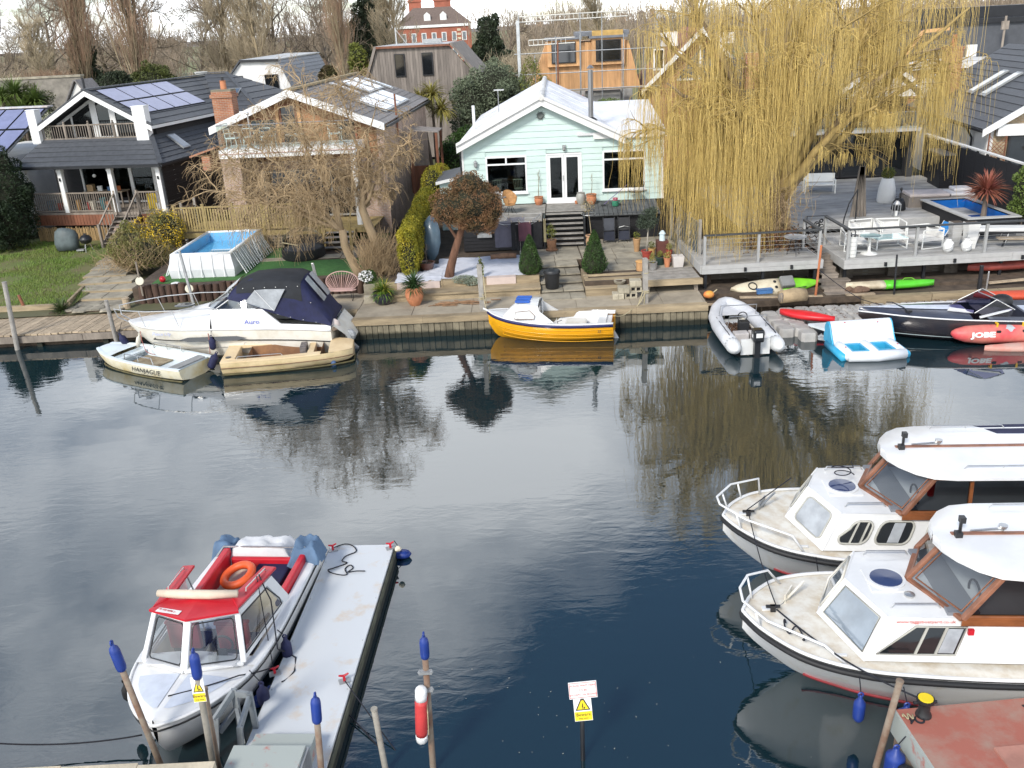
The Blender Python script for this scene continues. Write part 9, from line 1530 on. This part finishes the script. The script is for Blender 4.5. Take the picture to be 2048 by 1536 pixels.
# ================================================================== things on the grey deck
M_rail = mat('charcoal_rail', (.05,.053,.055), .6, .15); M_cpost = mat('grey_rail_post', (.34,.34,.33), .6, .1)
def cable_rail(lb, pts, posts, z=1.55):
    t = T('cable_railing', lb, 'railing', (0,0,0))
    for (a, b) in zip(pts, pts[1:]):
        K().beam((a[0],a[1],z+1.08),(b[0],b[1],z+1.08),.14,.05).o('handrail', M_rail, t)
        for k in range(6): K().tube([(a[0],a[1],z+.16+.15*k),(b[0],b[1],z+.16+.15*k)],.006,4).o('cable', M_alu, t)
    for x, y in posts: K().box(x-.045,x+.045,y-.045,y+.045,z,z+1.06).o('post', M_cpost, t); K().box(x-.07,x+.07,y-.07,y+.07,z,z+.012).o('post_foot', M_cpost, t)
cable_rail('cable railing along the deck half with the willow trunk', [(7.2,31.85),(11.35,31.85),(11.35,33.6)], [(7.2,31.85),(9.15,31.85),(11.35,31.85),(11.35,33.6)]); cable_rail('cable railing along the deck half with the white furniture', [(12.3,34.0),(12.3,31.6),(18.3,31.6),(23.5,31.6)], [(12.3,34.0),(12.3,31.6),(14.75,31.6),(17.25,31.6),(20,31.6)])
for lb, x, y in (('black cube lamp near the left end of the willow deck fascia',8.66,31.66),('black cube lamp near the right end of the willow deck fascia',10.34,31.66),('leftmost black cube lamp on the furniture deck fascia',13.63,31.36),('middle black cube lamp on the furniture deck fascia',16.12,31.36),('rightmost black cube lamp on the furniture deck fascia',18.56,31.36)):
    t = T('fascia_lamp', lb, 'lamp', (x,y,1.36), 0, 'cube lamps on the deck edge'); K().box(-.04,.04,-.04,.038,-.07,.07).o('housing', M_black, t); K().box(-.03,.03,-.03,.03,-.075,-.07).o('lens', M_vinyl, t)
M_wfr = mat('white_powder_coat', (.80,.80,.76), .4, .05)
def cube_chair(lb, loc, rz, wd=.95):
    t = T('cube_armchair', lb, 'chair', loc, rz, 'white cube furniture on the grey deck'); h = .68; w2, d2 = wd/2, .42
    for x in (-w2,w2):
        for y in (-d2,d2): K().box(x-.018,x+.018,y-.018,y+.018,0,h).o('leg', M_wfr, t)
        K().box(x-.018,x+.018,-d2,d2,h,h+.036).o('arm', M_wfr, t); K().box(x-.018,x+.018,-d2,d2,0,.03).o('foot_bar', M_wfr, t)
    K().box(-w2,w2,d2-.018,d2+.018,h,h+.036).o('back_rail', M_wfr, t); K().box(-w2,w2,-d2,d2,.27,.33).o('seat', mat('white_sling', (.68,.67,.64), .8), t); K().box(-w2+.02,w2-.02,d2-.03,d2-.005,.34,.58).o('back_sling', MATS['white_sling'], t)
cube_chair('white cube armchair left of the glass coffee table',(13.1,33.1,1.55),80); cube_chair('white cube armchair behind the coffee table on its left',(14.05,34.5,1.55),8); cube_chair('white cube armchair behind the coffee table on its right',(14.95,34.4,1.55),-4); cube_chair('white cube armchair right of the coffee table',(15.7,33.0,1.55),-78)
t = T('glass_coffee_table', 'low white coffee table with pale glass top on the deck', 'table', (14.35,33.05,1.55), 3); K().box(-.6,.6,-.38,.38,.40,.415).o('glass_top', mat('mint_glass', (.48,.66,.66), .06, .05, coat=.6), t); [K().box(a-.022,a+.022,b-.022,b+.022,0,.395).o('leg', M_wfr, t) for a in (-.57,.57) for b in (-.35,.35)]; K().box(-.6,.6,-.38,-.34,.36,.398).box(-.6,.6,.34,.38,.36,.398).box(-.6,-.56,-.34,.34,.36,.398).box(.56,.6,-.34,.34,.36,.398).o('apron', M_wfr, t); [K().box(a-.02,a+.02,-.35,.35,.0,.03).o('foot_bar', M_wfr, t) for a in (-.57,.57)]
t = T('tulip_table', 'white tulip pedestal table with glass top by the deck railing', 'table', (13.35,32.25,1.55)); K().lathe([(.3,0),(.29,.02),(.06,.08),(.035,.3),(.05,.62),(.1,.66)],20).o('pedestal', M_wfr, t, 60); K().lathe([(.36,.66),(.37,.67),(.36,.685)],22).o('tabletop', MATS['mint_glass'], t)
t = T('umbrella_bin', 'tall white cylinder bin with dark sticks at the deck corner', 'bin', (12.6,31.95,1.55)); K().lathe([(.15,0),(.16,.02),(.15,.75),(.13,.75),(.13,.3)],16).o('cylinder', M_wfr, t, 50); K().tube([(.03,0,.5),(.08,.02,.9),(.02,.02,.98)],.02,5).tube([(-.04,0,.5),(-.06,.05,.88)],.02,5).o('sticks', M_black, t)
for lb, x, y in (('white knotted sculpture right of the cube chairs',16.1,31.95),('white knotted sculpture beside the tall planter',16.75,31.9)):
    t = T('white_sculpture', lb, 'sculpture', (x,y,1.55), 0, 'white sculptures at the deck edge'); K().lathe([(.12,0),(.17,.1),(.18,.25),(.13,.38),(.1,.44),(.13,.47),(.02,.45)],12).noise(.035,6).o('body', M_white, t, True); K().tube([(-.12,-.1,.1),(0,-.19,.2),(.1,-.14,.34),(.02,-.1,.43)],.03,6).o('fold', M_white, t, True)
t = T('tapered_planter', 'tall tapered white planter behind the railing post', 'planter', (17.05,32.3,1.55)); K().loft([[(-.15,-.15,0),(.15,-.15,0),(.15,.15,0),(-.15,.15,0)],[(-.22,-.22,.95),(.22,-.22,.95),(.22,.22,.95),(-.22,.22,.95)]],True,True).o('body', M_white2, t); K().box(-.2,.2,-.2,.2,.93,.955).o('soil', M_soil, t)
t = T('tapered_planter', 'second tapered grey planter half hidden behind the white one', 'planter', (16.7,32.75,1.55)); K().loft([[(-.13,-.13,0),(.13,-.13,0),(.13,.13,0),(-.13,.13,0)],[(-.2,-.2,.9),(.2,-.2,.9),(.2,.2,.9),(-.2,.2,.9)]],True,True).o('body', M_compl, t); K().box(-.18,.18,-.18,.18,.88,.905).o('soil', M_soil, t)
t = T('sun_lounger', 'white cushioned sun lounger at the right edge of the deck', 'lounger', (18.6,33.1,1.55), -12); K().box(-.95,.95,-.34,.34,.42,.54).o('cushion', mat('white_cushion', (.72,.72,.70), .8, .06), t, bevel=.04); [K().tube([(x,-.3,.42),(x-.1,-.34,.0)],.016,5).o('leg', M_wfr, t) for x in (-.8,.2)]; [K().tube([(x,.3,.42),(x-.1,.34,.0)],.016,5).o('leg', M_wfr, t) for x in (-.8,.2)]; K().box(-.95,.95,-.35,.35,.36,.42).o('frame', M_dark, t)
t = T('driftwood_bench', 'pale driftwood plank bench at the right edge of the deck', 'bench', (18.7,32.1,1.55), -8); K().box(-.7,.7,-.16,.16,.3,.36).noise(.03,4).o('seat', M_deckwood, t); [K().beam((x,0,0),(x+.08,0,.3),.05,.05,(0,1,0)).o('leg', M_black, t) for x in (-.5,.4)]
t = T('beach_chair', 'low blue sling beach chair in front of the plunge pool', 'chair', (16.6,33.9,1.55), -80); M_bs = mat('blue_sling', (.02,.22,.58), .7); K().prism([(-.25,-.3,.22),(.25,-.3,.22),(.25,.15,.15),(-.25,.15,.15)],(0,0,.015)).o('seat_sling', M_bs, t); K().prism([(-.25,.15,.16),(.25,.15,.16),(.25,.4,.62),(-.25,.4,.62)],(0,.015,0)).o('back_sling', M_bs, t); [K().tube([(q,-.32,0),(q,-.3,.24),(q,.15,.17),(q,.42,.64)],.014,5).o('frame', M_wfr, t) for q in (-.26,.26)]
t = T('garden_bench', 'white slatted two seat bench at the back of the upper deck', 'bench', (15.0,42.7,1.9), -10); K().box(-.65,.65,-.28,.28,.38,.43).o('seat', M_wfr, t); K().prism([(-.65,.24,.48),(.65,.24,.48),(.65,.32,.86),(-.65,.32,.86)],(0,.03,0)).o('backrest', M_wfr, t); [K().box(x-.03,x+.03,y-.03,y+.03,0,.38 if y < 0 else .86).o('leg', M_wfr, t) for x in (-.68,.68) for y in (-.26,.28)]; [K().box(x-.03,x+.03,-.28,.28,.58,.62).o('armrest', M_wfr, t) for x in (-.68,.68)]; [K().box(x-.025,x+.025,-.28,-.23,.38,.58).o('arm_post', M_wfr, t) for x in (-.68,.68)]
t = T('cone_planter', 'large white rounded planter on the upper deck', 'planter', (16.95,39.7,1.9)); K().lathe([(.36,0),(.4,.08),(.36,.6),(.26,1.02),(.22,1.06),(.18,1.0)],22).o('body', M_white, t, 60); C, N = in_ell(500, [(0,0,1.25,.3,.3,.3)], .3, np.random.default_rng(261)); v, f = leaves(C,.09,N,2.5); npmesh('foliage', v, f, M_ygreen, t)
t = T('black_planter', 'dark rounded planter with lamp beside the white planter', 'planter', (16.75,37.9,1.9)); K().lathe([(.26,0),(.3,.06),(.24,.35),(.15,.5)],18).o('body', M_black, t, 60); K().tube([(.05,0,.4),(.05,0,.85)],.02,5).ell((.05,0,.88),.06,.06,.07,8,5).o('lamp', M_dark, t)
t = T('metal_lantern', 'metal lantern with glass sides on the upper deck edge', 'lantern', (16.15,36.7,1.9)); K().box(-.13,.13,-.13,.13,0,.04).box(-.13,.13,-.13,.13,.48,.52).lathe([(.15,.52),(.06,.64)],8).o('body', M_alu, t); [K().box(x-.012,x+.012,y-.012,y+.012,.04,.48).o('corner_bar', M_alu, t) for x in (-.115,.115) for y in (-.115,.115)]; K().lathe([(.06,.04),(.06,.22)],10).o('candle', M_white, t); K().ring((0,0,.74),.09,.01,14,5,'y').o('handle', M_dark, t)
t = T('timber_obelisk', 'folded brown timber parasol shape standing on the upper deck', 'parasol', (14.7,37.0,1.9)); [K().beam((x,0,0),(x*.25,0,2.05),.1,.06,(0,1,0)).o('slat', M_oldwood, t) for x in (-.28,-.14,0,.14,.28)]
t = T('hanging_chair_frame', 'black arched steel frame at the deck corner', 'frame', (13.85,35.6,1.55)); K().tube([(.2,0,0),(.2,0,1.75)],.025,6).o('upright', M_black, t); K().tube([(-.3,0,0),(-.25,0,.6),(-.1,0,1.2),(.2,0,1.75)],.025,6).o('arch', M_black, t)
t = T('ornamental_gate', 'black ornamental metal gate panel at the head of the timber steps', 'gate', (11.6,34.1,1.55), -3); gm = K().tube([(0,0,.05),(.75,0,.05),(.75,0,1.1),(0,0,1.1)],.025,6,False,True); gm.o('frame', M_black, t); R = np.random.default_rng(262); [K().ring((R.uniform(.1,.65),0,R.uniform(.15,1.0)),R.uniform(.06,.13),.018,10,5,'y').o('scroll', M_black, t) for k in range(16)]
t = T('wire_bistro_table', 'round wire bistro table by the willow deck railing', 'table', (10.7,32.6,1.55)); K().ring((0,0,.7),.4,.014,22,5).lathe([(.38,.69),(.38,.7)],18).o('tabletop', M_vinyl, t); [K().tube([(.1*math.cos(a),.1*math.sin(a),.69),(.26*math.cos(a),.26*math.sin(a),0)],.012,5).o('leg', M_dark, t) for a in (.5,2.6,4.7)]
t = T('wire_chair', 'dark wire chair next to the bistro table', 'chair', (11.0,33.4,1.55), 200); K().lathe([(.2,.44),(.21,.455),(.2,.47)],14).o('seat', M_dark, t); [K().tube([(.17*math.cos(a),.17*math.sin(a),.45),(.22*math.cos(a),.22*math.sin(a),0)],.011,5).o('leg', M_dark, t) for a in (.8,2.3,3.9,5.5)]; K().ring((0,.2,.7),.19,.011,16,5,'y').tube([(-.15,.19,.46),(-.17,.2,.6)],.01,4).tube([(.15,.19,.46),(.17,.2,.6)],.01,4).o('backrest', M_dark, t)
pp2 = T('plunge_pool', 'raised plunge pool with bright blue liner and dark timber sides', 'pool', (17.75,33.9,1.55), 0); M_pblue = mat('deep_blue_liner', (.008,.13,.46), .4, .2, 2); M_pwat = mat('deep_pool_water', (.006,.05,.26), .08, .3, 2, spec=.25)
K().loft([[(0,0,0),(1.9,0,0),(1.9,4.0,0),(0,4.0,0)],[(0,0,.7),(1.9,0,.7),(1.9,4.0,.7),(0,4.0,.7)]],True).o('side', M_blackclad, pp2);
for a in ((-.08,.18,-.08,4.08),(1.72,1.98,-.08,4.08)): K().box(a[0],a[1],a[2],a[3],.70,.75).o('coping', M_compl, pp2)
for a in ((.18,1.72,-.08,.18),(.18,1.72,3.82,4.08)): K().box(a[0],a[1],a[2],a[3],.70,.748).o('coping', M_compl, pp2)
K().loft([[(.18,.18,.74),(1.72,.18,.74),(1.72,3.82,.74),(.18,3.82,.74)],[(.18,.18,.05),(1.72,.18,.05),(1.72,3.82,.05),(.18,3.82,.05)]],True).o('liner', M_pblue, pp2); K().poly([(.18,.18,.34),(1.72,.18,.34),(1.72,3.82,.34),(.18,3.82,.34)]).o('water_surface', M_pwat, pp2)
t = T('pool_daybed', 'wide pool side bench with pale pink cushions', 'daybed', (17.3,38.2,1.9), -6); K().box(0,2.8,0,1.3,0,.42).o('base', M_silver, t); K().box(.05,1.7,.05,1.2,.42,.56).o('cushion', mat('pale_pink_cushion', (.62,.54,.50), .85, .1), t, bevel=.05); K().box(1.75,2.75,.1,1.2,.42,.54).o('cushion', mat('pale_cushion', (.64,.62,.62), .85, .1), t, bevel=.05); K().box(2.0,2.75,.5,1.2,.545,.68).o('cushion', MATS['pale_cushion'], t, bevel=.05)
t = T('driftwood_log', 'pale sawn driftwood log on the shore behind the inflatable', 'log', (10.05,30.35,.45)); K().tube([(-.5,0,.2),(0,.05,.24),(.45,.1,.22)],[.22,.26,.2],10).noise(.06,4).o('log', mat('pale_log', (.36,.27,.16), .9, .3, 3, bump=.5), t, True); K().ell((-.45,-.05,.2),.1,.2,.2,8,6).noise(.03,6).o('cut_end', M_oldwood, t)
for i, (x, y, lb) in enumerate(((12.35,31.1,'brown rock at the foot of the timber steps'),(12.75,30.9,'smaller brown rock right of the timber steps'),(12.5,30.85,'third brown rock in front of the timber steps'))): t = tag(K().ell((0,0,.1),.22,.18,.16,9,6).noise(.09,4).o('rock', mat('brown_rock', (.17,.105,.07), .95, .3, 4), None), lb, 'rock'); t.location = (x,y,.5)
t = T('mooring_buoy', 'orange and yellow buoy on the bank above the inflatable', 'buoy', (7.15,30.75,.62)); K().ell((0,0,.14),.2,.16,.14,12,8).o('body', mat('faded_orange', (.62,.16,.06), .6, ns=3, col2=(.6,.38,.05)), t, True); K().tube([(.15,0,.2),(.3,.05,.3)],.02,5).o('eye', M_ropep, t)
for i, (a, b, lb) in enumerate((((8.3,30.9,.55),(11.2,30.7,.5),'long plank on the shore below the green kayak'),((6.7,30.4,.5),(7.4,30.4,.5),'two pale battens at the end of the quay'),((12.0,30.6,.53),(13.0,30.55,.53),'pale plank leaning at the timber steps'),((17.2,30.9,.6),(19.5,30.8,.75),'pale plank propped at the right edge'))): tag(K().beam(a,b,.16,.05).o('plank', M_deckwood), lb, 'plank')
t = T('blue_tub', 'blue plastic tub lying beside the muddy kayak', 'tub', (9.2,31.05,.62), 4); K().box(-.28,.28,-.12,.12,0,.14).o('tub', mat('tub_blue', (.06,.16,.36), .5), t); K().box(-.3,.3,-.14,.14,.14,.16).o('rim', MATS['tub_blue'], t)
rope('shore_rope', 'dark rope from the orange post down to the cube dock', [(10.97,30.6,1.5),(12.2,29.8,.6),(13.6,29.2,.34)], .014, sag=.05)
